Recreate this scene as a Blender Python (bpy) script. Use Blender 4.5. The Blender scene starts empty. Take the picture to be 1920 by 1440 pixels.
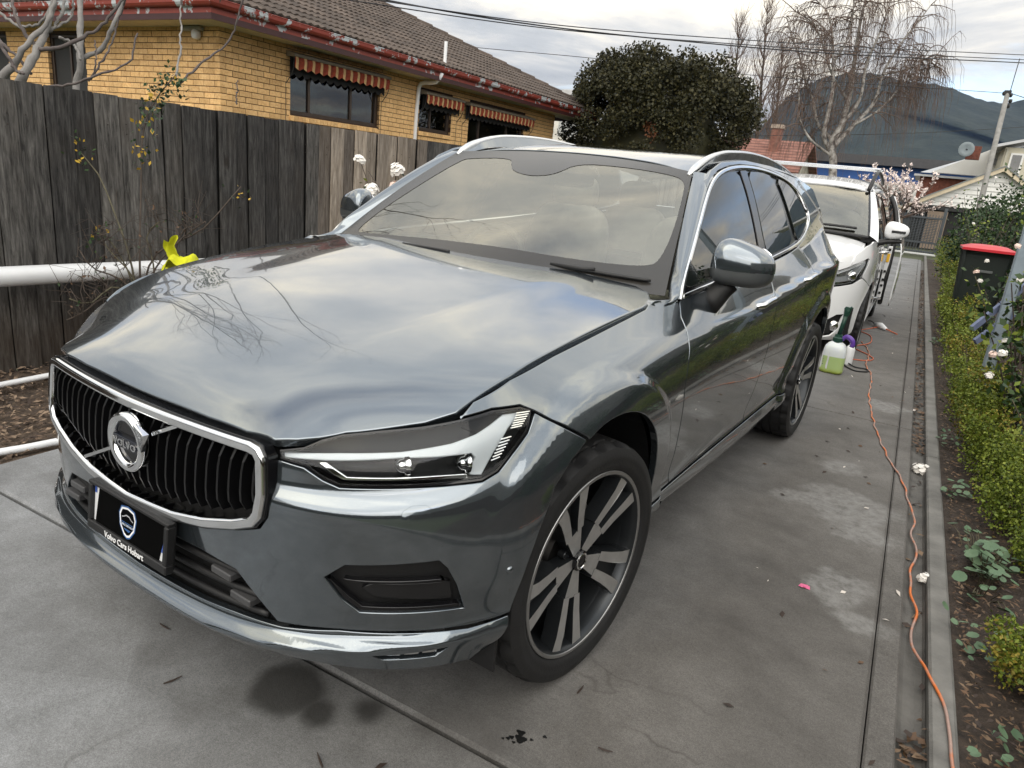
import bpy, math, random
import numpy as np
from mathutils import Vector, Matrix
from mathutils.geometry import delaunay_2d_cdt
random.seed(7); rng=np.random.default_rng(7)
SC=bpy.context.scene; COL=SC.collection
# ------------------------------------------------------------------ camera
YAW,PITCH,ROLL=0.559663675,0.292142209,0.100820555
CAMP=np.array([1.67196497,-0.83414381,1.44134721]); FPX=1321.44622
def cam_axes():
    cy,sy=math.cos(YAW),math.sin(YAW); cp,sp=math.cos(PITCH),math.sin(PITCH)
    f=np.array([-sy*cp,cy*cp,-sp]); r=np.array([cy,sy,0]); u=np.cross(r,f)
    cr,sr=math.cos(ROLL),math.sin(ROLL)
    return r*cr+u*sr,-r*sr+u*cr,f
_r,_u,_f=cam_axes()
cd=bpy.data.cameras.new('camera'); cam=bpy.data.objects.new('camera',cd); COL.objects.link(cam)
cam.matrix_world=Matrix(((_r[0],_u[0],-_f[0],CAMP[0]),(_r[1],_u[1],-_f[1],CAMP[1]),(_r[2],_u[2],-_f[2],CAMP[2]),(0,0,0,1)))
cd.sensor_width=36; cd.sensor_fit='HORIZONTAL'; cd.lens=FPX/1920*36; cd.clip_start=.05; cd.clip_end=20000
SC.camera=cam
# ------------------------------------------------------------------ sky, sun, exposure
SUN_EL,SUN_AZ=math.radians(34),math.radians(155)      # azimuth measured from +Y towards +X
W=bpy.data.worlds.new('World'); SC.world=W; W.use_nodes=True
nt=W.node_tree; nt.nodes.clear()
def wn(t,**k):
    n=nt.nodes.new(t)
    for a,b in k.items(): setattr(n,a,b)
    return n
def wmath(op,a,b=None):
    n=wn('ShaderNodeMath',operation=op)
    for i,v in enumerate((a,b)):
        if v is None: continue
        if isinstance(v,(int,float)): n.inputs[i].default_value=v
        else: nt.links.new(v,n.inputs[i])
    return n.outputs[0]
sky=wn('ShaderNodeTexSky',sky_type='NISHITA',sun_disc=False); sky.sun_elevation=SUN_EL; sky.sun_rotation=SUN_AZ
tc=wn('ShaderNodeTexCoord'); sep=wn('ShaderNodeSeparateXYZ'); nt.links.new(tc.outputs['Generated'],sep.inputs[0])
zz=wmath('ADD',wmath('MAXIMUM',sep.outputs[2],0.0),.10)
cmb=wn('ShaderNodeCombineXYZ'); nt.links.new(wmath('DIVIDE',sep.outputs[0],zz),cmb.inputs[0]); nt.links.new(wmath('DIVIDE',sep.outputs[1],zz),cmb.inputs[1])
def wnoise(scale,detail,rough,off,dist=0.):
    mp=wn('ShaderNodeMapping'); mp.inputs['Location'].default_value=off; nt.links.new(cmb.outputs[0],mp.inputs['Vector'])
    n=wn('ShaderNodeTexNoise'); n.inputs['Scale'].default_value=scale; n.inputs['Detail'].default_value=detail; n.inputs['Roughness'].default_value=rough; n.inputs['Distortion'].default_value=dist
    nt.links.new(mp.outputs[0],n.inputs['Vector']); return n.outputs[0]
def wramp(fac,stops):
    r=wn('ShaderNodeValToRGB'); e=r.color_ramp.elements
    while len(e)<len(stops): e.new(.5)
    for i,(p,c) in enumerate(stops): e[i].position=p; e[i].color=(*c,1)
    nt.links.new(fac,r.inputs[0]); return r.outputs[0]
cover=wramp(wnoise(.55,6,.55,(-6.2,3.3,0),.3),[(.31,(0,0,0)),(.45,(1,1,1))])
tone=wramp(wnoise(.9,7,.6,(4.7,-3.1,0),.4),[(.30,(2.1,2.2,2.32)),(.44,(2.75,2.82,2.88)),(.53,(3.75,3.65,3.45)),(.64,(5.7,5.2,4.2))])
mx=wn('ShaderNodeMix',data_type='RGBA'); nt.links.new(cover,mx.inputs[0]); 
skm=wn('ShaderNodeMix',data_type='RGBA',blend_type='MULTIPLY'); skm.inputs[0].default_value=1; nt.links.new(sky.outputs[0],skm.inputs[6]); skm.inputs[7].default_value=(1.,1.0,1.05,1)
nt.links.new(skm.outputs[2],mx.inputs[6])
grad=wmath('ADD',wmath('MULTIPLY',wmath('MAXIMUM',sep.outputs[2],0.0),1.55),.74)      # overcast: brighter overhead than at the horizon
tg=wn('ShaderNodeVectorMath',operation='SCALE'); nt.links.new(tone,tg.inputs[0]); nt.links.new(grad,tg.inputs['Scale']); nt.links.new(tg.outputs[0],mx.inputs[7])
bg=wn('ShaderNodeBackground'); bg.inputs[1].default_value=.15; nt.links.new(mx.outputs[2],bg.inputs[0])
wo=wn('ShaderNodeOutputWorld'); nt.links.new(bg.outputs[0],wo.inputs[0])
sd=bpy.data.lights.new('sun','SUN'); sd.energy=1.5; sd.angle=math.radians(75); sd.color=(1,.95,.87)
sun=bpy.data.objects.new('sun',sd); COL.objects.link(sun)
_d=Vector((math.sin(SUN_AZ)*math.cos(SUN_EL),math.cos(SUN_AZ)*math.cos(SUN_EL),math.sin(SUN_EL)))
sun.rotation_euler=_d.to_track_quat('Z','Y').to_euler(); sun.location=(0,0,30)
SC.view_settings.view_transform='Standard'; SC.view_settings.look='None'; SC.view_settings.gamma=1; SC.view_settings.exposure=0.75; SC.view_settings.use_curve_mapping=False
SC.render.engine='CYCLES'; SC.cycles.max_bounces=8; SC.cycles.transparent_max_bounces=24; SC.cycles.caustics_reflective=False; SC.cycles.caustics_refractive=False
SC.cycles.use_denoising=True
# ------------------------------------------------------------------ helpers
TH=math.radians(4.0); CT,ST_=math.cos(TH),math.sin(TH)
def L2W(p):                      # driveway frame (u right, w along, z up) to world
    p=np.asarray(p,float); o=np.empty_like(p); o[...,0]=p[...,0]*CT-p[...,1]*ST_; o[...,1]=p[...,0]*ST_+p[...,1]*CT
    if p.shape[-1]>2: o[...,2]=p[...,2]
    return o
WLOC={}
def root(name,loc,label,cat,group=None,rotz=0.,kind=None):
    o=bpy.data.objects.new(name,None); COL.objects.link(o); o.location=loc; o.rotation_euler=(0,0,rotz); o.empty_display_size=.1
    WLOC[o.name]=np.array(loc,float); tag(o,label,cat,group,kind); return o
def tag(o,label=None,cat=None,group=None,kind=None):
    if label: o['label']=label
    if cat: o['category']=cat
    if group: o['group']=group
    if kind: o['kind']=kind
    return o
def wloc(o):
    return WLOC.get(o.name,np.zeros(3)) if o is not None else np.zeros(3)
def mesh_data(name,V,F,mats,smooth=False,midx=None):
    me=bpy.data.meshes.new(name); V=np.asarray(V,float)
    me.from_pydata(V.tolist(),[],[list(map(int,f)) for f in F]); 
    for m in (mats if isinstance(mats,(list,tuple)) else [mats]): me.materials.append(m)
    if smooth: me.polygons.foreach_set('use_smooth',np.ones(len(me.polygons),bool))
    if midx is not None: me.polygons.foreach_set('material_index',np.asarray(midx,np.int32))
    me.update(); return me
def mk(name,V,F,mat,parent=None,smooth=False,midx=None,normals=None,sharp=None,local=False):
    V=np.asarray(V,float)
    if parent is not None: org=wloc(parent)
    elif local: org=np.zeros(3)
    else: org=np.array([(V[:,0].min()+V[:,0].max())/2,(V[:,1].min()+V[:,1].max())/2,V[:,2].min()])
    if local: org=np.zeros(3)
    me=mesh_data(name,V-org,F,mat,smooth,midx)
    if normals is not None: me.normals_split_custom_set_from_vertices(np.asarray(normals,float).tolist())
    elif sharp is not None and smooth:
        try: me.set_sharp_from_angle(angle=math.radians(sharp))
        except Exception: pass
    o=bpy.data.objects.new(name,me); COL.objects.link(o)
    if parent is not None: o.parent=parent; WLOC[o.name]=org
    else:
        if not local: o.location=org
        WLOC[o.name]=org
    return o
class MB:                        # collects several shapes into one mesh
    def __init__(s): s.V=[];s.F=[];s.M=[];s.n=0
    def add(s,V,F,m=0):
        V=np.asarray(V,float); s.V.append(V); s.F+= [[i+s.n for i in f] for f in F]; s.M+=[m]*len(F); s.n+=len(V); return s
    def build(s,name,mat,parent=None,**k):
        return mk(name,np.concatenate(s.V),s.F,mat,parent,midx=s.M if isinstance(mat,(list,tuple)) else None,**k)
BF=[(0,3,2,1),(4,5,6,7),(0,1,5,4),(1,2,6,5),(2,3,7,6),(3,0,4,7)]
def box(x0,x1,y0,y1,z0,z1):
    return np.array([(x0,y0,z0),(x1,y0,z0),(x1,y1,z0),(x0,y1,z0),(x0,y0,z1),(x1,y0,z1),(x1,y1,z1),(x0,y1,z1)],float),BF
def bbox(x0,x1,y0,y1,z0,z1,b=.004):       # box with chamfered long edges
    V=[];F=[]
    for z,i in ((z0,b),(z0+b,0),(z1-b,0),(z1,b)):
        V+=[(x0+b+i*0,y0+i,z),(x1-b,y0+i,z),(x1-i,y0+b,z),(x1-i,y1-b,z),(x1-b,y1-i,z),(x0+b,y1-i,z),(x0+i,y1-b,z),(x0+i,y0+b,z)]
    for r in range(3):
        for k in range(8): a=r*8+k;c=r*8+(k+1)%8; F.append((a,c,c+8,a+8))
    F.append(tuple(range(7,-1,-1))); F.append(tuple(range(24,32))); return np.array(V,float),F
def tube(path,r,seg=8,cap=True,closed=False):
    P=np.asarray(path,float); n=len(P); R=np.broadcast_to(np.asarray(r,float),(n,))
    T=np.gradient(P,axis=0) if not closed else np.roll(P,-1,0)-np.roll(P,1,0)
    T/=np.linalg.norm(T,axis=1)[:,None]+1e-12
    ref=np.array([0,0,1.]) if abs(T[0][2])<.9 else np.array([1.,0,0]); nrm=np.cross(T[0],ref); nrm/=np.linalg.norm(nrm)
    a=np.linspace(0,2*np.pi,seg,endpoint=False); V=[]
    for i in range(n):
        nrm=nrm-T[i]*(nrm@T[i]); nrm/=np.linalg.norm(nrm)+1e-12; b=np.cross(T[i],nrm)
        V.append(P[i]+R[i]*(np.cos(a)[:,None]*nrm+np.sin(a)[:,None]*b))
    V=np.concatenate(V); F=[]
    for i in range(n if closed else n-1):
        j=(i+1)%n
        for k in range(seg): F.append((i*seg+k,i*seg+(k+1)%seg,j*seg+(k+1)%seg,j*seg+k))
    if cap and not closed: F.append(tuple(range(seg-1,-1,-1))); F.append(tuple((n-1)*seg+k for k in range(seg)))
    return V,F
def lathe(prof,seg=32,axis='z'):           # prof (r,h)
    p=np.asarray(prof,float); a=np.linspace(0,2*np.pi,seg,endpoint=False); n=len(p)
    V=np.zeros((n,seg,3)); V[...,0]=p[:,0:1]*np.cos(a); V[...,1]=p[:,0:1]*np.sin(a); V[...,2]=p[:,1:2]
    if axis=='x': V=V[...,[2,0,1]]
    if axis=='y': V=V[...,[1,2,0]]
    F=[(i*seg+k,i*seg+(k+1)%seg,(i+1)*seg+(k+1)%seg,(i+1)*seg+k) for i in range(n-1) for k in range(seg)]
    return V.reshape(-1,3),F
def sphere(c,r,seg=10,rings=6,sq=(1,1,1)):
    t=np.linspace(0,np.pi,rings+1); V,F=lathe([(max(math.sin(x),1e-4),-math.cos(x)) for x in t],seg); return V*r*np.array(sq)+np.array(c),F
def spline(P,n):                           # Catmull-Rom through points
    P=np.asarray(P,float); d=np.r_[0,np.cumsum(np.linalg.norm(np.diff(P,axis=0),axis=1)+1e-9)]
    return hermite(d,P,np.linspace(0,d[-1],n))
def resample(P,step,closed=True):
    P=np.asarray(P,float); Q=np.concatenate([P,P[:1]]) if closed else P; out=[]
    for a,b in zip(Q[:-1],Q[1:]):
        k=max(1,int(math.ceil(np.linalg.norm(b-a)/step))); out+= [a+(b-a)*i/k for i in range(k)]
    if not closed: out.append(Q[-1])
    return np.array(out)
def chaikin(P,n=2,closed=True):
    P=np.asarray(P,float)
    for _ in range(n):
        Q=np.roll(P,-1,0); P=np.stack([.75*P+.25*Q,.25*P+.75*Q],1).reshape(-1,P.shape[1])
    return P
def area2(P): x,y=P[:,0],P[:,1]; return .5*(x*np.roll(y,-1)-np.roll(x,-1)*y).sum()
def offset2(P,d):                          # inward offset of a CCW polygon
    e1=P-np.roll(P,1,0); e2=np.roll(P,-1,0)-P; e1/=np.linalg.norm(e1,axis=1)[:,None]+1e-12; e2/=np.linalg.norm(e2,axis=1)[:,None]+1e-12
    n1=np.stack([-e1[:,1],e1[:,0]],1); n2=np.stack([-e2[:,1],e2[:,0]],1); m=n1+n2; l=np.linalg.norm(m,axis=1)[:,None]+1e-9; m/=l
    c=np.clip((m*n1).sum(1),.45,1)[:,None]; return P+m*d/c
def inpoly(P,q):
    x,y=q[:,0],q[:,1]; r=np.zeros(len(q),bool); X,Y=P[:,0],P[:,1]; X2,Y2=np.roll(X,-1),np.roll(Y,-1)
    for a,b,c,d in zip(X,Y,X2,Y2):
        k=(b>y)!=(d>y)
        if b!=d: r^=k&(x<(c-a)*(y-b)/(d-b)+a)
    return r
def dist2poly(P,q):
    A=P;Bq=np.roll(P,-1,0);D=Bq-A; L=(D**2).sum(1)+1e-12; best=np.full(len(q),1e9)
    for a,d,l in zip(A,D,L):
        t=np.clip(((q-a)@d)/l,0,1); best=np.minimum(best,np.linalg.norm(q-a-t[:,None]*d,axis=1))
    return best
def patch(name,surf,outl,mat,parent,step=.03,holes=(),sgn=1,mirror=False,gap=.002,bev=.003,fl=.012,off=0.,rnd=0):
    o=np.array(outl,float)
    if area2(o)<0: o=o[::-1]
    if rnd: o=chaikin(o,rnd)
    o=resample(o,step); o=offset2(o,gap+bev); H=[]
    for h in holes:
        h=np.array(h,float)
        if area2(h)>0: h=h[::-1]
        if rnd: h=chaikin(h,rnd)
        H.append(offset2(resample(h,step),gap+bev))
    loops=[o]+H; lo=o.min(0);hi=o.max(0)
    gx=np.arange(lo[0],hi[0],step); gy=np.arange(lo[1],hi[1],step*.87); X,Y=np.meshgrid(gx,gy); X=X+np.where(np.arange(len(gy))%2,.5*step,0)[:,None]
    q=np.stack([X.ravel(),Y.ravel()],1); q=q[inpoly(o,q)]
    for h in H: q=q[~inpoly(h,q)]
    for l in loops:
        if len(q): q=q[dist2poly(l,q)>.45*step]
    pts=np.concatenate(loops+[q]); E=[];b=0
    for l in loops: E+=[(b+i,b+(i+1)%len(l)) for i in range(len(l))]; b+=len(l)
    r=delaunay_2d_cdt([Vector(p) for p in pts],E,[],0,1e-7)
    uv=np.array([tuple(v) for v in r[0]]); T=np.array([t for t in r[2]]); c=uv[T].mean(1); k=inpoly(o,c)
    for h in H: k&=~inpoly(h,c)
    T=T[k]
    def ev(a):
        e=.004; p=surf(a[:,0],a[:,1]); du=surf(a[:,0]+e,a[:,1])-surf(a[:,0]-e,a[:,1]); dv=surf(a[:,0],a[:,1]+e)-surf(a[:,0],a[:,1]-e)
        n=np.cross(du,dv)*sgn; n/=np.linalg.norm(n,axis=1)[:,None]+1e-12; return p+n*off,n
    V,N=ev(uv); Fc=[tuple(t) for t in T]
    Vs=[V];Ns=[N];nb=len(V)
    for l in loops:
        p,n=ev(l); t=np.roll(p,-1,0)-np.roll(p,1,0); t/=np.linalg.norm(t,axis=1)[:,None]+1e-12; out=np.cross(t,n)*sgn; out/=np.linalg.norm(out,axis=1)[:,None]+1e-12
        m=len(l); ang=[0,.5,1.05,1.5708]; rings=[(p+out*bev*math.sin(a)-n*bev*(1-math.cos(a)),n*math.cos(a)+out*math.sin(a)) for a in ang]
        rings.append((rings[-1][0]-n*fl,out))
        for i,(a,c) in enumerate(rings):
            Vs.append(a);Ns.append(c)
            if i:
                for j in range(m): f=(nb+(i-1)*m+j,nb+i*m+j,nb+i*m+(j+1)%m,nb+(i-1)*m+(j+1)%m); Fc.append(f if sgn>0 else f[::-1])
        nb+=m*len(rings)
    V=np.concatenate(Vs);N=np.concatenate(Ns)
    # triangle winding so that the geometric normal follows N
    fa=np.array([f[:3] for f in Fc]); g=np.cross(V[fa[:,1]]-V[fa[:,0]],V[fa[:,2]]-V[fa[:,0]]); s=(g*N[fa].mean(1)).sum(1)<0
    Fc=[f[::-1] if w else f for f,w in zip(Fc,s)]
    if mirror: V=V*[-1,1,1]; N=N*[-1,1,1]; Fc=[f[::-1] for f in Fc]
    return mk(name,V,Fc,mat,parent,smooth=True,normals=N)
# ------------------------------------------------------------------ materials
class NT:
    def __init__(s,name):
        s.m=bpy.data.materials.new(name); s.m.use_nodes=True; s.t=s.m.node_tree; s.t.nodes.clear(); s.out=s.n('ShaderNodeOutputMaterial')
    def n(s,t,**k):
        n=s.t.nodes.new(t)
        for a,b in k.items(): setattr(n,a,b)
        return n
    def l(s,a,b): s.t.links.new(a,b)
    def set(s,n,i,v):
        if v is None: return
        if hasattr(v,'links') or isinstance(v,bpy.types.NodeSocket): s.l(v,n.inputs[i])
        else: n.inputs[i].default_value=(*v,1) if isinstance(v,(tuple,list)) and len(v)==3 and n.inputs[i].type=='RGBA' else v
    def coord(s,kind='Object',scale=(1,1,1),loc=(0,0,0),rot=(0,0,0)):
        c=s.n('ShaderNodeTexCoord') if kind!='World' else None
        src=c.outputs[kind] if c else s.n('ShaderNodeNewGeometry').outputs['Position']
        m=s.n('ShaderNodeMapping'); m.inputs['Scale'].default_value=scale; m.inputs['Location'].default_value=loc; m.inputs['Rotation'].default_value=rot; s.l(src,m.inputs[0]); return m.outputs[0]
    def noise(s,vec,scale,detail=4,rough=.55,dist=0.):
        n=s.n('ShaderNodeTexNoise'); s.l(vec,n.inputs['Vector']); n.inputs['Scale'].default_value=scale; n.inputs['Detail'].default_value=detail; n.inputs['Roughness'].default_value=rough; n.inputs['Distortion'].default_value=dist; return n.outputs[0]
    def ramp(s,f,stops):
        r=s.n('ShaderNodeValToRGB'); e=r.color_ramp.elements
        while len(e)<len(stops): e.new(.5)
        for i,(p,c) in enumerate(stops): e[i].position=p; e[i].color=(*c,1) if not isinstance(c,(int,float)) else (c,c,c,1)
        s.l(f,r.inputs[0]); return r.outputs[0]
    def math(s,op,a,b=None,clamp=False):
        n=s.n('ShaderNodeMath',operation=op,use_clamp=clamp); s.set(n,0,a); s.set(n,1,b); return n.outputs[0]
    def mix(s,f,a,b,blend='MIX'):
        n=s.n('ShaderNodeMix',data_type='RGBA',blend_type=blend); s.set(n,0,f); s.set(n,6,a); s.set(n,7,b); return n.outputs[2]
    def bump(s,h,strength=.3,dist=.01):
        n=s.n('ShaderNodeBump'); n.inputs['Strength'].default_value=strength; n.inputs['Distance'].default_value=dist; s.l(h,n.inputs['Height']); return n.outputs[0]
    def bsdf(s,color,rough=.5,metal=0.,normal=None,coat=0.,coatr=.03,coati=1.5,spec=None,trans=None,emit=None,es=0,sub=None):
        b=s.n('ShaderNodeBsdfPrincipled'); s.set(b,'Base Color',color); s.set(b,'Roughness',rough); s.set(b,'Metallic',metal)
        if normal is not None: s.l(normal,b.inputs['Normal'])
        b.inputs['Coat Weight'].default_value=coat; b.inputs['Coat IOR'].default_value=coati; b.inputs['Coat Roughness'].default_value=coatr
        if spec is not None: b.inputs['Specular IOR Level'].default_value=spec
        if trans is not None: b.inputs['Transmission Weight'].default_value=trans
        if emit is not None: s.set(b,'Emission Color',emit); b.inputs['Emission Strength'].default_value=es
        return b.outputs[0]
    def done(s,sh): s.l(sh,s.out.inputs[0]); return s.m
def M(name,c,rough=.5,metal=0.,var=.12,scale=6.,bump=0.,bscale=60.,coat=0.,spec=None,coord='Object',rvar=.0,perobj=0.):
    t=NT(name); v=t.coord(coord); f=t.noise(v,scale); a=tuple(x*(1-var) for x in c); b=tuple(min(1,x*(1+var)) for x in c)
    col=t.ramp(f,[(.3,a),(.7,b)])
    if perobj:
        oi=t.n('ShaderNodeObjectInfo'); g=t.ramp(oi.outputs['Random'],[(0,1-perobj),(1,1+perobj)]); col=t.mix(1.,col,g,'MULTIPLY')
    nr=t.bump(t.noise(v,bscale,5),bump,.01) if bump else None
    r=rough if not rvar else t.math('MULTIPLY_ADD',f,rvar) 
    if rvar: 
        n=t.n('ShaderNodeMath',operation='MULTIPLY_ADD'); t.l(f,n.inputs[0]); n.inputs[1].default_value=rvar; n.inputs[2].default_value=rough-rvar*.5; r=n.outputs[0]
    return t.done(t.bsdf(col,r,metal,nr,coat,spec=spec))
def glassM(name,tint=(.8,.85,.83),ior=1.5,rough=.0,gl=(1,1,1)):
    t=NT(name); fr=t.n('ShaderNodeFresnel'); fr.inputs[0].default_value=ior; g=t.n('ShaderNodeBsdfGlossy'); g.inputs['Roughness'].default_value=rough; g.inputs['Color'].default_value=(*gl,1)
    tr=t.n('ShaderNodeBsdfTransparent'); v=t.noise(t.coord(),3.,2); c=t.mix(t.math('MULTIPLY',v,.15),tint,tuple(x*.8 for x in tint)); t.l(c,tr.inputs[0])
    mxs=t.n('ShaderNodeMixShader'); t.l(fr.outputs[0],mxs.inputs[0]); t.l(tr.outputs[0],mxs.inputs[1]); t.l(g.outputs[0],mxs.inputs[2]); return t.done(mxs.outputs[0])
# ---- body surface of the grey car: plan curve + inset profiles -------------
def hermite(xk, yk, x):
    xk=np.asarray(xk,float); yk=np.asarray(yk,float); x=np.asarray(x,float)
    one = yk.ndim==1
    if one: yk=yk[:,None]
    h=np.diff(xk); d=np.diff(yk,axis=0)/h[:,None]
    m=np.zeros_like(yk); m[0]=d[0]; m[-1]=d[-1]
    m[1:-1]=(d[:-1]*h[1:,None]+d[1:]*h[:-1,None])/(h[:-1]+h[1:])[:,None]
    i=np.clip(np.searchsorted(xk,x)-1,0,len(xk)-2); t=((x-xk[i])/h[i])[...,None]; hh=h[i][...,None]
    r=(2*t**3-3*t**2+1)*yk[i]+(t**3-2*t**2+t)*hh*m[i]+(-2*t**3+3*t**2)*yk[i+1]+(t**3-t**2)*hh*m[i+1]
    return r[...,0] if one else r
def sstep(a,b,x):
    t=np.clip((x-a)/(b-a),0,1); return t*t*(3-2*t)
def blur1(A,sig,ax):
    n=int(3*sig)+1; k=np.exp(-.5*(np.arange(-n,n+1)/sig)**2); k/=k.sum()
    A=np.moveaxis(A,ax,0); P=np.concatenate([2*A[0]-A[n:0:-1],A,2*A[-1]-A[-2:-n-2:-1]],0)
    R=sum(k[j]*P[j:j+len(A)] for j in range(2*n+1)); return np.moveaxis(R,0,ax)
PLAN=np.array([(0,.04),(.15,.042),(.3,.052),(.45,.075),(.57,.115),(.69,.185),(.80,.285),(.875,.39),(.918,.50),(.938,.65),(.947,.82),(.95,1.1),(.95,1.6),(.95,2.1),(.95,2.6),(.95,3.2),(.945,3.7),(.93,4.1),(.88,4.38),(.77,4.55),(.5,4.65),(0,4.69)])
class Belt:
    ST=[('x',0,[(.245,.03),(.297,-.012),(.343,.010),(.43,.02),(.55,.012),(.66,.02),(.76,.03),(.85,.075)]),
        ('x',.45,[(.258,.03),(.308,-.012),(.355,.012),(.44,.015),(.55,.010),(.675,.010),(.718,.030),(.87,.085)]),
        ('x',.70,[(.27,.012),(.338,-.010),(.372,.014),(.46,.008),(.57,.0),(.678,.006),(.72,.036),(.90,.14)]),
        ('x',.80,[(.26,.010),(.343,-.008),(.376,.018),(.47,.005),(.60,.0),(.692,.006),(.735,.036),(.915,.13)]),
        ('x',.87,[(.255,.03),(.348,.0),(.39,.012),(.50,.003),(.64,.0),(.715,.010),(.765,.036),(.945,.13)]),
        ('y',.62,[(.27,.05),(.345,.015),(.42,.018),(.54,.006),(.70,0),(.80,.012),(.89,.055),(.975,.14)]),
        ('y',.85,[(.28,.06),(.36,.02),(.45,.02),(.58,.01),(.75,0),(.86,.006),(.93,.045),(1.01,.145)]),
        ('y',1.25,[(.28,.07),(.36,.03),(.45,.035),(.58,.018),(.75,.0),(.90,.004),(.97,.035),(1.065,.135)]),
        ('y',1.6,[(.275,.065),(.35,.03),(.445,.043),(.58,.022),(.78,.0),(.935,.003),(.99,.03),(1.10,.10)]),
        ('y',2.4,[(.27,.06),(.34,.03),(.44,.045),(.58,.022),(.80,.002),(.965,.002),(1.02,.028),(1.15,.09)]),
        ('y',3.2,[(.27,.06),(.34,.03),(.44,.045),(.58,.025),(.82,.004),(1.02,.0),(1.07,.03),(1.215,.115)]),
        ('y',3.74,[(.30,.06),(.37,.03),(.47,.03),(.60,.02),(.85,.002),(1.06,.0),(1.10,.042),(1.29,.19)]),
        ('y',4.3,[(.32,.06),(.38,.02),(.5,.02),(.62,.01),(.85,.005),(1.08,0),(1.12,.036),(1.34,.18)]),
        ('r',.5,[(.34,.08),(.4,.03),(.5,0),(.62,.0),(.85,.03),(1.05,.04),(1.12,.06),(1.34,.14)]),
        ('r',0,[(.34,.08),(.4,.03),(.5,0),(.62,.0),(.85,.03),(1.05,.04),(1.12,.06),(1.34,.14)])]
    def __init__(s,NS=700,NV=320):
        d=np.r_[0,np.cumsum(np.linalg.norm(np.diff(PLAN,axis=0),axis=1))]
        t=np.linspace(0,d[-1],4000); C=hermite(d,PLAN,t)
        C=blur1(C,50,0); C[0,0]=0;C[-1,0]=0
        L=np.r_[0,np.cumsum(np.linalg.norm(np.diff(C,axis=0),axis=1))]; s.L=L[-1]
        s.S=np.linspace(0,s.L,NS); s.C=np.stack([np.interp(s.S,L,C[:,i]) for i in(0,1)],-1)
        T=np.gradient(s.C,axis=0); T/=np.linalg.norm(T,axis=1)[:,None]; s.N=np.stack([T[:,1],-T[:,0]],-1)
        s.N=blur1(s.N,4,0)
        ks=[];tab=[]
        imid=NS//2
        for kd,v,p in s.ST:
            if kd=='x': i=np.argmin(abs(s.C[:300,0]-v)) 
            elif kd=='y': i=np.argmin(abs(s.C[:,1]-v)+10*(s.C[:,0]<.8))
            else: i=imid+np.argmin(abs(s.C[imid:,0]-v))
            p=np.array(p,float)
            if v<.9 and kd=='x': p=np.concatenate([p[:2],[p[1]+[.014,.001]],[p[2]+[.0,.004]],p[3:]])      # crisp shelf above the lip edge
            else: p=np.concatenate([p[:2],[.5*(p[1]+p[2])],p[2:]])
            fr=.22 if (v<.9 and kd=='x') else .42; p=np.concatenate([p[:-1],[p[-2]+(p[-1]-p[-2])*np.array([.42,fr])],p[-1:]])
            ks.append(s.S[i]); tab.append(p)
        tab=np.array(tab)                        # K,8,2
        ks=np.array(ks)
        K=hermite(ks,tab.reshape(len(ks),-1),s.S).reshape(NS,10,2)
        V=np.linspace(0,9,NV); G=np.stack([hermite(np.arange(10),K[i],V) for i in range(NS)])  # NS,NV,2
        G=blur1(G,14,0); G=blur1(G,2.6,1)
        s.z0=G[:,0,0]; s.z1=G[:,-1,0]; s.NT=300
        tz=np.linspace(0,1,s.NT); s.G=np.zeros((NS,s.NT))
        for i in range(NS): s.G[i]=np.interp(s.z0[i]+tz*(s.z1[i]-s.z0[i]),np.maximum.accumulate(G[i,:,0]),G[i,:,1])
        s.NS=NS
    def __call__(s,u,z,extra=True):
        u=np.asarray(u,float);z=np.asarray(z,float)
        a=np.clip(u/s.L*(s.NS-1),0,s.NS-1.001); i=a.astype(int); f=a-i
        z0=s.z0[i]*(1-f)+s.z0[i+1]*f; z1=s.z1[i]*(1-f)+s.z1[i+1]*f
        b=np.clip((z-z0)/(z1-z0)*(s.NT-1),0,s.NT-1.001); j=b.astype(int); g=b-j
        I=(s.G[i,j]*(1-g)+s.G[i,j+1]*g)*(1-f)+(s.G[i+1,j]*(1-g)+s.G[i+1,j+1]*g)*f
        C=s.C[i]*(1-f)[...,None]+s.C[i+1]*f[...,None]; N=s.N[i]*(1-f)[...,None]+s.N[i+1]*f[...,None]
        if extra:
            for cy in (.865,3.737):
                r=np.hypot(C[...,1]-cy,z-.37)
                I=I-.018*sstep(.580,.538,r)*sstep(.85,.945,C[...,0])*sstep(.26,.34,z)
        x=C[...,0]-N[...,0]*I; y=C[...,1]-N[...,1]*I
        return np.stack([x,y,z+0*x],-1)
    def s_at(s,x=None,y=None):
        if x is not None: return s.S[np.argmin(abs(s.C[:200,0]-x))]
        return s.S[np.argmin(abs(s.C[:,1]-y)+10*(s.C[:,0]<.75))]
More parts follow.
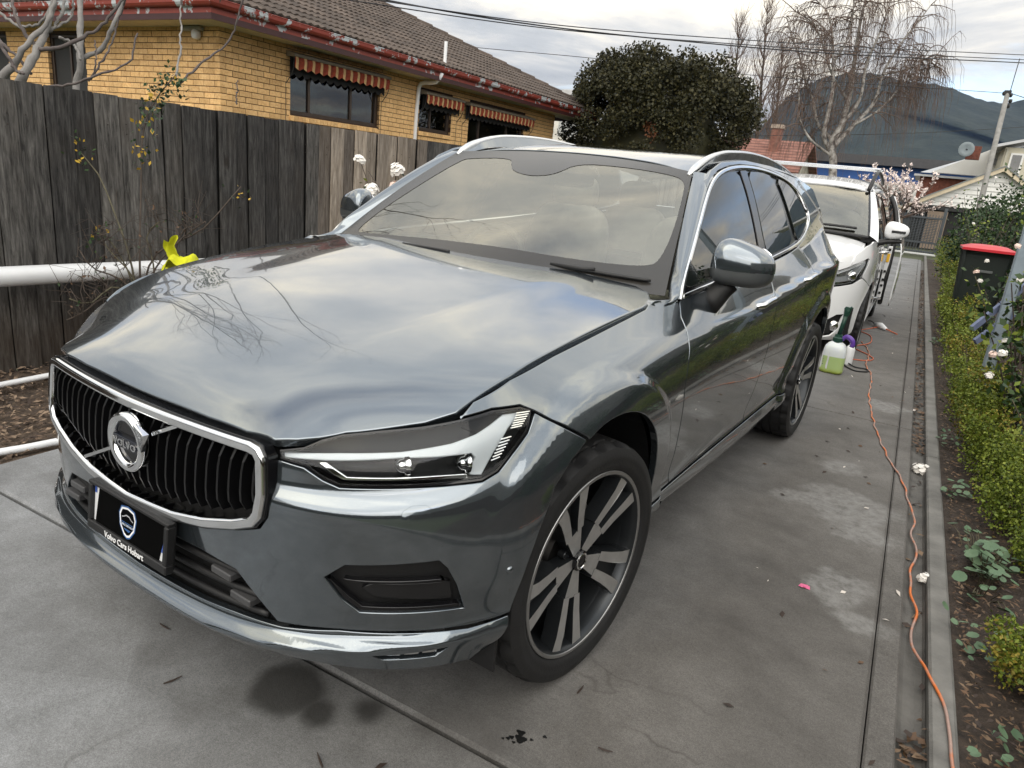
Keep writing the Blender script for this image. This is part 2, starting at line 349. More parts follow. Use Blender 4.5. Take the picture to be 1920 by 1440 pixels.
# ---- thin-plate hood, greenhouse side, windscreen and roof surfaces ---------
_hy=np.linspace(0,1.7,341)
_hc=blur1(hermite([0,.07,.11,.2,.35,.6,.9,1.2,1.5,1.7],[.74,.815,.853,.897,.942,.990,1.037,1.081,1.121,1.145],_hy),7,0)
_hd=blur1(hermite([0,.07,.12,.2,.36,.46,.58,.8,1.1,1.3,1.5,1.7],[0,.004,.03,.064,.070,.046,.024,.014,.016,.024,.028,.03],_hy),8,0)
_hx=blur1(hermite([0,.1,.16,.23,.35,.42,.55,.75,1.05,1.28,1.7],[.40,.45,.51,.57,.70,.75,.79,.805,.818,.822,.83],_hy),6,0)
def Hood(x,y):
    x0=np.asarray(x,float); x=np.abs(x0); y=np.asarray(y,float)
    f=lambda A: np.interp(y,_hy,A)
    t=x/f(_hx); z=f(_hc)-f(_hd)*(.30*t**2+.70*np.minimum(t,1.15)**5)
    xb=np.interp(y,[.1,.5,1.0,1.5],[.45,.445,.47,.55]); b=sstep(.15,.45,y)
    z=z+b*.0042*sstep(xb+.09,xb-.09,x)
    return np.stack([x0,y,z],-1)
def Side(y,z):
    y=np.asarray(y,float); z=np.asarray(z,float); w=z-1.1
    x=.872-.36*w-.24*w*w*np.sign(w)
    d=y-2.6
    return np.stack([x-np.where(d<0,.020*d*d,.017*d*d),y,z],-1)
def WS(a,t):
    a=np.asarray(a,float);t=np.asarray(t,float)
    b=np.stack([.80*a,1.40+.09*a*a,1.105-.025*a*a],-1); c=np.stack([.605*a,2.19-.09*a*a,1.548-.035*a*a],-1)
    p=b+(c-b)*t[...,None]
    n=np.array([0,-.5,.85]); return p+n*(.035*4*t*(1-t)*(1-.5*a*a))[...,None]
RY=[2.15,2.4,2.8,3.2,3.7,4.2,4.45]; RZ=[1.545,1.583,1.622,1.637,1.628,1.592,1.565]
def Roof(x,y):
    x=np.asarray(x,float);y=np.asarray(y,float); zc=hermite(RY,RZ,y); t=np.abs(x)/.62
    return np.stack([x,y,zc-.018*t**2-.030*t**6],-1)
# ================================================================== grey car
B=Belt()
def BS(u,z):
    u=np.asarray(u,float); p=B(np.abs(u),z); p[...,0]*=np.where(u<0,-1,1); return p
def BR(u,z):
    u=np.asarray(u,float); p=B(B.L-np.abs(u),z); p[...,0]*=np.where(u<0,1,-1); return p
def GF(x,z):
    x=np.asarray(x,float);z=np.asarray(z,float); return np.stack([x,.044+.16*x*x+.08*(z-.62),z],-1)
def symm(h):                                # half outline starting and ending near the centre line -> full outline
    h=np.array(h,float); m=h[::-1]*[-1,1]; return np.concatenate([h,m[(np.abs(m[:,0])>1e-6)]])
def car_paint():
    t=NT('grey car paint'); v=t.coord(); fl=t.noise(v,900.,2); big=t.noise(v,1.3,3)
    c=t.mix(fl,(.098,.121,.141),(.158,.187,.212)); c=t.mix(t.math('MULTIPLY',big,.25),c,(.118,.136,.150))
    spk=t.noise(t.coord(scale=(1,1,1)),340.,2); d=t.ramp(spk,[(.70,0.),(.76,1.)]); c=t.mix(t.math('MULTIPLY',d,.25),c,(.30,.30,.28))
    nb=t.bump(t.noise(v,260.,2),.012,.002)
    return t.done(t.bsdf(c,.13,.85,nb,coat=1.,coatr=.012,coati=1.85))
PAINT=car_paint()
CHROME=M('chrome',(.82,.83,.84),.06,1.,.03); ALU=M('satin aluminium',(.72,.73,.74),.22,1.,.05)
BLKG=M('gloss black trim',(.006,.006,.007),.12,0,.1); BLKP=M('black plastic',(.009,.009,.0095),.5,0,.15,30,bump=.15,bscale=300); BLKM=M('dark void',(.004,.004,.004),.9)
RUB=M('tyre rubber',(.010,.010,.0105),.66,0,.25,18,bump=.12,bscale=120); RIMD=M('rim dark grey',(.030,.033,.036),.3,.6,.15); RIMS=M('rim machined face',(.60,.60,.595),.38,.85,.08,30)
DGLASS=M('tinted side glass',(.010,.013,.012),.0,0,.1,spec=.85); WSG=glassM('windscreen glass',(.92,.95,.86),2.9,gl=(1,.97,.86)); LENS=glassM('lamp lens',(.92,.94,.95),1.38)
DRLW=M('lamp light guide',(.78,.82,.84),.3,0,.05,coat=.3); LAMPS=M('lamp reflector',(.8,.8,.8),.08,1.,.1,20); LAMPB=M('lamp dark inner',(.006,.0065,.007),.45,0,.1,spec=.2)
DISC=M('brake disc steel',(.22,.21,.20),.4,1.,.15,20); INTD=M('dashboard dark trim',(.46,.46,.40),.6,0,.15,20,bump=.1,bscale=200); INTL=M('seat leather',(.22,.21,.18),.5,0,.15,14,bump=.1,bscale=90)
car=root('parked_car',(0,2.365,0),'dark grey sport utility vehicle with chrome grille, nearest the camera','car')
# ---- panels
HOODO=symm([(0,.080),(.07,.0805),(.2755,.086),(.40,.096),(.43,.106),(.452,.112),(.475,.115),(.512,.147),(.5438,.1845),(.578,.2312),(.6377,.2864),(.7077,.3505),(.7516,.4064),(.765,.4699),(.785,.5772),(.7957,.748),(.8065,.9616),(.8155,1.1633),(.8192,1.2792),(.80,1.37),(.765,1.43),(.70,1.465),(.4,1.455),(0,1.44)])
patch('hood',Hood,HOODO,PAINT,car,.022,fl=.02,bev=.005)
ARCHF=[(1.3175,.806),(1.2455,.768),(1.1883,.715),(1.150,.6084),(1.128,.526),(1.106,.42),(1.0965,.3852)]
archr=[(1.473+(.435 if math.cos(a)>0 else .40)*math.cos(a),.37+.466*math.sin(a)) for a in np.radians(np.linspace(112,4,22))]
HLR=[(1.1708,.8928),(1.1375,.8472),(1.0759,.8047),(1.0318,.7726),(.9877,.7558),(.8877,.7478),(.7435,.7394),(.6471,.7343),(.6063,.7457),(.5568,.7684),(.4911,.7751)]
LIPT=[(1.0925,.3852),(.9761,.3756),(.8609,.3757),(.6624,.3771),(.5166,.3609)]
INTK=[(.5033,.3657),(.4345,.4283),(.385,.474),(.27,.487),(0,.490)]
BUMP=symm([(0,.490),(.27,.487),(.385,.474),(.4345,.4283),(.5033,.3657)]+LIPT[::-1][1:]+ARCHF[::-1]+[(1.1758,.8881)]+HLR[1:]+[(.480,.77),(.487,.72),(.482,.645),(.462,.612),(.40,.590),(.30,.562),(.19,.543),(0,.531)])
FOGO=[(.6301,.5206),(.6754,.5577),(.8847,.5736),(.9057,.5539),(.9326,.5048),(.9595,.4328),(.8663,.4346),(.7107,.4356),(.6715,.4665)]
SLIT=[(.7542,.3369),(.9207,.3455),(.8948,.3238),(.7692,.3265)]
SLIT=[(a,b-.010) for a,b in SLIT]
patch('front_bumper',BS,BUMP,PAINT,car,.013,holes=[FOGO,[(-a,b) for a,b in FOGO][::-1]],fl=.025)
LIPO=symm([(0,.268),(.45,.282),(.63,.284),(.76,.276),(.93,.268),(1.0,.262),(1.075,.31)]+LIPT+[(.3779,.3575),(.2551,.352),(0,.348)])
patch('bumper_lip',BS,LIPO,PAINT,car,.013,holes=[SLIT,[(-a,b) for a,b in SLIT][::-1]],fl=.02)
FEND=archr[::-1]+[(1.3175,.812),(1.1758,.8881),(1.1384,.9027),(1.0444,.9012),(.9341,.8833),(.9916,.9201),(1.1372,.9581),(1.3422,.9914),(1.5646,1.0211),(1.7698,1.0484),(1.8829,1.064),(1.95,1.085),(2.11,1.083),(2.0619,1.0297),(2.0494,.9865),(2.0286,.9537),(2.0159,.8924),(2.0168,.8033),(2.0814,.6512),(2.1294,.5132),(2.1411,.398),(1.93,.398)]
FD=[(2.11,1.081),(2.0619,1.0297),(2.0494,.9865),(2.0286,.9537),(2.0159,.8924),(2.0168,.8033),(2.0814,.6512),(2.1294,.5132),(2.1411,.398),(3.12,.398),(3.132,.50),(3.144,.65),(3.151,.754),(3.137,.85),(3.141,1.0),(3.155,1.08),(3.17,1.149),(2.70,1.122),(2.40,1.100)]
ARC2=[(4.352+.47*math.cos(a),.37+.466*math.sin(a)) for a in np.radians(np.linspace(176,4,30))]
RD=[(3.12,.398),(3.132,.50),(3.144,.65),(3.151,.754),(3.137,.85),(3.141,1.0),(3.155,1.08),(3.17,1.149),(3.55,1.176),(3.90,1.205),(3.985,1.10),(4.00,.95),(3.97,.80)]+[(4.352+.52*math.cos(a),.37+.52*math.sin(a)) for a in np.radians(np.linspace(140,177,7))]
QU=[(3.93,1.184),(3.985,1.10),(4.00,.95),(3.97,.80)]+[(4.352+.52*math.cos(a),.37+.52*math.sin(a)) for a in np.radians(np.linspace(140,177,7))]+ARC2+[(4.9,.36),(5.12,.38),(5.12,1.30),(4.9,1.282),(4.35,1.217)]
SILL=[(1.915,.36),(2.14,.335),(2.755,.305),(3.58,.278),(3.87,.285),(3.885,.392),(3.1,.392),(2.141,.392),(1.925,.392)]
for mir in (False,True):
    patch('fender',BS,FEND,PAINT,car,.013,mirror=mir,fl=.02)
    fd=patch('front_door',BS,FD,PAINT,car,.024,mirror=mir,fl=.02); rd=patch('rear_door',BS,RD,PAINT,car,.024,mirror=mir,fl=.02)
    patch('rear_quarter',BS,QU,PAINT,car,.026,mirror=mir,fl=.02); patch('side_sill',BS,SILL,PAINT,car,.03,mirror=mir,fl=.03)
    s=-1 if mir else 1
    for d,(y0,z0,y1,z1) in ((fd,(2.235,.990,2.505,1.006)),(rd,(3.10,1.040,3.37,1.058))):
        pth=[(s*(.922 if k in(0,7) else .950),y0+(y1-y0)*k/7,z0+(z1-z0)*k/7+.006*math.sin(math.pi*k/7)) for k in range(8)]
        V,F=tube(spline(pth,14),[.011]+[.0135]*12+[.011],10); mb=MB().add(V,F); mb.build('door_handle',CHROME,d,smooth=True)
patch('tailgate',BR,symm([(0,.36),(.84,.38),(.84,1.30),(0,1.30)]),PAINT,car,.05)
RGH=chaikin([(-.47,2.50),(.47,2.50),(.47,3.75),(-.47,3.75)],2)
patch('roof_panel',Roof,symm([(0,2.197),(.2,2.187),(.4,2.158),(.55,2.122),(.605,2.105),(.632,2.16),(.641,2.4),(.641,3.0),(.635,3.7),(.61,4.3),(.55,4.45),(0,4.47)]),PAINT,car,.04,fl=.03,holes=[RGH])
patch('added_roof_glass',Roof,RGH,glassM('roof glass tint',(.9,.9,.88),1.5),car,.06,off=-.001,gap=0)  # glass opening added in the roof to let daylight into the cabin
CHO=[(1.4861,1.082),(1.538,1.1419),(1.63,1.2084),(1.786,1.3167),(1.951,1.4211),(2.085,1.4859),(2.22,1.526),(2.387,1.5525),(2.58,1.5695),(2.856,1.578),(3.157,1.573),(3.468,1.553),(3.666,1.520),(3.80,1.465),(3.868,1.405),(3.872,1.352),(3.81,1.306),(3.549,1.2387),(3.28,1.1966),(2.677,1.1564),(1.809,1.1011),(1.4807,1.0742)]
CAN=[(2.0,1.452),(2.085,1.4879),(2.22,1.528),(2.387,1.5545),(2.58,1.5715),(2.856,1.580),(3.157,1.575),(3.468,1.555),(3.666,1.522),(3.80,1.467),(3.870,1.405),(3.874,1.352),(3.812,1.304),(3.549,1.2367),(3.28,1.1946),(3.29,1.145),(3.75,1.178),(4.36,1.245),(4.46,1.36),(4.40,1.52),(3.8,1.585),(3.2,1.601),(2.7,1.598),(2.3,1.566),(2.12,1.525),(2.03,1.485)]
cho=np.array(CHO); cho=cho if area2(cho)>0 else cho[::-1]
cho=chaikin(cho,2); CHI=offset2(cho,.017); BLK=offset2(cho,.012)
FGL=[(1.5208,1.105),(1.6115,1.1735),(1.7986,1.2971),(1.9667,1.4058),(2.1323,1.486),(2.3054,1.526),(2.5085,1.5443),(2.5164,1.4572),(2.4946,1.3353),(2.47,1.20),(2.46,1.160),(1.818,1.1226)]
RGL=[(2.6677,1.550),(2.9275,1.5595),(3.1496,1.5505),(3.1636,1.4333),(3.18,1.3095),(3.1999,1.212),(2.8292,1.188),(2.62,1.175),(2.6223,1.2805),(2.6559,1.4341)]
QGL=[(3.243,1.5464),(3.4593,1.531),(3.6114,1.4964),(3.73,1.4226),(3.79,1.375),(3.77,1.325),(3.45,1.243),(3.34,1.224),(3.3086,1.3341),(3.2879,1.4547)]
def Pillar(mir):
    ch=spline([(1.40,1.075),(1.4861,1.083),(1.538,1.1439),(1.63,1.2104),(1.786,1.3187),(1.951,1.4231),(2.04,1.470),(2.13,1.502)],200)
    def f(u,t):
        u=np.asarray(u,float);t=np.asarray(t,float); E1=WS(np.full(t.shape,1.012),t); k=np.clip(t,0,1)*199; i=k.astype(int); i1=np.minimum(i+1,199); g=(k-i)[...,None]
        c=ch[i]*(1-g)+ch[i1]*g; E2=Side(c[...,0],c[...,1]); Cn=.5*(E1+E2)+np.array([.020,-.030,.004])
        u=u[...,None]; return (1-u)**2*E1+2*u*(1-u)*Cn+u*u*E2
    return f
for mir in (False,True):
    s=-1 if mir else 1
    patch('a_pillar',Pillar(mir),[(0,.0),(1,.0),(1,1),(0,1)],PAINT,car,.05,mirror=mir,gap=0,bev=.004,fl=.006,sgn=1)
    patch('roof_side_frame',Side,CAN,PAINT,car,.03,mirror=mir,gap=.001)
    patch('window_surround',Side,cho,CHROME,car,.02,holes=[CHI],mirror=mir,off=.007,gap=.0005,bev=.005,fl=.01)
    w=patch('side_window_seal',Side,BLK,BLKG,car,.04,mirror=mir,off=-.010)
    for g in (FGL,RGL,QGL): patch('side_window',Side,g,DGLASS,w,.04,mirror=mir,off=-.001,rnd=1,bev=.002,fl=.006)
    # pillar trim strips
    for q in ([(2.535,1.545),(2.650,1.553),(2.635,1.43),(2.60,1.28),(2.60,1.168),(2.478,1.163),(2.488,1.20),(2.513,1.335),(2.535,1.457)],):
        patch('b_pillar_trim',Side,q,BLKG,w,.04,mirror=mir,off=.002)
    rp=spline([(.600,2.07,1.492),(.602,2.11,1.517),(.604,2.16,1.540),(.604,2.218,1.560),(.606,2.374,1.598),(.61,2.637,1.624),(.61,3.0,1.634),(.605,3.334,1.624),(.598,3.671,1.597),(.59,3.92,1.568)],40)*[s,1,1]
    V,F=tube(rp,[.010,.016,.017,.016,.014,.013,.012]+[.0105]*33,12); rl_=MB().add(V*[1,1,1],F).build('roof_rail',ALU,car,smooth=True)
    rb0=rp-[0,0,.004]; rb1=np.stack([np.full(40,s*.618)+0*rp[:,0],rp[:,1],np.interp(rp[:,1],[2.0,2.1,2.3,2.7,3.2,3.8,4.0],[1.46,1.505,1.548,1.582,1.586,1.568,1.555])],1); rb2=rb1-[s*.05,0,0]; n=40; V=np.concatenate([rb1,rb0+[s*.010,0,0],rb0-[s*.010,0,0],rb2]); F=[(i+k*n,i+1+k*n,i+1+(k+1)*n,i+(k+1)*n) for k in range(3) for i in range(n-1)]; mk('rail_base',V,F if s>0 else [q[::-1] for q in F],PAINT,car,smooth=True,sharp=40)
CLR=[(-.90,.06),(-.905,.24),(-.87,.5),(-.84,.85),(-.80,.872),(-.44,.875),(-.35,.78),(-.27,.71),(-.12,.67),(.0,.685),(.07,.73),(.13,.86),(.45,.89),(.886,.908),(.955,.87),(.975,.80),(.978,.49),(.950,.23),(.90,.146),(.578,.10),(.14,.09),(-.366,.066),(-.83,.045)]
wso=[(-1.0,.0),(-.5,-.06),(0,-.08),(.5,-.06),(1.0,.0),(1.006,.5),(1.0,.985),(.5,.985),(0,.985),(-.5,.985),(-1.,.985),(-1.006,.5)]
wsc=patch('windscreen',WS,wso,WSG,car,.05,gap=0,bev=.002,fl=.003)
FRIT=M('windscreen black band',(.030,.028,.025),.24,0,.1,spec=.6)
patch('black_band',WS,wso,FRIT,wsc,.05,holes=[chaikin(CLR,2)],off=.002,gap=0,bev=.001,fl=.002)
for m,xs in ((1,(.60,.93)),(1,(-.42,-.10))):
    pw=[WS(np.array(a),np.array((.042 if a>0 else .0)+.16*max(a-.6,0)**2))+np.array([0,-.006,.009]) for a in np.linspace(xs[0],xs[1],14)]
    r=np.r_[.010,.009,np.full(10,.0075),.008,.004] if xs[0]>0 else np.full(14,.006)
    V,F=tube(pw,r,8); mb=MB().add(V,F)
    if xs[0]>0:
        V,F=tube([pw[0]+[-.12,.0,-.002],pw[0],pw[3]+[0,-.006,.01]],[.009,.010,.006],8); mb.add(V,F)
    mb.build('wiper',BLKP,car,smooth=True)
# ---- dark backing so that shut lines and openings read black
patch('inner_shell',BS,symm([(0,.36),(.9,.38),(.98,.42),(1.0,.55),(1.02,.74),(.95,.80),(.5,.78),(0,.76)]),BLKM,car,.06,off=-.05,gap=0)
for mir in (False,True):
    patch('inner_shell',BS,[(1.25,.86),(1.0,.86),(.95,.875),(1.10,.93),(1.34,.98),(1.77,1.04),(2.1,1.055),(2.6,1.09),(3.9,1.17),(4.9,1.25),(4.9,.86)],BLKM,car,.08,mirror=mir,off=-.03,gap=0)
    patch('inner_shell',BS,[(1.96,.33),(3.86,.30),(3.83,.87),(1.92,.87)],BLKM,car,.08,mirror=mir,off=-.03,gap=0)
mb=MB()
mb.add(*box(-.62,.62,.30,4.5,.24,.50)); mb.add(*box(-.84,.84,1.42,3.2,.26,.44)); mb.add(*box(-.60,.60,.35,1.35,.5,.80)); mb.add(*box(-.8,.8,1.36,1.45,.4,.98)); mb.add(*box(-.78,.78,3.3,4.5,.45,1.0))
mb.build('underbody',BLKM,car)
for cy in (.865,3.737):
    for s in (1,-1):
        a=np.radians(np.linspace(-8,188,30)); V=[];F=[]
        for k,t in enumerate(a):
            for x in (.56,.885 if (cy<1 and math.cos(t)<-.3) else .915): V.append((s*x,cy+.485*math.cos(t)*(.80 if cy<1 and math.cos(t)<0 else .93 if cy<1 else 1),.37+.485*math.sin(t)))
            if k: F.append((2*k-2,2*k-1,2*k+1,2*k))
        n=len(V); V+=[(s*.56,cy,.37)]; F+=[(2*k,2*k+2,n) for k in range(29)]
        mk('arch_liner',V,F,BLKP,car)
# ---- grille
GRO=symm([(0,.812),(.25,.814),(.43,.8145),(.457,.808),(.474,.785),(.482,.70),(.475,.645),(.455,.617),(.40,.594),(.30,.566),(.19,.547),(0,.535)])
gro=GRO if area2(GRO)>0 else GRO[::-1]; gri=offset2(gro,.027)
gr=patch('grille',GF,gro,CHROME,car,.02,holes=[gri],off=.010,gap=0,bev=.009,fl=.035)
gback=offset2(gro,.012); patch('grille_back',GF,gback,BLKM,gr,.05,off=-.055,gap=0)
patch('grille_rim',GF,offset2(gro,-.004),BLKG,gr,.03,holes=[offset2(gro,.004)],off=-.002,gap=0,bev=.002,fl=.03)
SLT=M('grille slat black',(.004,.004,.0045),.28,0,.1,spec=.35)
def slat(xc):
    q=gri; zs=[]
    for a,b in zip(q,np.roll(q,-1,0)):
        if (a[0]-xc)*(b[0]-xc)<=0 and a[0]!=b[0]: zs.append(a[1]+(b[1]-a[1])*(xc-a[0])/(b[0]-a[0]))
    return min(zs),max(zs)
for k in range(25):
    xc=-.438+.0365*k; z0,z1=slat(xc); z0+=.012; z1-=.008; V=[];F=[]
    N=7
    for i in range(N):
        z=z0+(z1-z0)*i/(N-1); y=float(GF(xc,z)[1])+.004+.018*((i/(N-1)-.5)*2)**4
        V+=[(xc-.0065,y+.028,z),(xc-.0035,y,z),(xc+.0035,y,z),(xc+.0065,y+.028,z)]
        if i: F+=[(4*i-4+j,4*i-3+j,4*i+1+j,4*i+j) for j in range(3)]
    F+=[(0,1,2,3)[::-1],tuple(4*(N-1)+j for j in range(4))]
    mk('grille_slat',V,F,SLT,gr)
ec=np.array([.012,float(GF(.012,.702)[1])-.014,.702]); bd=np.array([math.cos(math.radians(26)),0,math.sin(math.radians(26))])
for t0,t1 in ((-.262,-.072),(.10,.232)):
    a,b=ec+bd*t0,ec+bd*t1; a=a*[1,0,1]+[0,float(GF(a[0],a[2])[1])-.006,0]; b=b*[1,0,1]+[0,float(GF(b[0],b[2])[1])-.006,0]
    w=np.array([-bd[2],0,bd[0]])*.0085; V=[a-w+[0,.012,0],a-w*.5,a+w*.5,a+w+[0,.012,0],b-w+[0,.012,0],b-w*.5,b+w*.5,b+w+[0,.012,0]]
    mk('grille_bar',V,[(0,1,5,4),(1,2,6,5),(2,3,7,6),(0,3,2,1),(4,5,6,7)],CHROME,gr)
def text_mesh(s,size,ext=.001,bold=0.,align='CENTER'):
    c=bpy.data.curves.new('lettering','FONT'); c.body=s; c.size=size; c.extrude=ext; c.offset=bold; c.align_x=align; c.align_y='CENTER'; c.resolution_u=3
    o=bpy.data.objects.new('lettering_tmp',c); COL.objects.link(o); bpy.context.view_layer.update(); dg=bpy.context.evaluated_depsgraph_get(); me=bpy.data.meshes.new_from_object(o.evaluated_get(dg))
    V=np.zeros(len(me.vertices)*3); me.vertices.foreach_get('co',V); V=V.reshape(-1,3); F=[tuple(p.vertices) for p in me.polygons]; bpy.data.objects.remove(o); bpy.data.meshes.remove(me); bpy.data.curves.remove(c); return V,F
em=bpy.data.objects.new('emblem',None); COL.objects.link(em); em.parent=car; em.location=ec-wloc(car); WLOC[em.name]=ec
V,F=lathe([(.052,.012),(.054,.0),(.058,-.006),(.070,-.010),(.076,-.006),(.078,.002),(.078,.016)],48,'y'); mk('emblem_ring',V+ec,F,CHROME,em,smooth=True)
V,F=lathe([(.001,.006),(.053,.006)],32,'y'); mk('emblem_disc',V+ec,[f[::-1] for f in F],BLKG,em)
V,F=bbox(-.055,.055,-.004,.01,-.0155,.0155,.001); mk('emblem_band',V+ec+[0,0,-.004],F,M('emblem band',(.012,.014,.02),.15,0,.05),em)
V,F=text_mesh('VOLVO',.030,.001,.0007); mk('lettering',np.stack([V[:,0],-.006-V[:,2],V[:,1]],1)*[1.0,1,.82]+ec+[0,0,-.005],F,CHROME,em)
pe=np.array([-bd[2],0,bd[0]]); a0=ec+bd*.072
V=[a0-pe*.036,a0+pe*.036,a0+bd*.042,a0-pe*.036+[0,-.010,0],a0+pe*.036+[0,-.010,0],a0+bd*.036+[0,-.012,0]]; mk('emblem_arrow',V,[(3,4,5)[::-1],(0,1,4,3),(1,2,5,4),(2,0,3,5),(3,5,4)],CHROME,em)
# ---- lower intake with bars and number plate
patch('lower_intake',BS,symm([(0,.325),(.52,.345),(.5033,.37),(.44,.44),(.40,.485),(0,.50)]),BLKP,car,.05,off=-.055,gap=0)
for z0,dz in ((.455,.0),(.41,.0),(.365,.0)):
    pth=[BS(np.array(u),np.array(z0))+np.array([0,.022,0]) for u in np.linspace(-.46,.46,41) if abs(u)<(.40 if z0>.44 else .44 if z0>.40 else .48)]
    V,F=tube(np.array(pth),.010,6); mk('intake_bar',V*[1,1,1],F,BLKP,car,smooth=True)
for s in (1,-1):
    for u0,z0 in ((.34,.445),(.40,.395)):
        p=BS(np.array(s*u0),np.array(z0)); V,F=bbox(p[0]-.045,p[0]+.03,p[1]-.002,p[1]+.05,z0-.010,z0+.010,.003); mk('intake_fin',V,F,M('intake fin grey',(.06,.06,.062),.4),car)
pl=bpy.data.objects.new('number_plate',None); COL.objects.link(pl); pl.parent=car; pc=np.array([.028,.022,.492]); pl.location=pc-wloc(car); WLOC[pl.name]=pc
tl=math.radians(-6)
def plt(V): V=np.asarray(V,float)*[.93,1,.92]; y,z=V[:,1].copy(),V[:,2].copy(); V=V.copy(); V[:,1]=y*math.cos(tl)-z*math.sin(tl); V[:,2]=y*math.sin(tl)+z*math.cos(tl); return V+pc
mb=MB(); 
for b in ((-.195,.195,-.012,.012,-.082,-.056),(-.195,.195,-.012,.012,.054,.066),(-.195,-.178,-.012,.012,-.056,.054),(.178,.195,-.012,.012,-.056,.054)):
    V,F=bbox(*b,.003); mb.add(plt(V),F)
V,F=box(-.19,.19,.006,.016,-.075,.06); mb.add(plt(V),F); mb.build('plate_frame',BLKP,pl)
V,F=box(-.178,.178,-.001,.004,-.056,.054); mk('plate_face',plt(V),F,M('plate white',(.7,.71,.72),.35,0,.05),pl)
V=np.array([(-.165,-.004,-.056),(.150,-.004,-.056),(.178,-.004,.054),(-.150,-.004,.054)]); V=np.concatenate([V,V+[0,.004,0]]); mk('plate_cover',plt(V),[(0,1,2,3),(4,7,6,5),(0,4,5,1),(1,5,6,2),(2,6,7,3),(3,7,4,0)],M('matt black cover',(.0015,.0015,.0015),.9,0,.1,spec=.05),pl)
V=[(.158,-.0025,-.03),(.176,-.0025,-.03),(.176,-.0025,.0),(.166,-.0025,.0),(-.176,-.0025,.03),(-.166,-.0025,.03),(-.166,-.0025,.053),(-.176,-.0025,.053)]; mk('plate_emblem',plt(V),[(0,1,2,3),(4,5,6,7)],M('plate blue',(.04,.09,.35),.4),pl)
V,F=text_mesh('Volvo Cars Hobart',.025,.0006,.0003); mk('lettering',plt(np.stack([V[:,0],-.0135-V[:,2],V[:,1]-.069],1)),F,M('plate letter white',(.8,.8,.8),.4,0,.03),pl)
SHO=np.array([(-.030,.036),(0,.042),(.030,.036),(.040,.016),(.034,-.018),(.014,-.042),(0,-.047),(-.014,-.042),(-.034,-.018),(-.040,.016)])
def ring2(P,w0,w1,y):
    n=len(P); a=P*w0;b=P*w1; V=[(x,y,z) for x,z in a]+[(x,y,z) for x,z in b]; return np.array(V),[(i,(i+1)%n,n+(i+1)%n,n+i) for i in range(n)]
off=np.array([0,0,.0]); V,F=ring2(SHO,1.10,1.0,-.0052); mk('shield_edge',plt(V+off),F,M('logo blue',(.03,.10,.28),.5),pl)
V,F=ring2(SHO,1.0,.86,-.0056); V2=V+off; mk('shield_outline',plt(V2),F,M('logo white',(.8,.8,.82),.5),pl)
cs=[(-.028,.010),(-.018,.013),(-.006,.020),(.008,.019),(.018,.012),(.028,.009),(.028,.006),(.018,.009),(.008,.015),(-.006,.016),(-.018,.010),(-.028,.007)]
V=[(x,-.0058,z) for x,z in cs]; mk('logo_car_line',plt(V),[tuple(range(12))[::-1]],M('logo grey',(.4,.4,.42),.5),pl)
V,F=text_mesh('MOBILE DETAILING',.0085,.0002,.0002); mk('lettering',plt(np.stack([V[:,0],-.0058-V[:,2],V[:,1]-.012],1)),F,M('logo letters',(.45,.5,.6),.5),pl)
V=[(-.03,-.0057,-.004),(.03,-.0057,-.004),(.03,-.0057,-.006),(-.03,-.0057,-.006),(-.018,-.0057,-.022),(.018,-.0057,-.022),(.008,-.0057,-.030),(-.010,-.0057,-.026)]; mk('logo_stroke',plt(V),[(0,3,2,1),(4,5,6,7)],bpy.data.materials['logo blue'],pl)
# ---- headlights
HL=[(.4844,.7941),(.5448,.8077),(.5851,.8273),(.634,.8415),(.7299,.8555),(.8395,.8687),(.9341,.8833),(1.0444,.9012),(1.1384,.9027),(1.1708,.8928),(1.1375,.8472),(1.0759,.8047),(1.0318,.7726),(.9877,.7558),(.8877,.7478),(.7435,.7394),(.6471,.7343),(.6063,.7457),(.5568,.7684),(.4911,.7751)]
DRL=[(.4872,.7911),(.6322,.808),(.7872,.821),(.9167,.8406),(.9885,.8585),(1.0399,.8774),(1.0857,.8953),(1.1472,.8952),(1.0893,.8616),(1.0353,.809),(.9935,.7668),(.9598,.7666),(.9801,.8036),(.9706,.8135),(.7881,.8068),(.6364,.7906),(.4917,.7782)]
DRL2=[(.5808,.7815),(.6027,.7841),(.6586,.7542),(.7906,.7606),(.9574,.7712),(.9595,.7598),(.7911,.7522),(.6505,.744),(.6244,.7537)]
SG1=[(1.1153,.889),(1.1607,.8887),(1.113,.8547),(1.0800,.853)]; SG2=[(1.0505,.8396),(1.0834,.8424),(1.0333,.7909),(1.0102,.7842)]
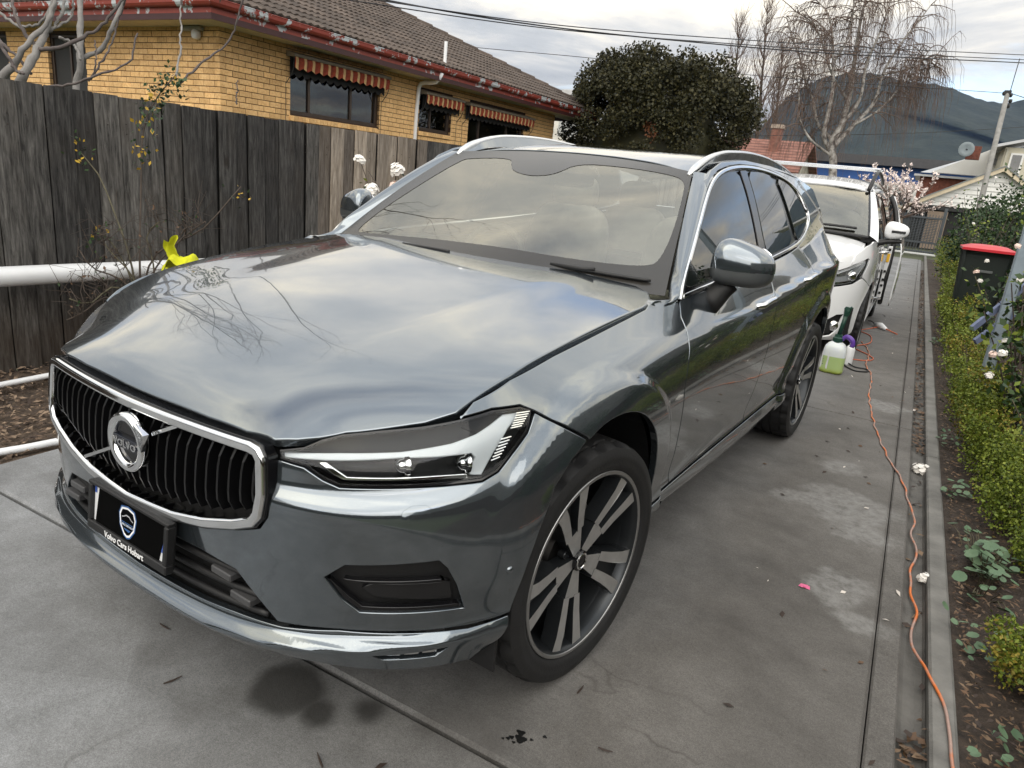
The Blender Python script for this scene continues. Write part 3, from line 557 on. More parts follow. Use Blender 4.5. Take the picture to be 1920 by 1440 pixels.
for mir in (False,True):
    s=-1 if mir else 1
    h=patch('headlight',BS,HL,LAMPB,car,.03,mirror=mir,off=-.038,gap=-.004)
    hl=np.array(HL); hl=hl if area2(hl)>0 else hl[::-1]
    patch('lamp_bezel',BS,hl,BLKG,h,.02,holes=[offset2(hl,.006)],mirror=mir,off=-.003,gap=0,bev=.001,fl=.03)
    patch('lamp_lens',BS,offset2(hl,.004),LENS,h,.03,mirror=mir,off=-.001,gap=0,bev=.002,fl=.004)
    patch('light_guide',BS,DRL,DRLW,h,.02,mirror=mir,off=-.016,gap=0,bev=.004,fl=.015)
    patch('lamp_trim',BS,DRL2,LAMPS,h,.02,mirror=mir,off=-.017,gap=0,bev=.003,fl=.012)
    V=[];F=[]
    for g in (SG1,SG2):
        for k in range(7):
            a=np.array(g[0])+(np.array(g[3])-g[0])*(k+.25)/7.5; b=np.array(g[1])+(np.array(g[2])-g[1])*(k+.25)/7.5
            p=[BS(np.array(a[0]+(b[0]-a[0])*f),np.array(a[1]+(b[1]-a[1])*f)) for f in (0,.5,1)]
            v,f=tube(np.array(p),.0022,5); n=len(V); V+=list(v+[-.004 if True else 0,.006,0]); F+=[[i+n for i in q] for q in f]
    mk('indicator_ribs',np.array(V)*[s,1,1],[f[::-1] for f in F] if mir else F,LAMPS,h)
    for u,z in ((.775,.779),(.925,.786)):
        p=BS(np.array(u),np.array(z))+np.array([-.010,.030,0]); V,F=lathe([(.0005,-.014),(.010,-.012),(.017,-.004),(.019,.004),(.024,.006),(.026,.016)],20,'y')
        a=math.radians(-28); V=np.stack([V[:,0]*math.cos(a)-V[:,1]*math.sin(a),V[:,0]*math.sin(a)+V[:,1]*math.cos(a),V[:,2]],1); mk('projector',(V+p)*[s,1,1],[f[::-1] for f in F] if mir else F,LAMPS,h,smooth=True)
    f=patch('fog_recess',BS,FOGO,BLKP,car,.03,mirror=mir,off=-.028,gap=-.004)
    patch('fog_cover',BS,[(.7049,.4937),(.7376,.5079),(.9246,.5089),(.936,.4501),(.8546,.4558),(.7388,.4673)],M('fog cover plastic',(.011,.011,.012),.32),f,.03,mirror=mir,off=-.016)
    patch('fog_bar',BS,[(.6617,.516),(.8981,.5206),(.9187,.5144),(.7374,.5087)],BLKG,f,.03,mirror=mir,off=-.008,gap=0)
    patch('fog_lip',BS,[(.640,.512),(.6301,.5206),(.6715,.4645),(.7107,.4336),(.8663,.4326),(.957,.4318),(.949,.4428),(.8663,.4446),(.715,.4466),(.68,.4745)],BLKG,f,.02,mirror=mir,off=-.006,gap=0,bev=.002)
    sl=patch('lower_lamp',BS,SLIT,LAMPB,car,.02,mirror=mir,off=-.02,gap=-.003)
    for k in range(3):
        a=.775+.044*k; patch('lamp_cell',BS,[(a,.3205),(a+.036,.319),(a+.038,.3305),(a+.001,.327)],LAMPS,sl,.02,mirror=mir,off=-.008,gap=0,bev=.001,fl=.006)
    patch('washer_cover',BS,[(.8004,.7077),(.8665,.7126),(.8581,.675),(.7883,.6697)],PAINT,car,.02,mirror=mir,off=.0012,rnd=1,gap=0,bev=.0012,fl=.002)
    p=BS(np.array(1.07),np.array(.521)); V,F=sphere((0,0,0),.011,12,8,(1,1,1)); mk('parking_sensor',(V+p+[-.004,.002,0])*[s,1,1],[f[::-1] for f in F] if mir else F,PAINT,car,smooth=True)
    # mud flap behind lip
    V,F=bbox(.72,.885,.47,.480,.205,.34,.002); mk('air_deflector',V*[s,1,1],[q[::-1] for q in F] if mir else F,BLKP,car)
# ---- mirrors
def superell(c,r,e=2.6,seg=28,rings=16,zlo=-1.,zhi=1.):
    V=[];F=[]
    zs=np.sin(np.linspace(math.asin(zlo),math.asin(zhi),rings+1))
    for z in zs:
        k=(1-abs(z)**e)**(1/e) if abs(z)<1 else 1e-3; k=max(k,1e-3)
        for a in np.linspace(0,2*np.pi,seg,endpoint=False):
            cx,sx=math.cos(a),math.sin(a); V.append((np.sign(cx)*abs(cx)**(2/e)*k*r[0],np.sign(sx)*abs(sx)**(2/e)*k*r[1],z*r[2]))
    for i in range(rings):
        for k in range(seg): F.append((i*seg+k,i*seg+(k+1)%seg,(i+1)*seg+(k+1)%seg,(i+1)*seg+k))
    F.append(tuple(range(seg-1,-1,-1))); F.append(tuple(rings*seg+k for k in range(seg)))
    return np.array(V)+np.array(c),F
def mshape(V,c):
    V=V-c; V[:,2]*=1-.32*np.clip(V[:,0]/.11,-1,1)*(V[:,2]>0); V[:,1]+=.035*np.clip(V[:,0]/.11,-1,1)**1; V[:,1]=np.where(V[:,1]>.045,.045,V[:,1]); return V+c
for mir in (False,True):
    s=-1 if mir else 1; c=np.array([.972,1.765,1.182])
    mr=bpy.data.objects.new('door_mirror',None); COL.objects.link(mr); mr.parent=car; mr.location=c*[s,1,1]-wloc(car); WLOC[mr.name]=c*[s,1,1]
    fl=(lambda F:[q[::-1] for q in F]) if mir else (lambda F:F)
    V,F=superell(c,(.104,.075,.098),2.9,32,14,-.02,.999); mk('mirror_cap',mshape(V,c)*[s,1,1],fl(F),PAINT,mr,smooth=True,sharp=50)
    V,F=superell(c,(.102,.073,.060),3.4,32,10,-.999,.0); mk('mirror_base',mshape(V,c)*[s,1,1],fl(F),M('mirror lower grey',(.055,.060,.063),.4,.2,coat=.6),mr,smooth=True,sharp=50)
    V,F=superell(c+[0,.047,.015],(.09,.006,.07),3.,24,8); mk('mirror_glass',V*[s,1,1],fl(F),CHROME,mr,smooth=True)
    V,F=tube([(.868,1.735,1.035),(.89,1.74,1.065),(.915,1.755,1.105),(.93,1.765,1.13)],[.050,.045,.040,.042],12); V[:,1]=1.75+(V[:,1]-1.75)*.8; mk('mirror_stem',V*[s,1,1],fl(F),BLKP,mr,smooth=True)
# ---- cabin
mb=MB(); mb.add(*box(-.80,.80,1.46,1.62,.75,1.03)); V,F=bbox(-.80,.80,1.60,2.02,.72,1.035,.06); mb.add(V,F); mb.build('dashboard',INTD,car)
V,F=tube([(-.37+.185*math.cos(a),2.10+.06*math.sin(a),1.00+.17*math.sin(a)) for a in np.linspace(0,2*np.pi,40,endpoint=False)],.017,10,closed=True); mb=MB().add(V,F)
V,F=sphere((-.37,2.09,.99),.07,12,8,(1,.5,.8)); mb.add(V,F)
for a in (0,math.pi,-1.57): V,F=tube([(-.37,2.09,.99),(-.37+.185*math.cos(a),2.10+.06*math.sin(a),1.0+.17*math.sin(a))],.014,6); mb.add(V,F)
mb.build('steering_wheel',M('steering wheel',(.10,.10,.095),.45),car,smooth=True)
for x in (-.38,.38,):
    for y0 in (2.45,3.35):
        st=bpy.data.objects.new('seat',None); COL.objects.link(st); st.parent=car; c=np.array([x,y0,.5]); st.location=c-wloc(car); WLOC[st.name]=c
        V,F=superell((x,y0+.05,.62),(.27,.30,.14),3.5); mk('seat_cushion',V,F,INTL,st,smooth=True)
        V,F=superell((0,0,0),(.26,.09,.36),3.5); a=math.radians(-14); V=np.stack([V[:,0],V[:,1]*math.cos(a)-V[:,2]*math.sin(a),V[:,1]*math.sin(a)+V[:,2]*math.cos(a)],1)+[x,y0+.40,.95]; mk('seat_back',V,F,INTL,st,smooth=True)
        V,F=superell((x,y0+.48,1.36),(.14,.06,.10),3.); mk('headrest',V,F,INTL,st,smooth=True)
V,F=superell((0.0,2.17,1.43),(.12,.02,.035),3.); mk('rear_view_mirror',V,F,BLKG,car,smooth=True)
for s in (1,-1): mk('door_lining',*box(*sorted((s*.75,s*.79)),1.80,3.2,.5,1.075),BLKP,car)
mk('parcel_shelf',*box(-.7,.7,4.0,4.4,.9,1.05),INTD,car)
patch('headliner',Roof,[(-.6,2.25),(.6,2.25),(.58,4.4),(-.58,4.4)],INTL,car,.1,off=-.05,holes=[RGH])
# ---- wheels (local: hub at origin, outer face towards +x)
def wheel_parts():
    out=[]
    pr=[(.281,-.105),(.297,-.122),(.335,-.127),(.358,-.118),(.366,-.10),(.3685,-.085),(.361,-.083),(.361,-.075),(.3695,-.073),(.370,-.03),(.362,-.028),(.362,-.020),(.370,-.018),(.370,.018),(.362,.020),(.362,.028),(.370,.030),(.3695,.073),(.361,.075),(.361,.083),(.3685,.085),(.366,.10),(.357,.119),(.338,.1265),(.326,.1275),(.322,.1255),(.310,.1265),(.299,.122),(.287,.112),(.281,.105)]
    seg=144; V,F=lathe(pr,seg,'x'); V=V.reshape(len(pr),seg,3)
    for i,(r,x) in enumerate(pr):
        if r>.364 and abs(x)>.03:
            for k in range(seg):
                if (k+(2 if x>0 else 0))%6<2: q=(r-.012)/r; V[i,k,1]*=q; V[i,k,2]*=q
    out.append(('tyre',V.reshape(-1,3),F,RUB,True,35))
    pr=[(.281,-.10),(.264,-.09),(.259,.06),(.269,.085),(.281,.100),(.2875,.1145),(.2855,.1165),(.2775,.1165),(.2725,.112),(.265,.095),(.261,.060)]
    V,F=lathe(pr,72,'x'); out.append(('rim_barrel',V,[f[::-1] for f in F] if False else F,RIMD,True,30))
    V,F=lathe([(.2880,.1145),(.2862,.1172),(.2775,.1172),(.2750,.1140)],72,'x'); out.append(('rim_edge',V,F,M('rim edge metal',(.38,.38,.38),.4,.9),True,30))
    for k in range(5):
        mb=MB(); th=2*math.pi*k/5+math.pi/2+.1
        def plate(poly,x0,x1,dep,m):        # poly in (radial,tangential); front face x varies with radius
            n=len(poly); fx=lambda r:.080+(.108-.080)*np.clip((r-.05)/.20,0,1)**1.3
            P=[]
            for r,t in poly: P.append((fx(r)+x0,r,t))
            bk=[(p[0]-dep,p[1],p[2]*1.0) for p in P]; V=np.array(P+bk)
            c,s_=math.cos(th),math.sin(th); V=np.stack([V[:,0],V[:,1]*c-V[:,2]*s_,V[:,1]*s_+V[:,2]*c],1)
            mb.add(V,[tuple(range(n))],m); mb.add(V,[(i,i+n,(i+1)%n+n,(i+1)%n) for i in range(n)],0)
        plate([(.030,-.017),(.105,-.034),(.118,-.036),(.118,.036),(.105,.034),(.030,.017)],.000,0,.045,1)
        for sg in (1,-1):
            a=[(.112,.012),(.165,.0150),(.22,.021),(.273,.030),(.270,.071),(.22,.056),(.165,.045),(.112,.038)]
            a=[(r,t*sg*1.12) for r,t in a]; a=a if sg>0 else a[::-1]
            plate(a,.001,0,.050,1)
        plate([(.10,-.020),(.272,-.045),(.272,.045),(.10,.020)],-.026,0,.022,0)
        V=np.concatenate(mb.V); out.append(('spoke',V,mb.F,[RIMD,RIMS],False,None,mb.M))
    mb=MB(); V,F=lathe([(.032,.060),(.032,.088),(.029,.091),(.0005,.092)],28,'x'); mb.add(V,F); out.append(('hub_cap',V,F,BLKG,True,40))
    V,F=lathe([(.026,.0905),(.026,.0935),(.022,.0945),(.020,.0925)],28,'x'); out.append(('hub_ring',V,F,CHROME,True,40))
    for k in range(5):
        mb=MB(); a=2*math.pi*(k+.5)/5+math.pi/2+.1; V,F=lathe([(.014,.045),(.0145,.066),(.013,.068),(.010,.068),(.010,.060),(.0005,.060)],12,'x'); mb.add(V+[0,.056*math.cos(a),.056*math.sin(a)],F)
        out.append(('wheel_nut',np.concatenate(mb.V),mb.F,RIMD,True,30))
    V,F=lathe([(.02,-.02),(.175,-.02),(.175,.0),(.17,.004),(.09,.004),(.085,.03),(.02,.03)],48,'x'); out.append(('brake_disc',V,F,DISC,True,30))
    a=np.linspace(2.6,3.6,10); V=[];F=[]
    for i,t in enumerate(a):
        for x,r in ((-.05,.12),(-.05,.205),(.045,.205),(.045,.12)): V.append((x,r*math.cos(t),r*math.sin(t)))
        if i: F+=[(4*i-4+j,4*i-4+(j+1)%4,4*i+(j+1)%4,4*i+j) for j in range(4)]
    F+=[(0,1,2,3),(36,39,38,37)]; out.append(('brake_caliper',V,F,M('caliper grey',(.10,.10,.10),.5,.5),False,None))
    return out
WP=[(p[0],mesh_data(p[0],p[1],p[2],p[3],p[4],p[6] if len(p)>6 else None),p[5]) for p in wheel_parts()]
for n,me,sh in WP:
    if sh:
        try: me.set_sharp_from_angle(angle=math.radians(sh))
        except Exception: pass
def add_wheel(parent,pos,rz,tilt=0.,scale=1.):
    w=bpy.data.objects.new('wheel',None); COL.objects.link(w); w.parent=parent; w.location=np.array(pos)-wloc(parent); w.rotation_euler=(tilt,0,rz); w.scale=(scale,)*3
    for n,me,sh in WP:
        o=bpy.data.objects.new(n,me); COL.objects.link(o); o.parent=w
    return w
STEER=math.radians(-6)
add_wheel(car,(.822,.868,.370),STEER,.35); add_wheel(car,(.824,3.737,.370),0,1.0)
add_wheel(car,(-.822,.868,.370),math.pi+STEER,.2); add_wheel(car,(-.824,3.737,.370),math.pi,.7)
# ================================================================== ground, driveway, kerb, beds
def fast_mesh(name,V,quads,mats,parent=None,smooth=False,midx=None,local=False):
    V=np.asarray(V,np.float32).reshape(-1,3); Q=np.asarray(quads,np.int32); k=Q.shape[1]
    org=wloc(parent) if parent is not None else (np.zeros(3) if local else np.array([(V[:,0].min()+V[:,0].max())/2,(V[:,1].min()+V[:,1].max())/2,V[:,2].min()]))
    me=bpy.data.meshes.new(name); me.vertices.add(len(V)); me.vertices.foreach_set('co',(V-org).astype(np.float32).ravel())
    me.loops.add(Q.size); me.loops.foreach_set('vertex_index',Q.ravel()); me.polygons.add(len(Q)); me.polygons.foreach_set('loop_start',np.arange(0,Q.size,k,dtype=np.int32))
    try: me.polygons.foreach_set('loop_total',np.full(len(Q),k,np.int32))
    except Exception: pass
    for m in (mats if isinstance(mats,(list,tuple)) else [mats]): me.materials.append(m)
    if midx is not None: me.polygons.foreach_set('material_index',np.asarray(midx,np.int32))
    if smooth: me.polygons.foreach_set('use_smooth',np.ones(len(Q),bool))
    me.update(calc_edges=True); me.validate()
    o=bpy.data.objects.new(name,me); COL.objects.link(o); WLOC[o.name]=org
    if parent is not None: o.parent=parent
    else: o.location=org
    return o
def leaves(P,size,rg,aspect=.55,up=.0,fold=.25,nrm=None):
    """one folded leaf (2 quads -> rhombus of 2 tris as quad) at every point"""
    n=len(P); s=np.asarray(size)*rg.uniform(.6,1.3,n)
    a=rg.normal(size=(n,3)); a[:,2]+=up; a/=np.linalg.norm(a,axis=1)[:,None]
    b=rg.normal(size=(n,3)) if nrm is None else np.cross(nrm+rg.normal(size=(n,3))*.5,a); b-=a*(a*b).sum(1)[:,None]; b/=np.linalg.norm(b,axis=1)[:,None]+1e-9
    c=np.cross(a,b)
    V=np.stack([P,P+a*(s*.5)[:,None]+b*(s*aspect*.5)[:,None]+c*(s*fold*.2)[:,None],P+a*s[:,None],P+a*(s*.5)[:,None]-b*(s*aspect*.5)[:,None]+c*(s*fold*.2)[:,None]],1)
    return V.reshape(-1,3),np.arange(n*4).reshape(n,4)
def pt(q,d):                                # point seen at photo pixel q at forward depth d (world)
    r=_f+(q[0]-960)/FPX*_r-(q[1]-720)/FPX*_u; return CAMP+r*d
SOIL=M('bare soil',(.060,.045,.034),.95,0,.35,9,bump=.8,bscale=40,coord='Object')
GRASS=M('far ground',(.06,.07,.035),.95,0,.35,.4)
gs=np.linspace(-1,1,41); gx,gy=np.meshgrid(np.sign(gs)*np.abs(gs)**3*2400,np.sign(gs)*np.abs(gs)**3*2400); 
V=np.stack([gx.ravel(),gy.ravel(),np.full(gx.size,-.06)],1); F=[(i*41+j,i*41+j+1,(i+1)*41+j+1,(i+1)*41+j) for i in range(40) for j in range(40)]
tag(mk('ground',V,F,GRASS),kind='structure')
def concrete():
    t=NT('driveway concrete'); v=t.coord('World'); n1=t.noise(v,.9,6,.6); n2=t.noise(v,6.,6,.65); n3=t.noise(v,60.,4,.7); n4=t.noise(v,320.,3,.6)
    c=t.ramp(n1,[(.28,(.118,.115,.112)),(.5,(.176,.173,.170)),(.72,(.236,.234,.233))])
    c=t.mix(.45,c,t.ramp(n2,[(.3,(.40,.39,.37)),(.7,(1.15,1.15,1.15))]),'MULTIPLY')
    c=t.mix(.35,c,t.ramp(n3,[(.3,(.6,.6,.6)),(.65,(1.15,1.15,1.15))]),'MULTIPLY'); c=t.mix(.5,c,t.ramp(n4,[(.3,(.38,.38,.38)),(.7,(1.5,1.5,1.5))]),'MULTIPLY')
    c=t.mix(.32,c,t.ramp(t.noise(v,130.,3,.7),[(.36,(.50,.50,.50)),(.5,(1,1,1)),(.68,(1.35,1.35,1.35))]),'MULTIPLY'); ck=t.n('ShaderNodeTexVoronoi',feature='DISTANCE_TO_EDGE'); ck.inputs['Scale'].default_value=.55; dv=t.n('ShaderNodeVectorMath',operation='ADD'); t.l(v,dv.inputs[0]); nv_=t.n('ShaderNodeTexNoise'); nv_.inputs['Scale'].default_value=3.; nv_.inputs['Detail'].default_value=6; t.l(v,nv_.inputs['Vector']); sc_=t.n('ShaderNodeVectorMath',operation='SCALE'); sc_.inputs['Scale'].default_value=.5; t.l(nv_.outputs['Color'],sc_.inputs[0]); t.l(sc_.outputs[0],dv.inputs[1]); t.l(dv.outputs[0],ck.inputs['Vector']); ckm=t.math('MULTIPLY',t.ramp(ck.outputs['Distance'],[(.0015,1.),(.005,0.)]),t.ramp(n1,[(.52,0.),(.62,.55)])); c=t.mix(ckm,c,(.05,.046,.04))
    # warmer, darker concrete beside the car, cooler and lighter on the apron
    sx=t.n('ShaderNodeSeparateXYZ'); t.l(v,sx.inputs[0]); w=t.math('ADD',sx.outputs[0],t.math('MULTIPLY',t.math('SUBTRACT',n1,.5),1.2)); side_tone=t.n('ShaderNodeMapRange'); t.l(w,side_tone.inputs[0]); side_tone.inputs[1].default_value=.1; side_tone.inputs[2].default_value=1.1
    c=t.mix(side_tone.outputs[0],t.mix(1.,c,(1.30,1.35,1.40),'MULTIPLY'),t.mix(1.,c,(.77,.735,.69),'MULTIPLY'))
    def blob(p,r,soft,namp=.25,ns=5.):
        q=t.n('ShaderNodeVectorMath',operation='DISTANCE'); t.l(v,q.inputs[0]); q.inputs[1].default_value=p
        d=t.math('ADD',q.outputs['Value'],t.math('MULTIPLY',t.math('SUBTRACT',t.noise(v,ns,5),.5),namp*2)); m=t.n('ShaderNodeMapRange',interpolation_type='SMOOTHSTEP'); t.l(d,m.inputs[0]); m.inputs[1].default_value=r+soft; m.inputs[2].default_value=r-soft; return m.outputs[0]
    wets=None
    for u,w_,r in ((.37,.235,.105),(.50,.215,.05),(.60,.30,.04)):
        p=L2W((u,w_,0)); b=blob(tuple(p),r,.03,.03,9.); wets=b if wets is None else t.math('MAXIMUM',wets,b)
    wets=t.math('MULTIPLY',wets,.8)
    c=t.mix(wets,c,(.028,.027,.025))
    wh=None
    for u,w_,r in ((1.52,3.30,.10),(1.60,2.75,.22),(1.70,2.45,.12),(1.36,2.68,.08),(1.66,1.86,.13),(1.70,5.0,.15),(1.74,1.66,.07)):
        p=L2W((u,w_,0)); b=blob(tuple(p),r,.05,.16,7.); wh=b if wh is None else t.math('MAXIMUM',wh,b)
    spk=t.ramp(t.noise(v,24.,5,.7),[(.35,.2),(.6,1.)])
    c=t.mix(t.math('MULTIPLY',t.math('MULTIPLY',wh,spk),.36),c,(.36,.36,.35))
    drip=None
    dk=t.ramp(t.noise(t.coord('World',loc=(3,1,0)),2.2,3,.5),[(.60,0.),(.74,.45)]); c=t.mix(dk,c,(.055,.05,.045))
    rg=t.n('ShaderNodeMapRange'); t.l(wets,rg.inputs[0]); rg.inputs[3].default_value=.82; rg.inputs[4].default_value=.38
    nb=t.bump(t.mix(.5,n3,n4),.45,.004)
    return t.done(t.bsdf(c,rg.outputs[0],0,nb,spec=.35))
CONC=concrete()
def slab_mesh(u0,u1,w0,w1,z1,z0=-.12,b=.010,nu=None):
    V=[];F=[]
    for z,i in ((z0,0),(z1-b,0),(z1,b)):
        V+=[(u0+i,w0+i,z),(u1-i,w0+i,z),(u1-i,w1-i,z),(u0+i,w1-i,z)]
    for r in range(2):
        for k in range(4): a=4*r+k;c=4*r+(k+1)%4; F.append((a,c,c+4,a+4))
    F.append((8,9,10,11)); return L2W(np.array(V,float)),F
drv=bpy.data.objects.new('driveway',None); COL.objects.link(drv); drv['kind']='structure'; WLOC[drv.name]=np.zeros(3)
WJ=[.36,4.478,8.6,12.7,16.8,20.9,25.2]
mk('bedding',*box(-1,1,-1,1,-.2,-.13),SOIL,drv)
for a,b in zip(WJ[:-1],WJ[1:]):
    V,F=slab_mesh(-1.65,1.796,a+.005,b-.005,0.); mk('concrete_slab',V,F,CONC,drv)
    V,F=slab_mesh(1.800,1.878,a+.005,b-.005,-.002,b=.006); mk('edge_strip',V,F,CONC,drv)
V,F=slab_mesh(-7.5,1.878,-9,.352,0.); mk('concrete_slab',V,F,CONC,drv)
V,F=slab_mesh(-7.5,-2.4,.357,.60,-.004); 
GUT=M('gutter concrete',(.085,.080,.072),.7,0,.35,8,bump=.3,bscale=90); KRB=M('kerb concrete',(.155,.150,.138),.8,0,.3,7,bump=.3,bscale=90)
def prism_w(prof,ws,mat,name,parent=None,kind=None):
    n=len(prof); V=[];F=[]
    for i,w in enumerate(ws):
        V+=[(u,w,z) for u,z in prof]
        if i: F+=[((i-1)*n+k,(i-1)*n+k+1,i*n+k+1,i*n+k) for k in range(n-1)]
    o=mk(name,L2W(np.array(V,float)),[f[::-1] for f in F],mat,parent)
    if kind: o['kind']=kind
    return o
prism_w([(1.878,-.10),(1.880,-.028),(1.895,-.036),(1.93,-.040),(1.950,-.034),(1.957,-.02),(1.958,-.10)],np.linspace(-9,25.2,120),GUT,'gutter_channel',kind='structure')
krb=bpy.data.objects.new('kerb',None); COL.objects.link(krb); krb['kind']='structure'; WLOC[krb.name]=np.zeros(3)
for k in range(-3,9):
    prism_w([(1.958,-.12),(1.960,.006),(1.968,.014),(2.024,.016),(2.033,.008),(2.035,-.12)],np.linspace(.9+3*k+.003,.9+3*k+2.997,8),KRB,'kerb_stone',krb)
def bed(name,u0,u1,w0,w1,z,amp,mat,seed,res=.06):
    nu=max(4,int((u1-u0)/res)); nw=int((w1-w0)/res); u=np.linspace(u0,u1,nu); w=np.linspace(w0,w1,nw); U,Wv=np.meshgrid(u,w,indexing='ij'); r=np.random.default_rng(seed)
    Z=np.zeros_like(U)
    for s,a in ((3,1.),(8,.5)):
        g=r.normal(size=(int((u1-u0)*s)+3,int((w1-w0)*s)+3)); fi=(U-u0)*s; fj=(Wv-w0)*s; i=fi.astype(int); j=fj.astype(int); a1=fi-i;b1=fj-j; a1=a1*a1*(3-2*a1);b1=b1*b1*(3-2*b1)
        Z+=a*((g[i,j]*(1-a1)+g[i+1,j]*a1)*(1-b1)+(g[i,j+1]*(1-a1)+g[i+1,j+1]*a1)*b1)
    e=np.minimum(np.minimum(U-u0,u1-U)/.08,1); Z=z+amp*Z*e
    V=L2W(np.stack([U,Wv,Z],-1)).reshape(-1,3); I=np.arange(nu*nw).reshape(nu,nw); Q=np.stack([I[:-1,:-1],I[1:,:-1],I[1:,1:],I[:-1,1:]],-1).reshape(-1,4)
    o=fast_mesh(name,V,Q,mat,smooth=True); o['kind']='structure'; return o
MULCH=M('wet dark mulch',(.040,.028,.020),.85,0,.5,26,bump=1.,bscale=70)
MULCH2=M('bark mulch',(.085,.060,.042),.9,0,.5,26,bump=1.,bscale=70)
bed('garden_bed',2.035,4.2,-.6,26,-.005,.018,MULCH,3)
bed('mulch_bed',-2.95,-1.65,.357,25,-.01,.015,MULCH2,4)
# loose chips and leaf litter: nobody could count these
def litter(name,mats,n,fn,size,seed,asp=(.2,.5),kind='stuff'):
    r=np.random.default_rng(seed); P=np.array([fn(r) for _ in range(n)]); P=L2W(P); a=r.uniform(0,2*np.pi,n); d=np.stack([np.cos(a),np.sin(a),r.normal(0,.18,n)],1); nn=np.stack([-np.sin(a),np.cos(a),r.normal(0,.25,n)],1)
    s=(size*r.uniform(.5,1.5,n))[:,None]; w=s*r.uniform(*asp,n)[:,None]; up=np.array([0,0,1.])*s*.12
    V=np.stack([P-d*s*.5,P-nn*w*.5+up*r.uniform(0,1,n)[:,None],P+d*s*.5,P+nn*w*.5+up*r.uniform(0,1,n)[:,None]],1).reshape(-1,3)
    o=fast_mesh(name,V,np.arange(4*n).reshape(n,4),mats,midx=r.integers(0,len(mats),n)); o['kind']=kind; return o
LF=[M('dead leaf brown',(.10,.055,.028),.7,0,.3,20),M('dead leaf tan',(.14,.09,.052),.7,0,.3,20),M('dead leaf dark',(.035,.022,.016),.7,0,.3,20)]
CH=[M('bark chip pale',(.24,.17,.115),.85,0,.3,20),M('bark chip brown',(.11,.072,.048),.85,0,.3,20),M('bark chip dark',(.045,.03,.022),.85,0,.3,20)]
litter('mulch_chips',CH,9000,lambda r:(r.uniform(-2.93,-1.67),.37+r.uniform(0,1)**1.4*7,r.uniform(.0,.02)),.035,11)
litter('leaf_litter',LF,16000,lambda r:(2.05+r.uniform(0,1)**1.2*1.2,.7+r.uniform(0,1)**1.5*12,r.uniform(.012,.03)),.023,12,(.15,.5))
def gut(r):
    while True:
        w=.9+r.uniform(0,1)**1.3*20
        c=math.sin(w*3.1)+math.sin(w*1.3+1)+math.sin(w*7.3)*.6
        if w>4 or c>.6 or r.random()<.05: return (r.uniform(1.885,1.955),w,r.uniform(-.034,-.012))
litter('gutter_leaves',LF,1500,gut,.035,13,(.25,.6))
litter('driveway_debris',[LF[2],LF[0],M('petal scrap',(.55,.5,.45),.6)],170,lambda r:((r.uniform(1.3,1.86) if r.random()<.75 else r.uniform(.2,1.9)),5+r.uniform(0,1)**1.2*18 if r.random()<.75 else r.uniform(-.3,5),.004),.028,14,(.3,.6))
rr=np.random.default_rng(5)
for i,(u,w,ln) in enumerate(((-.12,.20,.045),(.10,.07,.05),(.62,.10,.05),(.98,.20,.06),(.80,.12,.03),(1.2,.55,.04),(1.05,.72,.04))):
    p=L2W(np.array([(u+ln*k*.5*math.cos(i*1.3),w+ln*k*.5*math.sin(i*1.3),.004+.003*abs(k)) for k in (-1,-.2,.4,1)])); V,F=tube(p,[.002,.003,.0025,.0012],5); o=mk('dropped_twig',V,F,LF[2]); tag(o,['thin dark twig lying on the pale concrete left of the wet patch','thin dark twig on the concrete near the bottom edge','short twig on concrete right of the wet patch','dark twig beside the black oil drips','small twig near the slab joint in front of the wheel','twig on the concrete right of the front tyre','small twig lying just right of the front tyre'][i],'twig','twigs dropped on the driveway')
DRIP=M('oil drip',(.006,.006,.006),.35,0,.2)
mb=MB()
for u,w,r in ((1.005,.45,.0),(.985,.475,.012),(.995,.455,.016),(.972,.447,.007),(.966,.438,.006),(1.02,.47,.005),(1.045,.50,.006),(.955,.43,.004),(.985,.435,.005)):
    if r>0:
        a=np.linspace(0,2*np.pi,14,endpoint=False); q=r*(1+.25*np.sin(3*a+u*50)); V=L2W(np.stack([u+q*np.cos(a),w+q*np.sin(a)*.8,np.full(14,.0015)],1)); mb.add(V,[tuple(range(14))])
o=mb.build('oil_drips',DRIP); o['kind']='stuff'
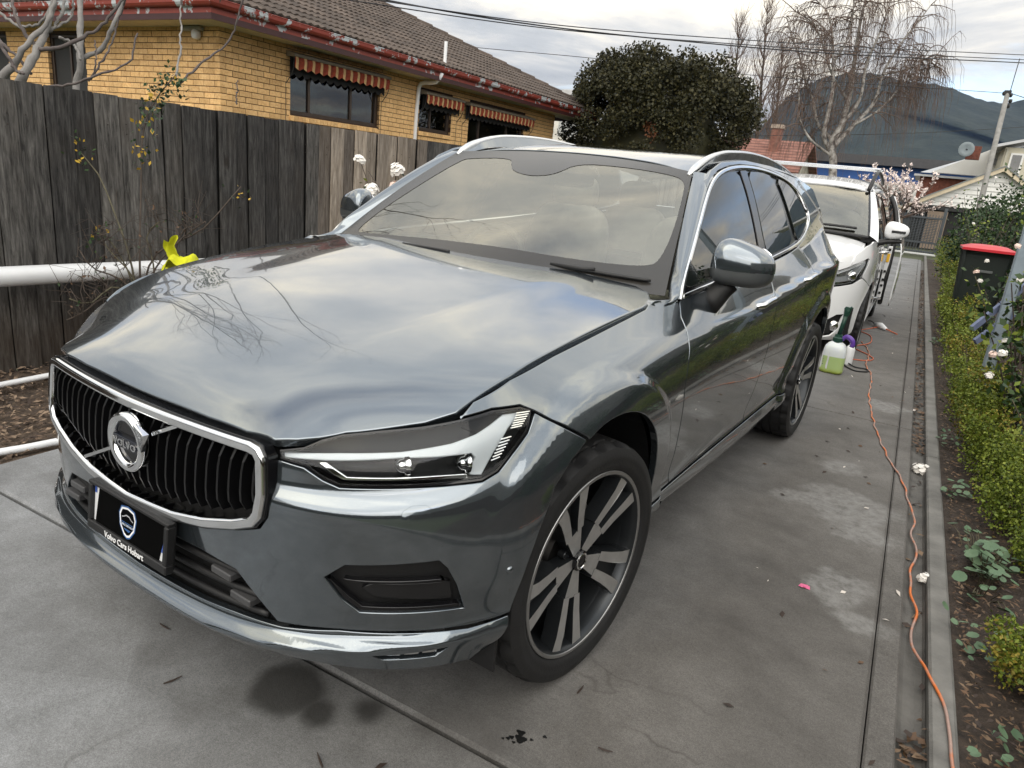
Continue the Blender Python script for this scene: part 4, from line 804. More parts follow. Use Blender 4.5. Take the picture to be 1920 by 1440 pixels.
# ================================================================== paling fence
def wood(name,dark,light,warm,rough=.85):
    t=NT(name); v=t.coord('World'); oi=t.n('ShaderNodeObjectInfo'); vm=t.n('ShaderNodeVectorMath',operation='ADD'); t.l(v,vm.inputs[0]); sc=t.n('ShaderNodeVectorMath',operation='SCALE'); sc.inputs[0].default_value=(37,91,53); t.l(oi.outputs['Random'],sc.inputs['Scale']); t.l(sc.outputs[0],vm.inputs[1])
    mp=t.n('ShaderNodeMapping'); mp.inputs['Scale'].default_value=(1,1,.10); t.l(vm.outputs[0],mp.inputs[0]); g=t.noise(mp.outputs[0],60.,8,.7,.4); g2=t.noise(mp.outputs[0],14.,4,.6,1.2); b=t.noise(vm.outputs[0],2.2,3)
    c=t.ramp(g,[(.36,dark),(.54,tuple(.5*(a+b_) for a,b_ in zip(dark,light))),(.68,light)]); c=t.mix(.6,c,t.ramp(g2,[(.3,(.45,.45,.46)),(.7,(1.25,1.25,1.25))]),'MULTIPLY')
    c=t.mix(t.ramp(b,[(.5,0.),(.75,.5)]),c,warm); c=t.mix(1.,c,t.ramp(oi.outputs['Random'],[(0,(.50,.50,.52)),(.6,(.95,.95,.95)),(1,(1.5,1.48,1.45))]),'MULTIPLY')
    kn=t.n('ShaderNodeTexVoronoi'); kn.inputs['Scale'].default_value=2.6; mp2=t.n('ShaderNodeMapping'); mp2.inputs['Scale'].default_value=(1,1,.55); t.l(vm.outputs[0],mp2.inputs[0]); t.l(mp2.outputs[0],kn.inputs['Vector']); k=t.ramp(kn.outputs['Distance'],[(.035,1.),(.085,0.)]); c=t.mix(t.math('MULTIPLY',k,.85),c,(.022,.018,.015))
    z=t.n('ShaderNodeSeparateXYZ'); t.l(v,z.inputs[0])
    foot_tone=t.n('ShaderNodeMapRange'); t.l(t.math('ADD',z.outputs[2],t.math('MULTIPLY',t.noise(v,4.,3),.4)),foot_tone.inputs[0]); foot_tone.inputs[1].default_value=.75; foot_tone.inputs[2].default_value=.35; 
    c=t.mix(t.math('MULTIPLY',foot_tone.outputs[0],.55),c,(.040,.026,.016))  # boards turn darker and browner towards the ground
    return t.done(t.bsdf(c,rough,0,t.bump(g,.8,.005),spec=.25))
WD=wood('weathered grey paling',(.024,.023,.022),(.135,.130,.122),(.070,.060,.050)); WL=wood('newer pale paling',(.17,.138,.105),(.40,.35,.295),(.25,.20,.15))
fen=root('paling_fence',L2W((-2.95,6,0)),'tall weathered grey timber paling fence behind the dark car','fence')
def paling(dw,dz):
    V=[];F=[]
    for z in (0,dz):
        V+=[(-.009,-dw/2+.004,z),(-.005,-dw/2,z),(.005,-dw/2,z),(.009,-dw/2+.004,z),(.010,0,z),(.009,dw/2-.004,z),(.005,dw/2,z),(-.005,dw/2,z),(-.009,dw/2-.004,z)]
    for k in range(9): F.append((k,(k+1)%9,9+(k+1)%9,9+k))
    F+= [tuple(range(8,-1,-1)),tuple(range(9,18))]; return np.array(V),F
rf=np.random.default_rng(21); w=-1.2; k=0
PALM={}
while w<17.5:
    pale=3.70<=w<5.20; dw=.150 if pale else rf.choice([.135,.142,.150]); dz=1.672+rf.normal(0,.0025)
    V,F=paling(dw,dz); V[:,1]+=V[:,2]*rf.normal(0,.003); V[:,0]+=V[:,2]*rf.normal(0,.004)+(.018 if k%2 else 0)+rf.normal(0,.004)
    V=L2W(V+[-2.95,w,-.02]); mk('paling',V,F,WL if pale else WD,fen)
    w+=dw+.0015; k+=1
for z in (.30,.85,1.45):
    V,F=bbox(-3.03,-2.985,-1.2,17.5,z-.04,z+.04); mk('fence_rail',L2W(V),F,WD,fen)
for q in np.arange(-1,17.5,2.3):
    V,F=bbox(-3.09,-3.0,q-.05,q+.05,-.02,1.6); mk('fence_post',L2W(V),F,WD,fen)
V,F=box(-2.985,-2.972,-1.2,17.5,0,1.648); mk('gap_shade_sheet',L2W(V),F,M('dark gap behind palings',(.008,.007,.006),.95),fen)  # black sheet added so the gaps between palings read as shade
NAIL=M('rusty nail head',(.03,.022,.018),.6,.3); mb=MB(); w=-1.2
for i in range(130):
    w=-1.2+.113*i
    for z in (1.42,1.48):
        V,F=lathe([(.0005,.002),(.0035,.001),(.004,-.003)],6,'x'); mb.add(L2W(V+[-2.922,w+.02*math.sin(i*7),z+.01*math.sin(i*3)]),F)
o=mb.build('nail_heads',NAIL,fen); o['kind']='stuff'
# pipes in front of the fence
PVC=M('white pvc pipe',(.72,.73,.74),.35,0,.08,3,coat=.2); 
def pipe(pts,r,label,seg=16):
    V,F=tube(L2W(np.array(pts,float)),r,seg); o=mk('water_pipe',V,F,PVC,smooth=True,sharp=50); tag(o,label,'pipe','white plastic pipes along the fence'); return o
pipe(spline([(-2.77,-1.,.60),(-2.77,1.0,.603),(-2.77,2.2,.58),(-2.77,4.2,.56),(-2.77,9,.55)],40),.057,'thick white pipe fixed along the fence at knee height')
pipe(spline([(-2.60,-1.0,.025),(-2.62,.6,.028),(-2.64,1.6,.03),(-2.64,6,.03)],30),.017,'thin white pipe lying on mulch close to the fence foot')
pipe(spline([(-2.5,.36,.02),(-1.72,.52,.022),(-1.695,.62,.022),(-1.69,1.6,.022),(-1.69,6,.022)],50),.017,'thin white pipe lying along the driveway edge')
for q in (.7,2.6,4.6,6.6):
    V,F=tube([(-2.945,q,.60),(-2.84,q,.60)],.02,8); 
# ================================================================== brick house
HU,HW0,HW1=-7.95,6.75,17.93; ZS=3.05       # wall plane, corner, end, soffit height
house=root('brick_house',L2W((-11,12,0)),'yellow brick house with brown tile roof behind the paling fence','house')
def brickM():
    t=NT('yellow brick'); v=t.coord('World'); oi=t.n('ShaderNodeObjectInfo'); n=t.noise(v,30.,5,.65); n2=t.noise(v,4.3,2); n3=t.noise(v,2.1,2)
    c=t.ramp(n,[(.25,(.52,.300,.125)),(.5,(.73,.465,.215)),(.75,(.80,.57,.29))]); c=t.mix(1.,c,t.ramp(oi.outputs['Random'],[(0,(.80,.78,.74)),(.5,(1,1,1)),(1,(1.12,1.1,1.05))]),'MULTIPLY')
    c=t.mix(.6,c,t.ramp(n2,[(.3,(.80,.77,.72)),(.7,(1.12,1.12,1.12))]),'MULTIPLY'); c=t.mix(t.ramp(n3,[(.70,0.),(.78,.45)]),c,(.36,.11,.04))
    return t.done(t.bsdf(c,.8,0,t.bump(n,.3,.004),spec=.3))
BRK=brickM(); MORT=M('dark brown mortar',(.040,.022,.014),.95,0,.25,30,bump=.4)
WIN=[(8.14,10.42,2.00,2.90),(11.68,12.86,2.08,2.84),(13.56,16.2,1.15,2.84)]    # right wall windows: w0,w1,z0,z1
FWIN=[(-12.45,-11.32,1.2,2.95),(-16.5,-13.75,1.2,2.95)]                           # front wall openings: u0,u1,z0,z1
CR,BL=.0857,.240
V=[];
mb=MB()
def wallquads(segs,zs,plane):
    pass
def mortar_wall(fix,axis,a0,a1,wins,sgn):
    ed=sorted({a0,a1,*[x for w in wins for x in w[:2]]}); mb=MB()
    for p,q in zip(ed[:-1],ed[1:]):
        m=.5*(p+q); W_=[w for w in wins if w[0]<=m<=w[1]]; zr=[(0,W_[0][2]),(W_[0][3],ZS+.1)] if W_ else [(0,ZS+.1)]
        for z0,z1 in zr:
            b=box(fix-.22 if axis=='w' else p,fix if axis=='w' else q,p if axis=='w' else fix,q if axis=='w' else fix+.22,z0,z1); mb.add(L2W(b[0]),b[1])
    return mb
m1=mortar_wall(HU-.008,'w',HW0+.008,HW1,WIN,1); m2=mortar_wall(HW0+.008,'u',-17,HU-.23,FWIN,-1); m1.V+=m2.V; m1.F+=[[i+m1.n for i in f] for f in m2.F]; m1.M+=m2.M; m1.build('wall',MORT,house)
def brickmesh(L,H=.076,D=.06,b=.003):
    V=[];F=[]
    for x,i in ((0,0),(D-b,0),(D,b)):     # local: x outward, y along, z up
        V+=[(x,i,i),(x,L-i,i),(x,L-i,H-i),(x,i,H-i)]
    for r in range(2):
        for k in range(4): a=4*r+k;c=4*r+(k+1)%4; F.append((a,c,c+4,a+4))
    F.append((8,9,10,11)); return np.array(V),F
bricks=[]
def course(face,wins,a0,a1,z,shift,r):
    out=[]; a=a0-shift
    while a<a1:
        s,e=max(a,a0),min(a+BL-.010,a1); a+=BL
        for w in wins:
            if w[2]<z+.076 and w[3]>z:
                if s<w[0]<e: e=w[0]
                elif s<w[1]<e: s=w[1]+.0
                elif s>=w[0] and e<=w[1]: e=s
        if e-s>.03: out.append((face,s,e,z))
    return out
k=0; z=1.20
while z<ZS-.02:
    bricks+=course('R',WIN,HW0+.0,HW1,z,(.12 if k%2 else 0),rng); bricks+=course('F',FWIN,HU+17-17-9,HU-.005,z,(.115 if k%2 else .0),rng); z+=CR; k+=1
def bpos(b):
    return L2W((HU,.5*(b[1]+b[2]),b[3])) if b[0]=='R' else L2W((.5*(b[1]+b[2]),HW0,b[3]))
def bvis(b):                       # hidden ones behind the fence go to the joined part
    return np.linalg.norm(bpos(b)-CAMP)+(50 if b[3]<1.72 else 0)+(6 if b[0]=='F' and b[1]<-11.3 else 0)
bricks.sort(key=bvis); BM={}; rest=MB()
for i,b in enumerate(bricks):
    L=round(b[2]-b[1],3); j=rng.normal(0,.0015)
    if b[0]=='R': org=np.array([HU-.06+j,b[1],b[3]]); rot=TH
    else: org=np.array([b[2],HW0+.06+j,b[3]]); rot=TH-math.pi/2     # local x -> -w, local y -> +u reversed
    if i<300:
        if L not in BM: v,f=brickmesh(L); BM[L]=mesh_data('brick',v,f,BRK)
        o=bpy.data.objects.new('brick',BM[L]); COL.objects.link(o); o.parent=house
        if b[0]=='F': org=np.array([b[1],HW0+.06+j,b[3]])
        o.location=L2W(org)-wloc(house); o.rotation_euler=(0,0,rot)
    else:
        v,f=brickmesh(L)
        if b[0]=='R': v=v+org
        else: v=np.stack([b[1]+v[:,1],HW0+.06+j-v[:,0],b[3]+v[:,2]],1); f=[q[::-1] for q in f][::1]; f=[q[::-1] for q in f]
        rest.add(L2W(v),f)
for i,o in enumerate([c for c in house.children if c.name.startswith('brick')]): pass
ro=rest.build('brick_courses',BRK,house); ro['kind']='stuff'
# sills
SILLM=BRK
for w0,w1,z0,z1 in WIN[:2]:
    a=w0-.02; n=int((w1-w0+.04)/.086)
    for i in range(n):
        v,f=bbox(-.10,.035,.003,.083,-.075,0,.003); v[:,2]-= (v[:,0]+.1)*.25; mk('sill_brick',L2W(v+[HU,a+i*.086,z0]),f,BRK,house)
WFR=M('bronze window frame',(.055,.038,.028),.4,.3,.15); WGL=M('dark window glass',(.020,.023,.026),.02,0,.15,1.5,spec=1.); CURT=M('grey curtain',(.16,.16,.165),.9,0,.1,8)
def winglass():
    t=NT('house window glass'); fr=t.n('ShaderNodeFresnel'); fr.inputs[0].default_value=1.95; g=t.n('ShaderNodeBsdfGlossy'); g.inputs['Roughness'].default_value=.01; tr=t.n('ShaderNodeBsdfTransparent'); tr.inputs[0].default_value=(.36,.38,.40,1)
    nb=t.bump(t.noise(t.coord('World'),1.2,2),.05,.05); t.l(nb,g.inputs['Normal']); m=t.n('ShaderNodeMixShader'); t.l(fr.outputs[0],m.inputs[0]); t.l(tr.outputs[0],m.inputs[1]); t.l(g.outputs[0],m.inputs[2]); return t.done(m.outputs[0])
HGL=winglass()
SCRN=M('insect screen dark',(.022,.022,.022),.7,0,.15,40)
def window(w0,w1,z0,z1,splits,fix=HU,face='R',gl=None):
    def T(V): V=np.asarray(V,float); return L2W(V) if face=='R' else L2W(np.stack([V[:,1],HW0-(V[:,0]-HU),V[:,2]],1))
    def FF(F): return F if face=='R' else [q[::-1] for q in F]
    d=fix-.10; wp=bpy.data.objects.new('window',None); COL.objects.link(wp); wp.parent=house; c=T(np.array([[d,.5*(w0+w1),z0]]))[0]; wp.location=c-wloc(house); WLOC[wp.name]=c
    mb=MB()
    for b in ((w0,w1,z0,z0+.06),(w0,w1,z1-.05,z1),(w0,w0+.05,z0+.06,z1-.05),(w1-.05,w1,z0+.06,z1-.05)): v,f=bbox(d-.04,d+.03,b[0],b[1],b[2],b[3],.004); mb.add(T(v),FF(f))
    mb.build('frame',WFR,wp)
    ed=[w0+.05]+[w0+(w1-w0)*s for s in splits]+[w1-.05]
    for s in ed[1:-1]: v,f=bbox(d-.03,d+.025,s-.022,s+.022,z0+.06,z1-.05,.003); mk('mullion',T(v),FF(f),WFR,wp)
    for a,b in zip(ed[:-1],ed[1:]): v,f=box(d-.012,d-.006,a,b,z0+.06,z1-.05); mk('pane',T(v),FF(f),gl or HGL,wp)
    n=int((w1-w0)/.022); V=[];F=[]
    for i in range(n+1):
        y=w0+(w1-w0)*i/n; x=d-.16+.022*math.sin(i*1.1)+.012*math.sin(i*.37); V+=[(x,y,z0),(x,y,z1)]
        if i: F.append((2*i-2,2*i,2*i+1,2*i-1))
    mk('curtain',T(V),FF(F),CURT,wp,smooth=True); v,f=box(d-.5,d-.3,w0-.2,w1+.2,z0-.2,z1+.2); mk('room_dark',T(v),FF(f),BLKM,wp)
window(*WIN[0],[.22,.68]); window(*WIN[1],[.42]); window(*WIN[2],[.22,.72]); window(*FWIN[0],[.5],face='F',gl=SCRN); window(*FWIN[1],[.5],face='F',gl=SCRN)
# awnings
AWP=M('awning pelmet',(.20,.17,.13),.6,0,.15); ARED=M('awning red stripe',(.27,.045,.020),.85,0,.2,30); ACRM=M('awning cream stripe',(.55,.36,.17),.85,0,.15,30); ABLK=M('awning painted shadow',(.010,.009,.008),.9)
def awning(w0,w1,ztop,drop,label):
    c=L2W((HU+.1,.5*(w0+w1),ztop)); a=root('window_awning',c,label,'awning','striped scalloped awnings on the brick house')
    v,f=bbox(HU+.0,HU+.20,w0,w1,ztop-.01,ztop+.085,.006); v[:,2]-= np.where(v[:,2]>ztop+.05,(v[:,0]-HU)*.25,0); mk('pelmet',L2W(v),f,AWP,a)
    n=int((w1-w0-.06)/.172); st=(w1-w0-.06)/n; V=[];F=[];Mi=[]; S=14
    for i in range(n*S+1):
        y=w0+.03+st*i/S; ph=(i%S)/S; sc=.040*abs(math.sin(math.pi*ph)); xo=HU+.17+.016*math.sin(2*math.pi*ph)
        for q in range(5): V.append((xo+.010*math.sin(q*1.3)+.012*q/4,y,ztop-.005-(drop-.035+sc)*q/4))
        if i:
            for q in range(4): F.append((5*i-5+q,5*i-5+q+1,5*i+q+1,5*i+q)); Mi.append(1 if .10<ph<=.40 else 0)
    mk('valance',L2W(np.array(V)),F,[ARED,ACRM],a,midx=Mi)
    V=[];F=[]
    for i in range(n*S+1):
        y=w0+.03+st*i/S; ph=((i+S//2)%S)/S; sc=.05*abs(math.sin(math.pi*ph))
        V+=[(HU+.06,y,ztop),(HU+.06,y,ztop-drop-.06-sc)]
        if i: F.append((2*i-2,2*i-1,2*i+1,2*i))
    mk('shadow_flap',L2W(np.array(V)),F,ABLK,a)  # black scalloped sheet stands in for the valance's shadow
    for y in (w0+.02,w1-.02):
        v,f=tube(L2W(spline([(HU+.17,y,ztop-.02),(HU+.13,y,ztop-.25),(HU+.02,y-.03,ztop-.42)],8)),.007,6); mk('arm',v,f,BLKP,a)
        v,f=tube(L2W(np.array([(HU+.01,y-.03,ztop-.40),(HU+.01,y-.03,1.7)])),.004,5); mk('cord_stay',v,f,BLKP,a)
awning(8.04,10.50,2.885,.20,'widest red and cream striped awning over the large left window'); awning(11.66,13.10,2.79,.19,'small red striped awning over the middle window beside the downpipe'); awning(13.30,16.45,2.77,.19,'red striped awning over the far right house window')
# soffit, fascia, gutter
SOF=M('cream soffit board',(.55,.48,.36),.7,0,.08); FASC=M('maroon fascia board',(.045,.012,.012),.5,0,.15)
def peel():
    t=NT('peeling red gutter paint'); v=t.coord('World'); n=t.noise(v,3.2,7,.62,.2); n2=t.noise(v,14.,4,.6); m=t.ramp(t.math('ADD',t.math('MULTIPLY',n,.8),t.math('MULTIPLY',n2,.2)),[(.545,0.),(.56,1.)])
    c=t.mix(m,t.mix(n2,(.19,.028,.018),(.27,.050,.032)),t.mix(n2,(.34,.37,.40),(.52,.55,.56))); return t.done(t.bsdf(c,.5,0,t.bump(m,.3,.004)))
GUTP=peel(); EU,EW=-7.35,6.15; EW1=19.5
mk('soffit',L2W(np.array([(EU-.02,EW+.02,ZS),(EU-.02,EW1,ZS),(HU-.3,EW1,ZS),(HU-.3,HW0+.3,ZS),(-18,HW0+.3,ZS),(-18,EW+.02,ZS)])),[(0,1,2,3),(0,3,4,5)],SOF,house)
mb=MB(); v,f=box(EU-.03,EU,EW,EW1,ZS-.03,ZS+.17); mb.add(L2W(v),f); v,f=box(-18,EU-.03,EW,EW+.03,ZS-.03,ZS+.17); mb.add(L2W(v),f); v,f=box(HU-3,EU-.03,EW1-.03,EW1,ZS-.03,ZS+.17); mb.add(L2W(v),f); mb.build('fascia',FASC,house)
gp=[(.0,.05),(.002,.13),(.02,.12),(.055,.125),(.075,.14),(.095,.17),(.10,.215),(.107,.225),(.10,.232),(.092,.222),(.08,.15),(.01,.14)]
V=[];F=[]; n=len(gp); PTH=[((EU,EW1+.05),(1,0)),((EU,EW),(1,-1)),((-18,EW),(0,-1))]
for i,((u,w),(a,b)) in enumerate(PTH):
    V+=[(u+a*x,w+b*x,ZS+z) for x,z in gp]
    if i: F+=[((i-1)*n+k,(i-1)*n+k+1,i*n+k+1,i*n+k) for k in range(n-1)]
mk('gutter',L2W(np.array(V)),F,GUTP,house)
v,f=tube(L2W(spline([(EU+.03,11.52,ZS+.12),(EU-.05,11.52,ZS-.02),(HU+.06,11.55,ZS-.14),(HU+.05,11.55,ZS-.25),(HU+.05,11.55,.2)],30)),.040,10); mk('downpipe',v,f,PVC,house,smooth=True)
v,f=bbox(HU-.75,HU-.30,HW0-.10,HW0-.02,2.98,3.04,.01); mk('vent_cover',L2W(v),f,M('grey vent',(.30,.30,.28),.5),house)
v,f=superell((HU-.42,HW0-.07,2.93),(.06,.06,.07),3,14,8); mk('floodlight',L2W(v),f,PVC,house,smooth=True)
# hip roof with tiles
PT=math.tan(math.radians(23.5)); RH=5.4
def roofR(a,b): return np.array([EU+.06-b,a,ZS+.235+b*PT])          # a along w, b up-slope (plan)
roofobj=bpy.data.objects.new('roof',None); COL.objects.link(roofobj); roofobj.parent=house; c=L2W((EU-3,12,ZS+.2)); roofobj.location=c-wloc(house); WLOC[roofobj.name]=c
TILE=NT('brown roof tile'); _v=TILE.coord('World'); _n=TILE.noise(_v,18.,5,.6); _o=TILE.n('ShaderNodeObjectInfo'); _c=TILE.ramp(_n,[(.3,(.058,.045,.037)),(.7,(.115,.092,.077))]); _c=TILE.mix(1.,_c,TILE.ramp(_o.outputs['Random'],[(0,(.75,.75,.75)),(1,(1.2,1.17,1.15))]),'MULTIPLY'); _c=TILE.mix(.7,_c,TILE.ramp(TILE.noise(_v,2.4,3),[(.3,(.7,.7,.72)),(.7,(1.2,1.2,1.2))]),'MULTIPLY'); TILE=TILE.done(TILE.bsdf(_c,.85,0,TILE.bump(_n,.4,.005),spec=.3))
und=MB(); und.add(L2W(np.array([roofR(EW-.02,-.02),roofR(EW1+.02,-.02),roofR(EW1-RH,RH),roofR(EW+RH,RH)])-[0,0,.05]),[(0,1,2,3)])
und.add(L2W(np.array([(EU+.04,EW-.04,ZS+.185),(-18,EW-.04,ZS+.185),(-18,EW-.04+RH,ZS+.185+RH*PT),(EU+.04-RH,EW-.04+RH,ZS+.185+RH*PT)])),[(0,3,2,1)]); 
und.add(L2W(np.array([roofR(EW1,0),roofR(EW1-RH,RH),(-18,EW1-RH,ZS+.2+RH*PT),(-18,EW1,ZS+.2)])-[0,0,.05]),[(0,1,2,3)])
und.build('roof_underlay',BLKM,roofobj)
TW,TE=.300,.320
def tile_mesh():
    xs=np.linspace(0,1,9); h=.028*(np.sin(xs*2*np.pi*1.0-.6)**2); V=[];F=[]
    for j,(b,zo) in enumerate(((-.005,.0),(-.005,.030),(TE+.06,.004))):
        V+=[(x*TW*1.0,b,zo+hh*(1 if j else .9)) for x,hh in zip(xs,h)]
        if j: F+=[((j-1)*9+k,(j-1)*9+k+1,j*9+k+1,j*9+k) for k in range(8)]
    return np.array(V),F
tv,tf=tile_mesh(); tme=mesh_data('tile',tv,tf,TILE,smooth=False)
sl=1/math.cos(math.atan(PT)); tl=[]
for r in range(int(RH*sl/TE)):
    b=r*TE/sl
    for k in range(-1,46):
        a=EW+k*TW+(.15 if r%2 else 0)
        if a>=EW+b-.15 and a+TW<=EW1-b+.15: tl.append(('R',a,b))
    for k in range(0,22):
        u=EU+.06-b-TW-k*TW+(.15 if r%2 else 0)
        if u>-13.5 and u<EU-b+.02: tl.append(('F',u,b))
def tpos(t):
    return L2W(roofR(t[1],t[2])) if t[0]=='R' else L2W((t[1],EW-.06+t[2],ZS+.235+t[2]*PT))
tl.sort(key=lambda t:np.linalg.norm(tpos(t)-CAMP)+(4 if t[0]=='F' else 0)); ang=math.atan(PT); rest=MB()
MR=Matrix.Rotation(TH,4,'Z')@Matrix(((0,-math.cos(ang),-math.sin(ang)*-1*-1,0),(1,0,0,0),(0,math.sin(ang),math.cos(ang),0),(0,0,0,1)))
def basis(t):
    if t[0]=='R': X=np.array([0,1.,0]); Y=np.array([-math.cos(ang),0,math.sin(ang)])
    else: X=np.array([1.,0,0]); Y=np.array([0,math.cos(ang),math.sin(ang)])
    Z=np.cross(X,Y); return L2W(X),L2W(Y),L2W(Z) 
for i,t in enumerate(tl):
    X,Y,Z=basis(t); p=tpos(t)+Z*rng.normal(0,.002)
    if Z[2]<0: Z=-Z
    if i<300:
        o=bpy.data.objects.new('tile',tme); COL.objects.link(o); o.parent=roofobj
        o.matrix_local=Matrix(((X[0],Y[0],Z[0],0),(X[1],Y[1],Z[1],0),(X[2],Y[2],Z[2],0),(0,0,0,1))); o.location=p-wloc(roofobj)
    else: rest.add(p+tv[:,0:1]*X+tv[:,1:2]*Y+tv[:,2:3]*Z,tf)
o=rest.build('roof_tiles',TILE,roofobj); o['kind']='stuff'
def ridge(p0,p1,n):
    p0,p1=np.array(p0),np.array(p1); d=(p1-p0)/n
    for i in range(n):
        a=p0+d*i; a2=a+d*1.08; v,f=tube(L2W(np.array([a+[0,0,.012],a2-[0,0,.005]])),[.105,.092],8); mk('ridge_tile',v,f,TILE,roofobj)
ridge(roofR(EW1,0),roofR(EW1-RH,RH),18); ridge(roofR(EW,0),roofR(EW+RH,RH),18)
v,f=tube(L2W(np.array([roofR(11.9,.25),roofR(11.9,.25)+[0,0,.42]])),.035,10); mk('vent_pipe',v,f,PVC,roofobj)
# ================================================================== hills, trees, far houses, wires
def forestM():
    t=NT('forested hill'); v=t.coord('World'); n=t.noise(v,.02,8,.65); n2=t.noise(v,.1,4,.7); c=t.ramp(n,[(.3,(.018,.024,.022)),(.7,(.040,.048,.040))]); c=t.mix(.6,c,t.ramp(n2,[(.3,(.5,.5,.5)),(.7,(1.4,1.4,1.4))]),'MULTIPLY'); return t.done(t.bsdf(c,.95,0,spec=.1))
HILL=forestM()
ridgepx=[(1180,330),(1290,300),(1380,268),(1430,235),(1470,188),(1500,167),(1560,142),(1620,135),(1680,148),(1760,160),(1810,176),(1850,190),(1890,193),(1920,187),(2000,165),(2120,150),(2300,190),(2600,260)]
rd_=np.array([pt(q,1500.) for q in ridgepx]); rs=spline(rd_,130); rh=np.random.default_rng(8)
rows=26; V=[]
base=rs.copy(); dirv=np.array([_f[0],_f[1],0]); dirv/=np.linalg.norm(dirv)
wob=sum(np.sin(np.arange(130)[:,None]*f*.13+np.arange(rows)[None]*g+p)*a for f,g,p,a in ((1,.3,0,1.),(2.3,.55,1,.6),(4.7,.9,2,.35),(9,1.7,3,.18)))
for j in range(rows):
    f=j/(rows-1); P=base-dirv*(1-f)*950; P[:,2]=-1+(rs[:,2]+1)*(f**1.25); P+=dirv[None]*(wob[:,j:j+1]*60*math.sin(math.pi*f)); P[:,2]+=wob[:,j]*14*math.sin(math.pi*f)+(rh.normal(0,1.2,130) if j==rows-1 else 0); V.append(P)
V=np.stack(V,1); I=np.arange(130*rows).reshape(130,rows); Q=np.stack([I[:-1,:-1],I[1:,:-1],I[1:,1:],I[:-1,1:]],-1).reshape(-1,4)
hl_=fast_mesh('hills',V,Q,HILL,smooth=True); hl_['kind']='structure'
# ---- dark evergreen
def fol(name,a,b,c,rough=.6,scale=3.):
    t=NT(name); v=t.coord('World'); n=t.noise(v,scale,4,.6); gn=t.n('ShaderNodeNewGeometry'); r=gn.outputs['Random Per Island']
    col=t.ramp(t.math('ADD',t.math('MULTIPLY',n,.55),t.math('MULTIPLY',r,.45)),[(.25,a),(.5,b),(.78,c)]); return t.done(t.bsdf(col,rough,0,spec=.3))
EVG=fol('dark evergreen leaves',(.012,.013,.005),(.028,.028,.010),(.060,.052,.018)); RUST=fol('rusty leaves',(.10,.035,.018),(.18,.07,.03),(.22,.10,.05)); BARKD=M('dark bark',(.05,.04,.032),.9,0,.3,12,bump=.6)
te=root('evergreen_tree',L2W((-5.55,19.6,0)),'broad dense dark evergreen tree rising behind the car roof','tree')
r9=np.random.default_rng(31); TC=np.array([-5.45,19.55,2.38]); ex=np.array([CT,ST_,0]);
P=[];
cl=[]
for i in range(330):
    d=r9.normal(size=3); d/=np.linalg.norm(d); 
    if d[2]<-.55: continue
    rad=np.array([2.62,2.3,2.45])*(1 if d[2]>0 else np.array([.97,1,.8])); k=r9.uniform(.80,1.0); c=TC+rad*d*k*np.array([1,1,1]); c[2]=TC[2]+rad[2]*np.sign(d[2])*abs(d[2])**.5*k; cl.append((c,r9.uniform(.26,.50)))
for u,z,rr_ in ((-7.5,2.1,.45),(-7.2,1.6,.4),(-7.6,1.7,.35),(-3.7,1.7,.5),(-3.3,2.2,.5),(-6.4,1.5,.5),(-4.6,1.4,.5)):
    for _ in range(3): cl.append((np.array([u,19.3,z])+r9.normal(0,.2,3),rr_))
for c,r in cl:
    m=int(420*(r/.38)**2); d=r9.normal(size=(m,3)); d/=np.linalg.norm(d,axis=1)[:,None]; P.append(c+d*r*r9.uniform(.55,1.05,(m,1)))
P=L2W(np.concatenate(P)); V,Q=leaves(P,.082,r9,.75); mi=(np.linalg.norm(P-L2W(np.array([-5.0,17.6,2.75])),axis=1)<.26).astype(int)
fast_mesh('crown',V,Q,[EVG,RUST],te,midx=mi)
V,F=superell((0,0,0),(1,1,1),2.3,24,14); V=V*(1+.07*np.sin(V[:,0:1]*9)*np.sin(V[:,1:2]*8)*np.sin(V[:,2:3]*7)); mk('light_block_core',L2W(V*[1.8,1.5,1.5]+TC),F,EVG,te,smooth=True)  # solid core added inside the crown to block light
for a in (-.9,0,.8):
    v,f=tube(L2W(spline([(-5.45+a*.3,19.6,0),(-5.45+a*.6,19.5,.8),(-5.45+a*1.3,19.4,1.9)],8)),[.16]*3+[.13]*3+[.1]*2,8); mk('trunk',v,f,BARKD,te)
# ---- branching trees
def grow(p,d,L,r,depth,rg,out,spread=.5,up=.12,nb=(2,4),taper=.62,twig=None,wig=.18):
    n=6; pts=[p]; dd=d.copy()
    for i in range(n):
        dd=dd+rg.normal(0,wig*.5,3)+np.array([0,0,up*.3]); dd/=np.linalg.norm(dd); pts.append(pts[-1]+dd*L/n)
    out.append((np.array(pts),np.linspace(r,r*taper,n+1)))
    if depth==0:
        if twig is not None: twig.append((pts,dd))
        return
    for k in range(rg.integers(*nb)+1):
        f=rg.uniform(.45,1.) if k else 1.; i=min(n,int(f*n)); q=rg.normal(size=3); q-=dd*(q@dd); q/=np.linalg.norm(q)+1e-9
        nd=dd+q*spread*rg.uniform(.6,1.4); nd/=np.linalg.norm(nd); grow(pts[i],nd,L*rg.uniform(.6,.85),r*taper*(.9 if k==0 else .7),depth-1,rg,out,spread,up,nb,taper,twig,wig)
def tubes_mesh(name,segs,mat,parent,seg=5,kind=None):
    mb=MB()
    for P,R in segs: mb.add(*tube(P,R,seg,cap=False))
    o=mb.build(name,mat,parent,smooth=True)
    if kind: o['kind']=kind
    return o
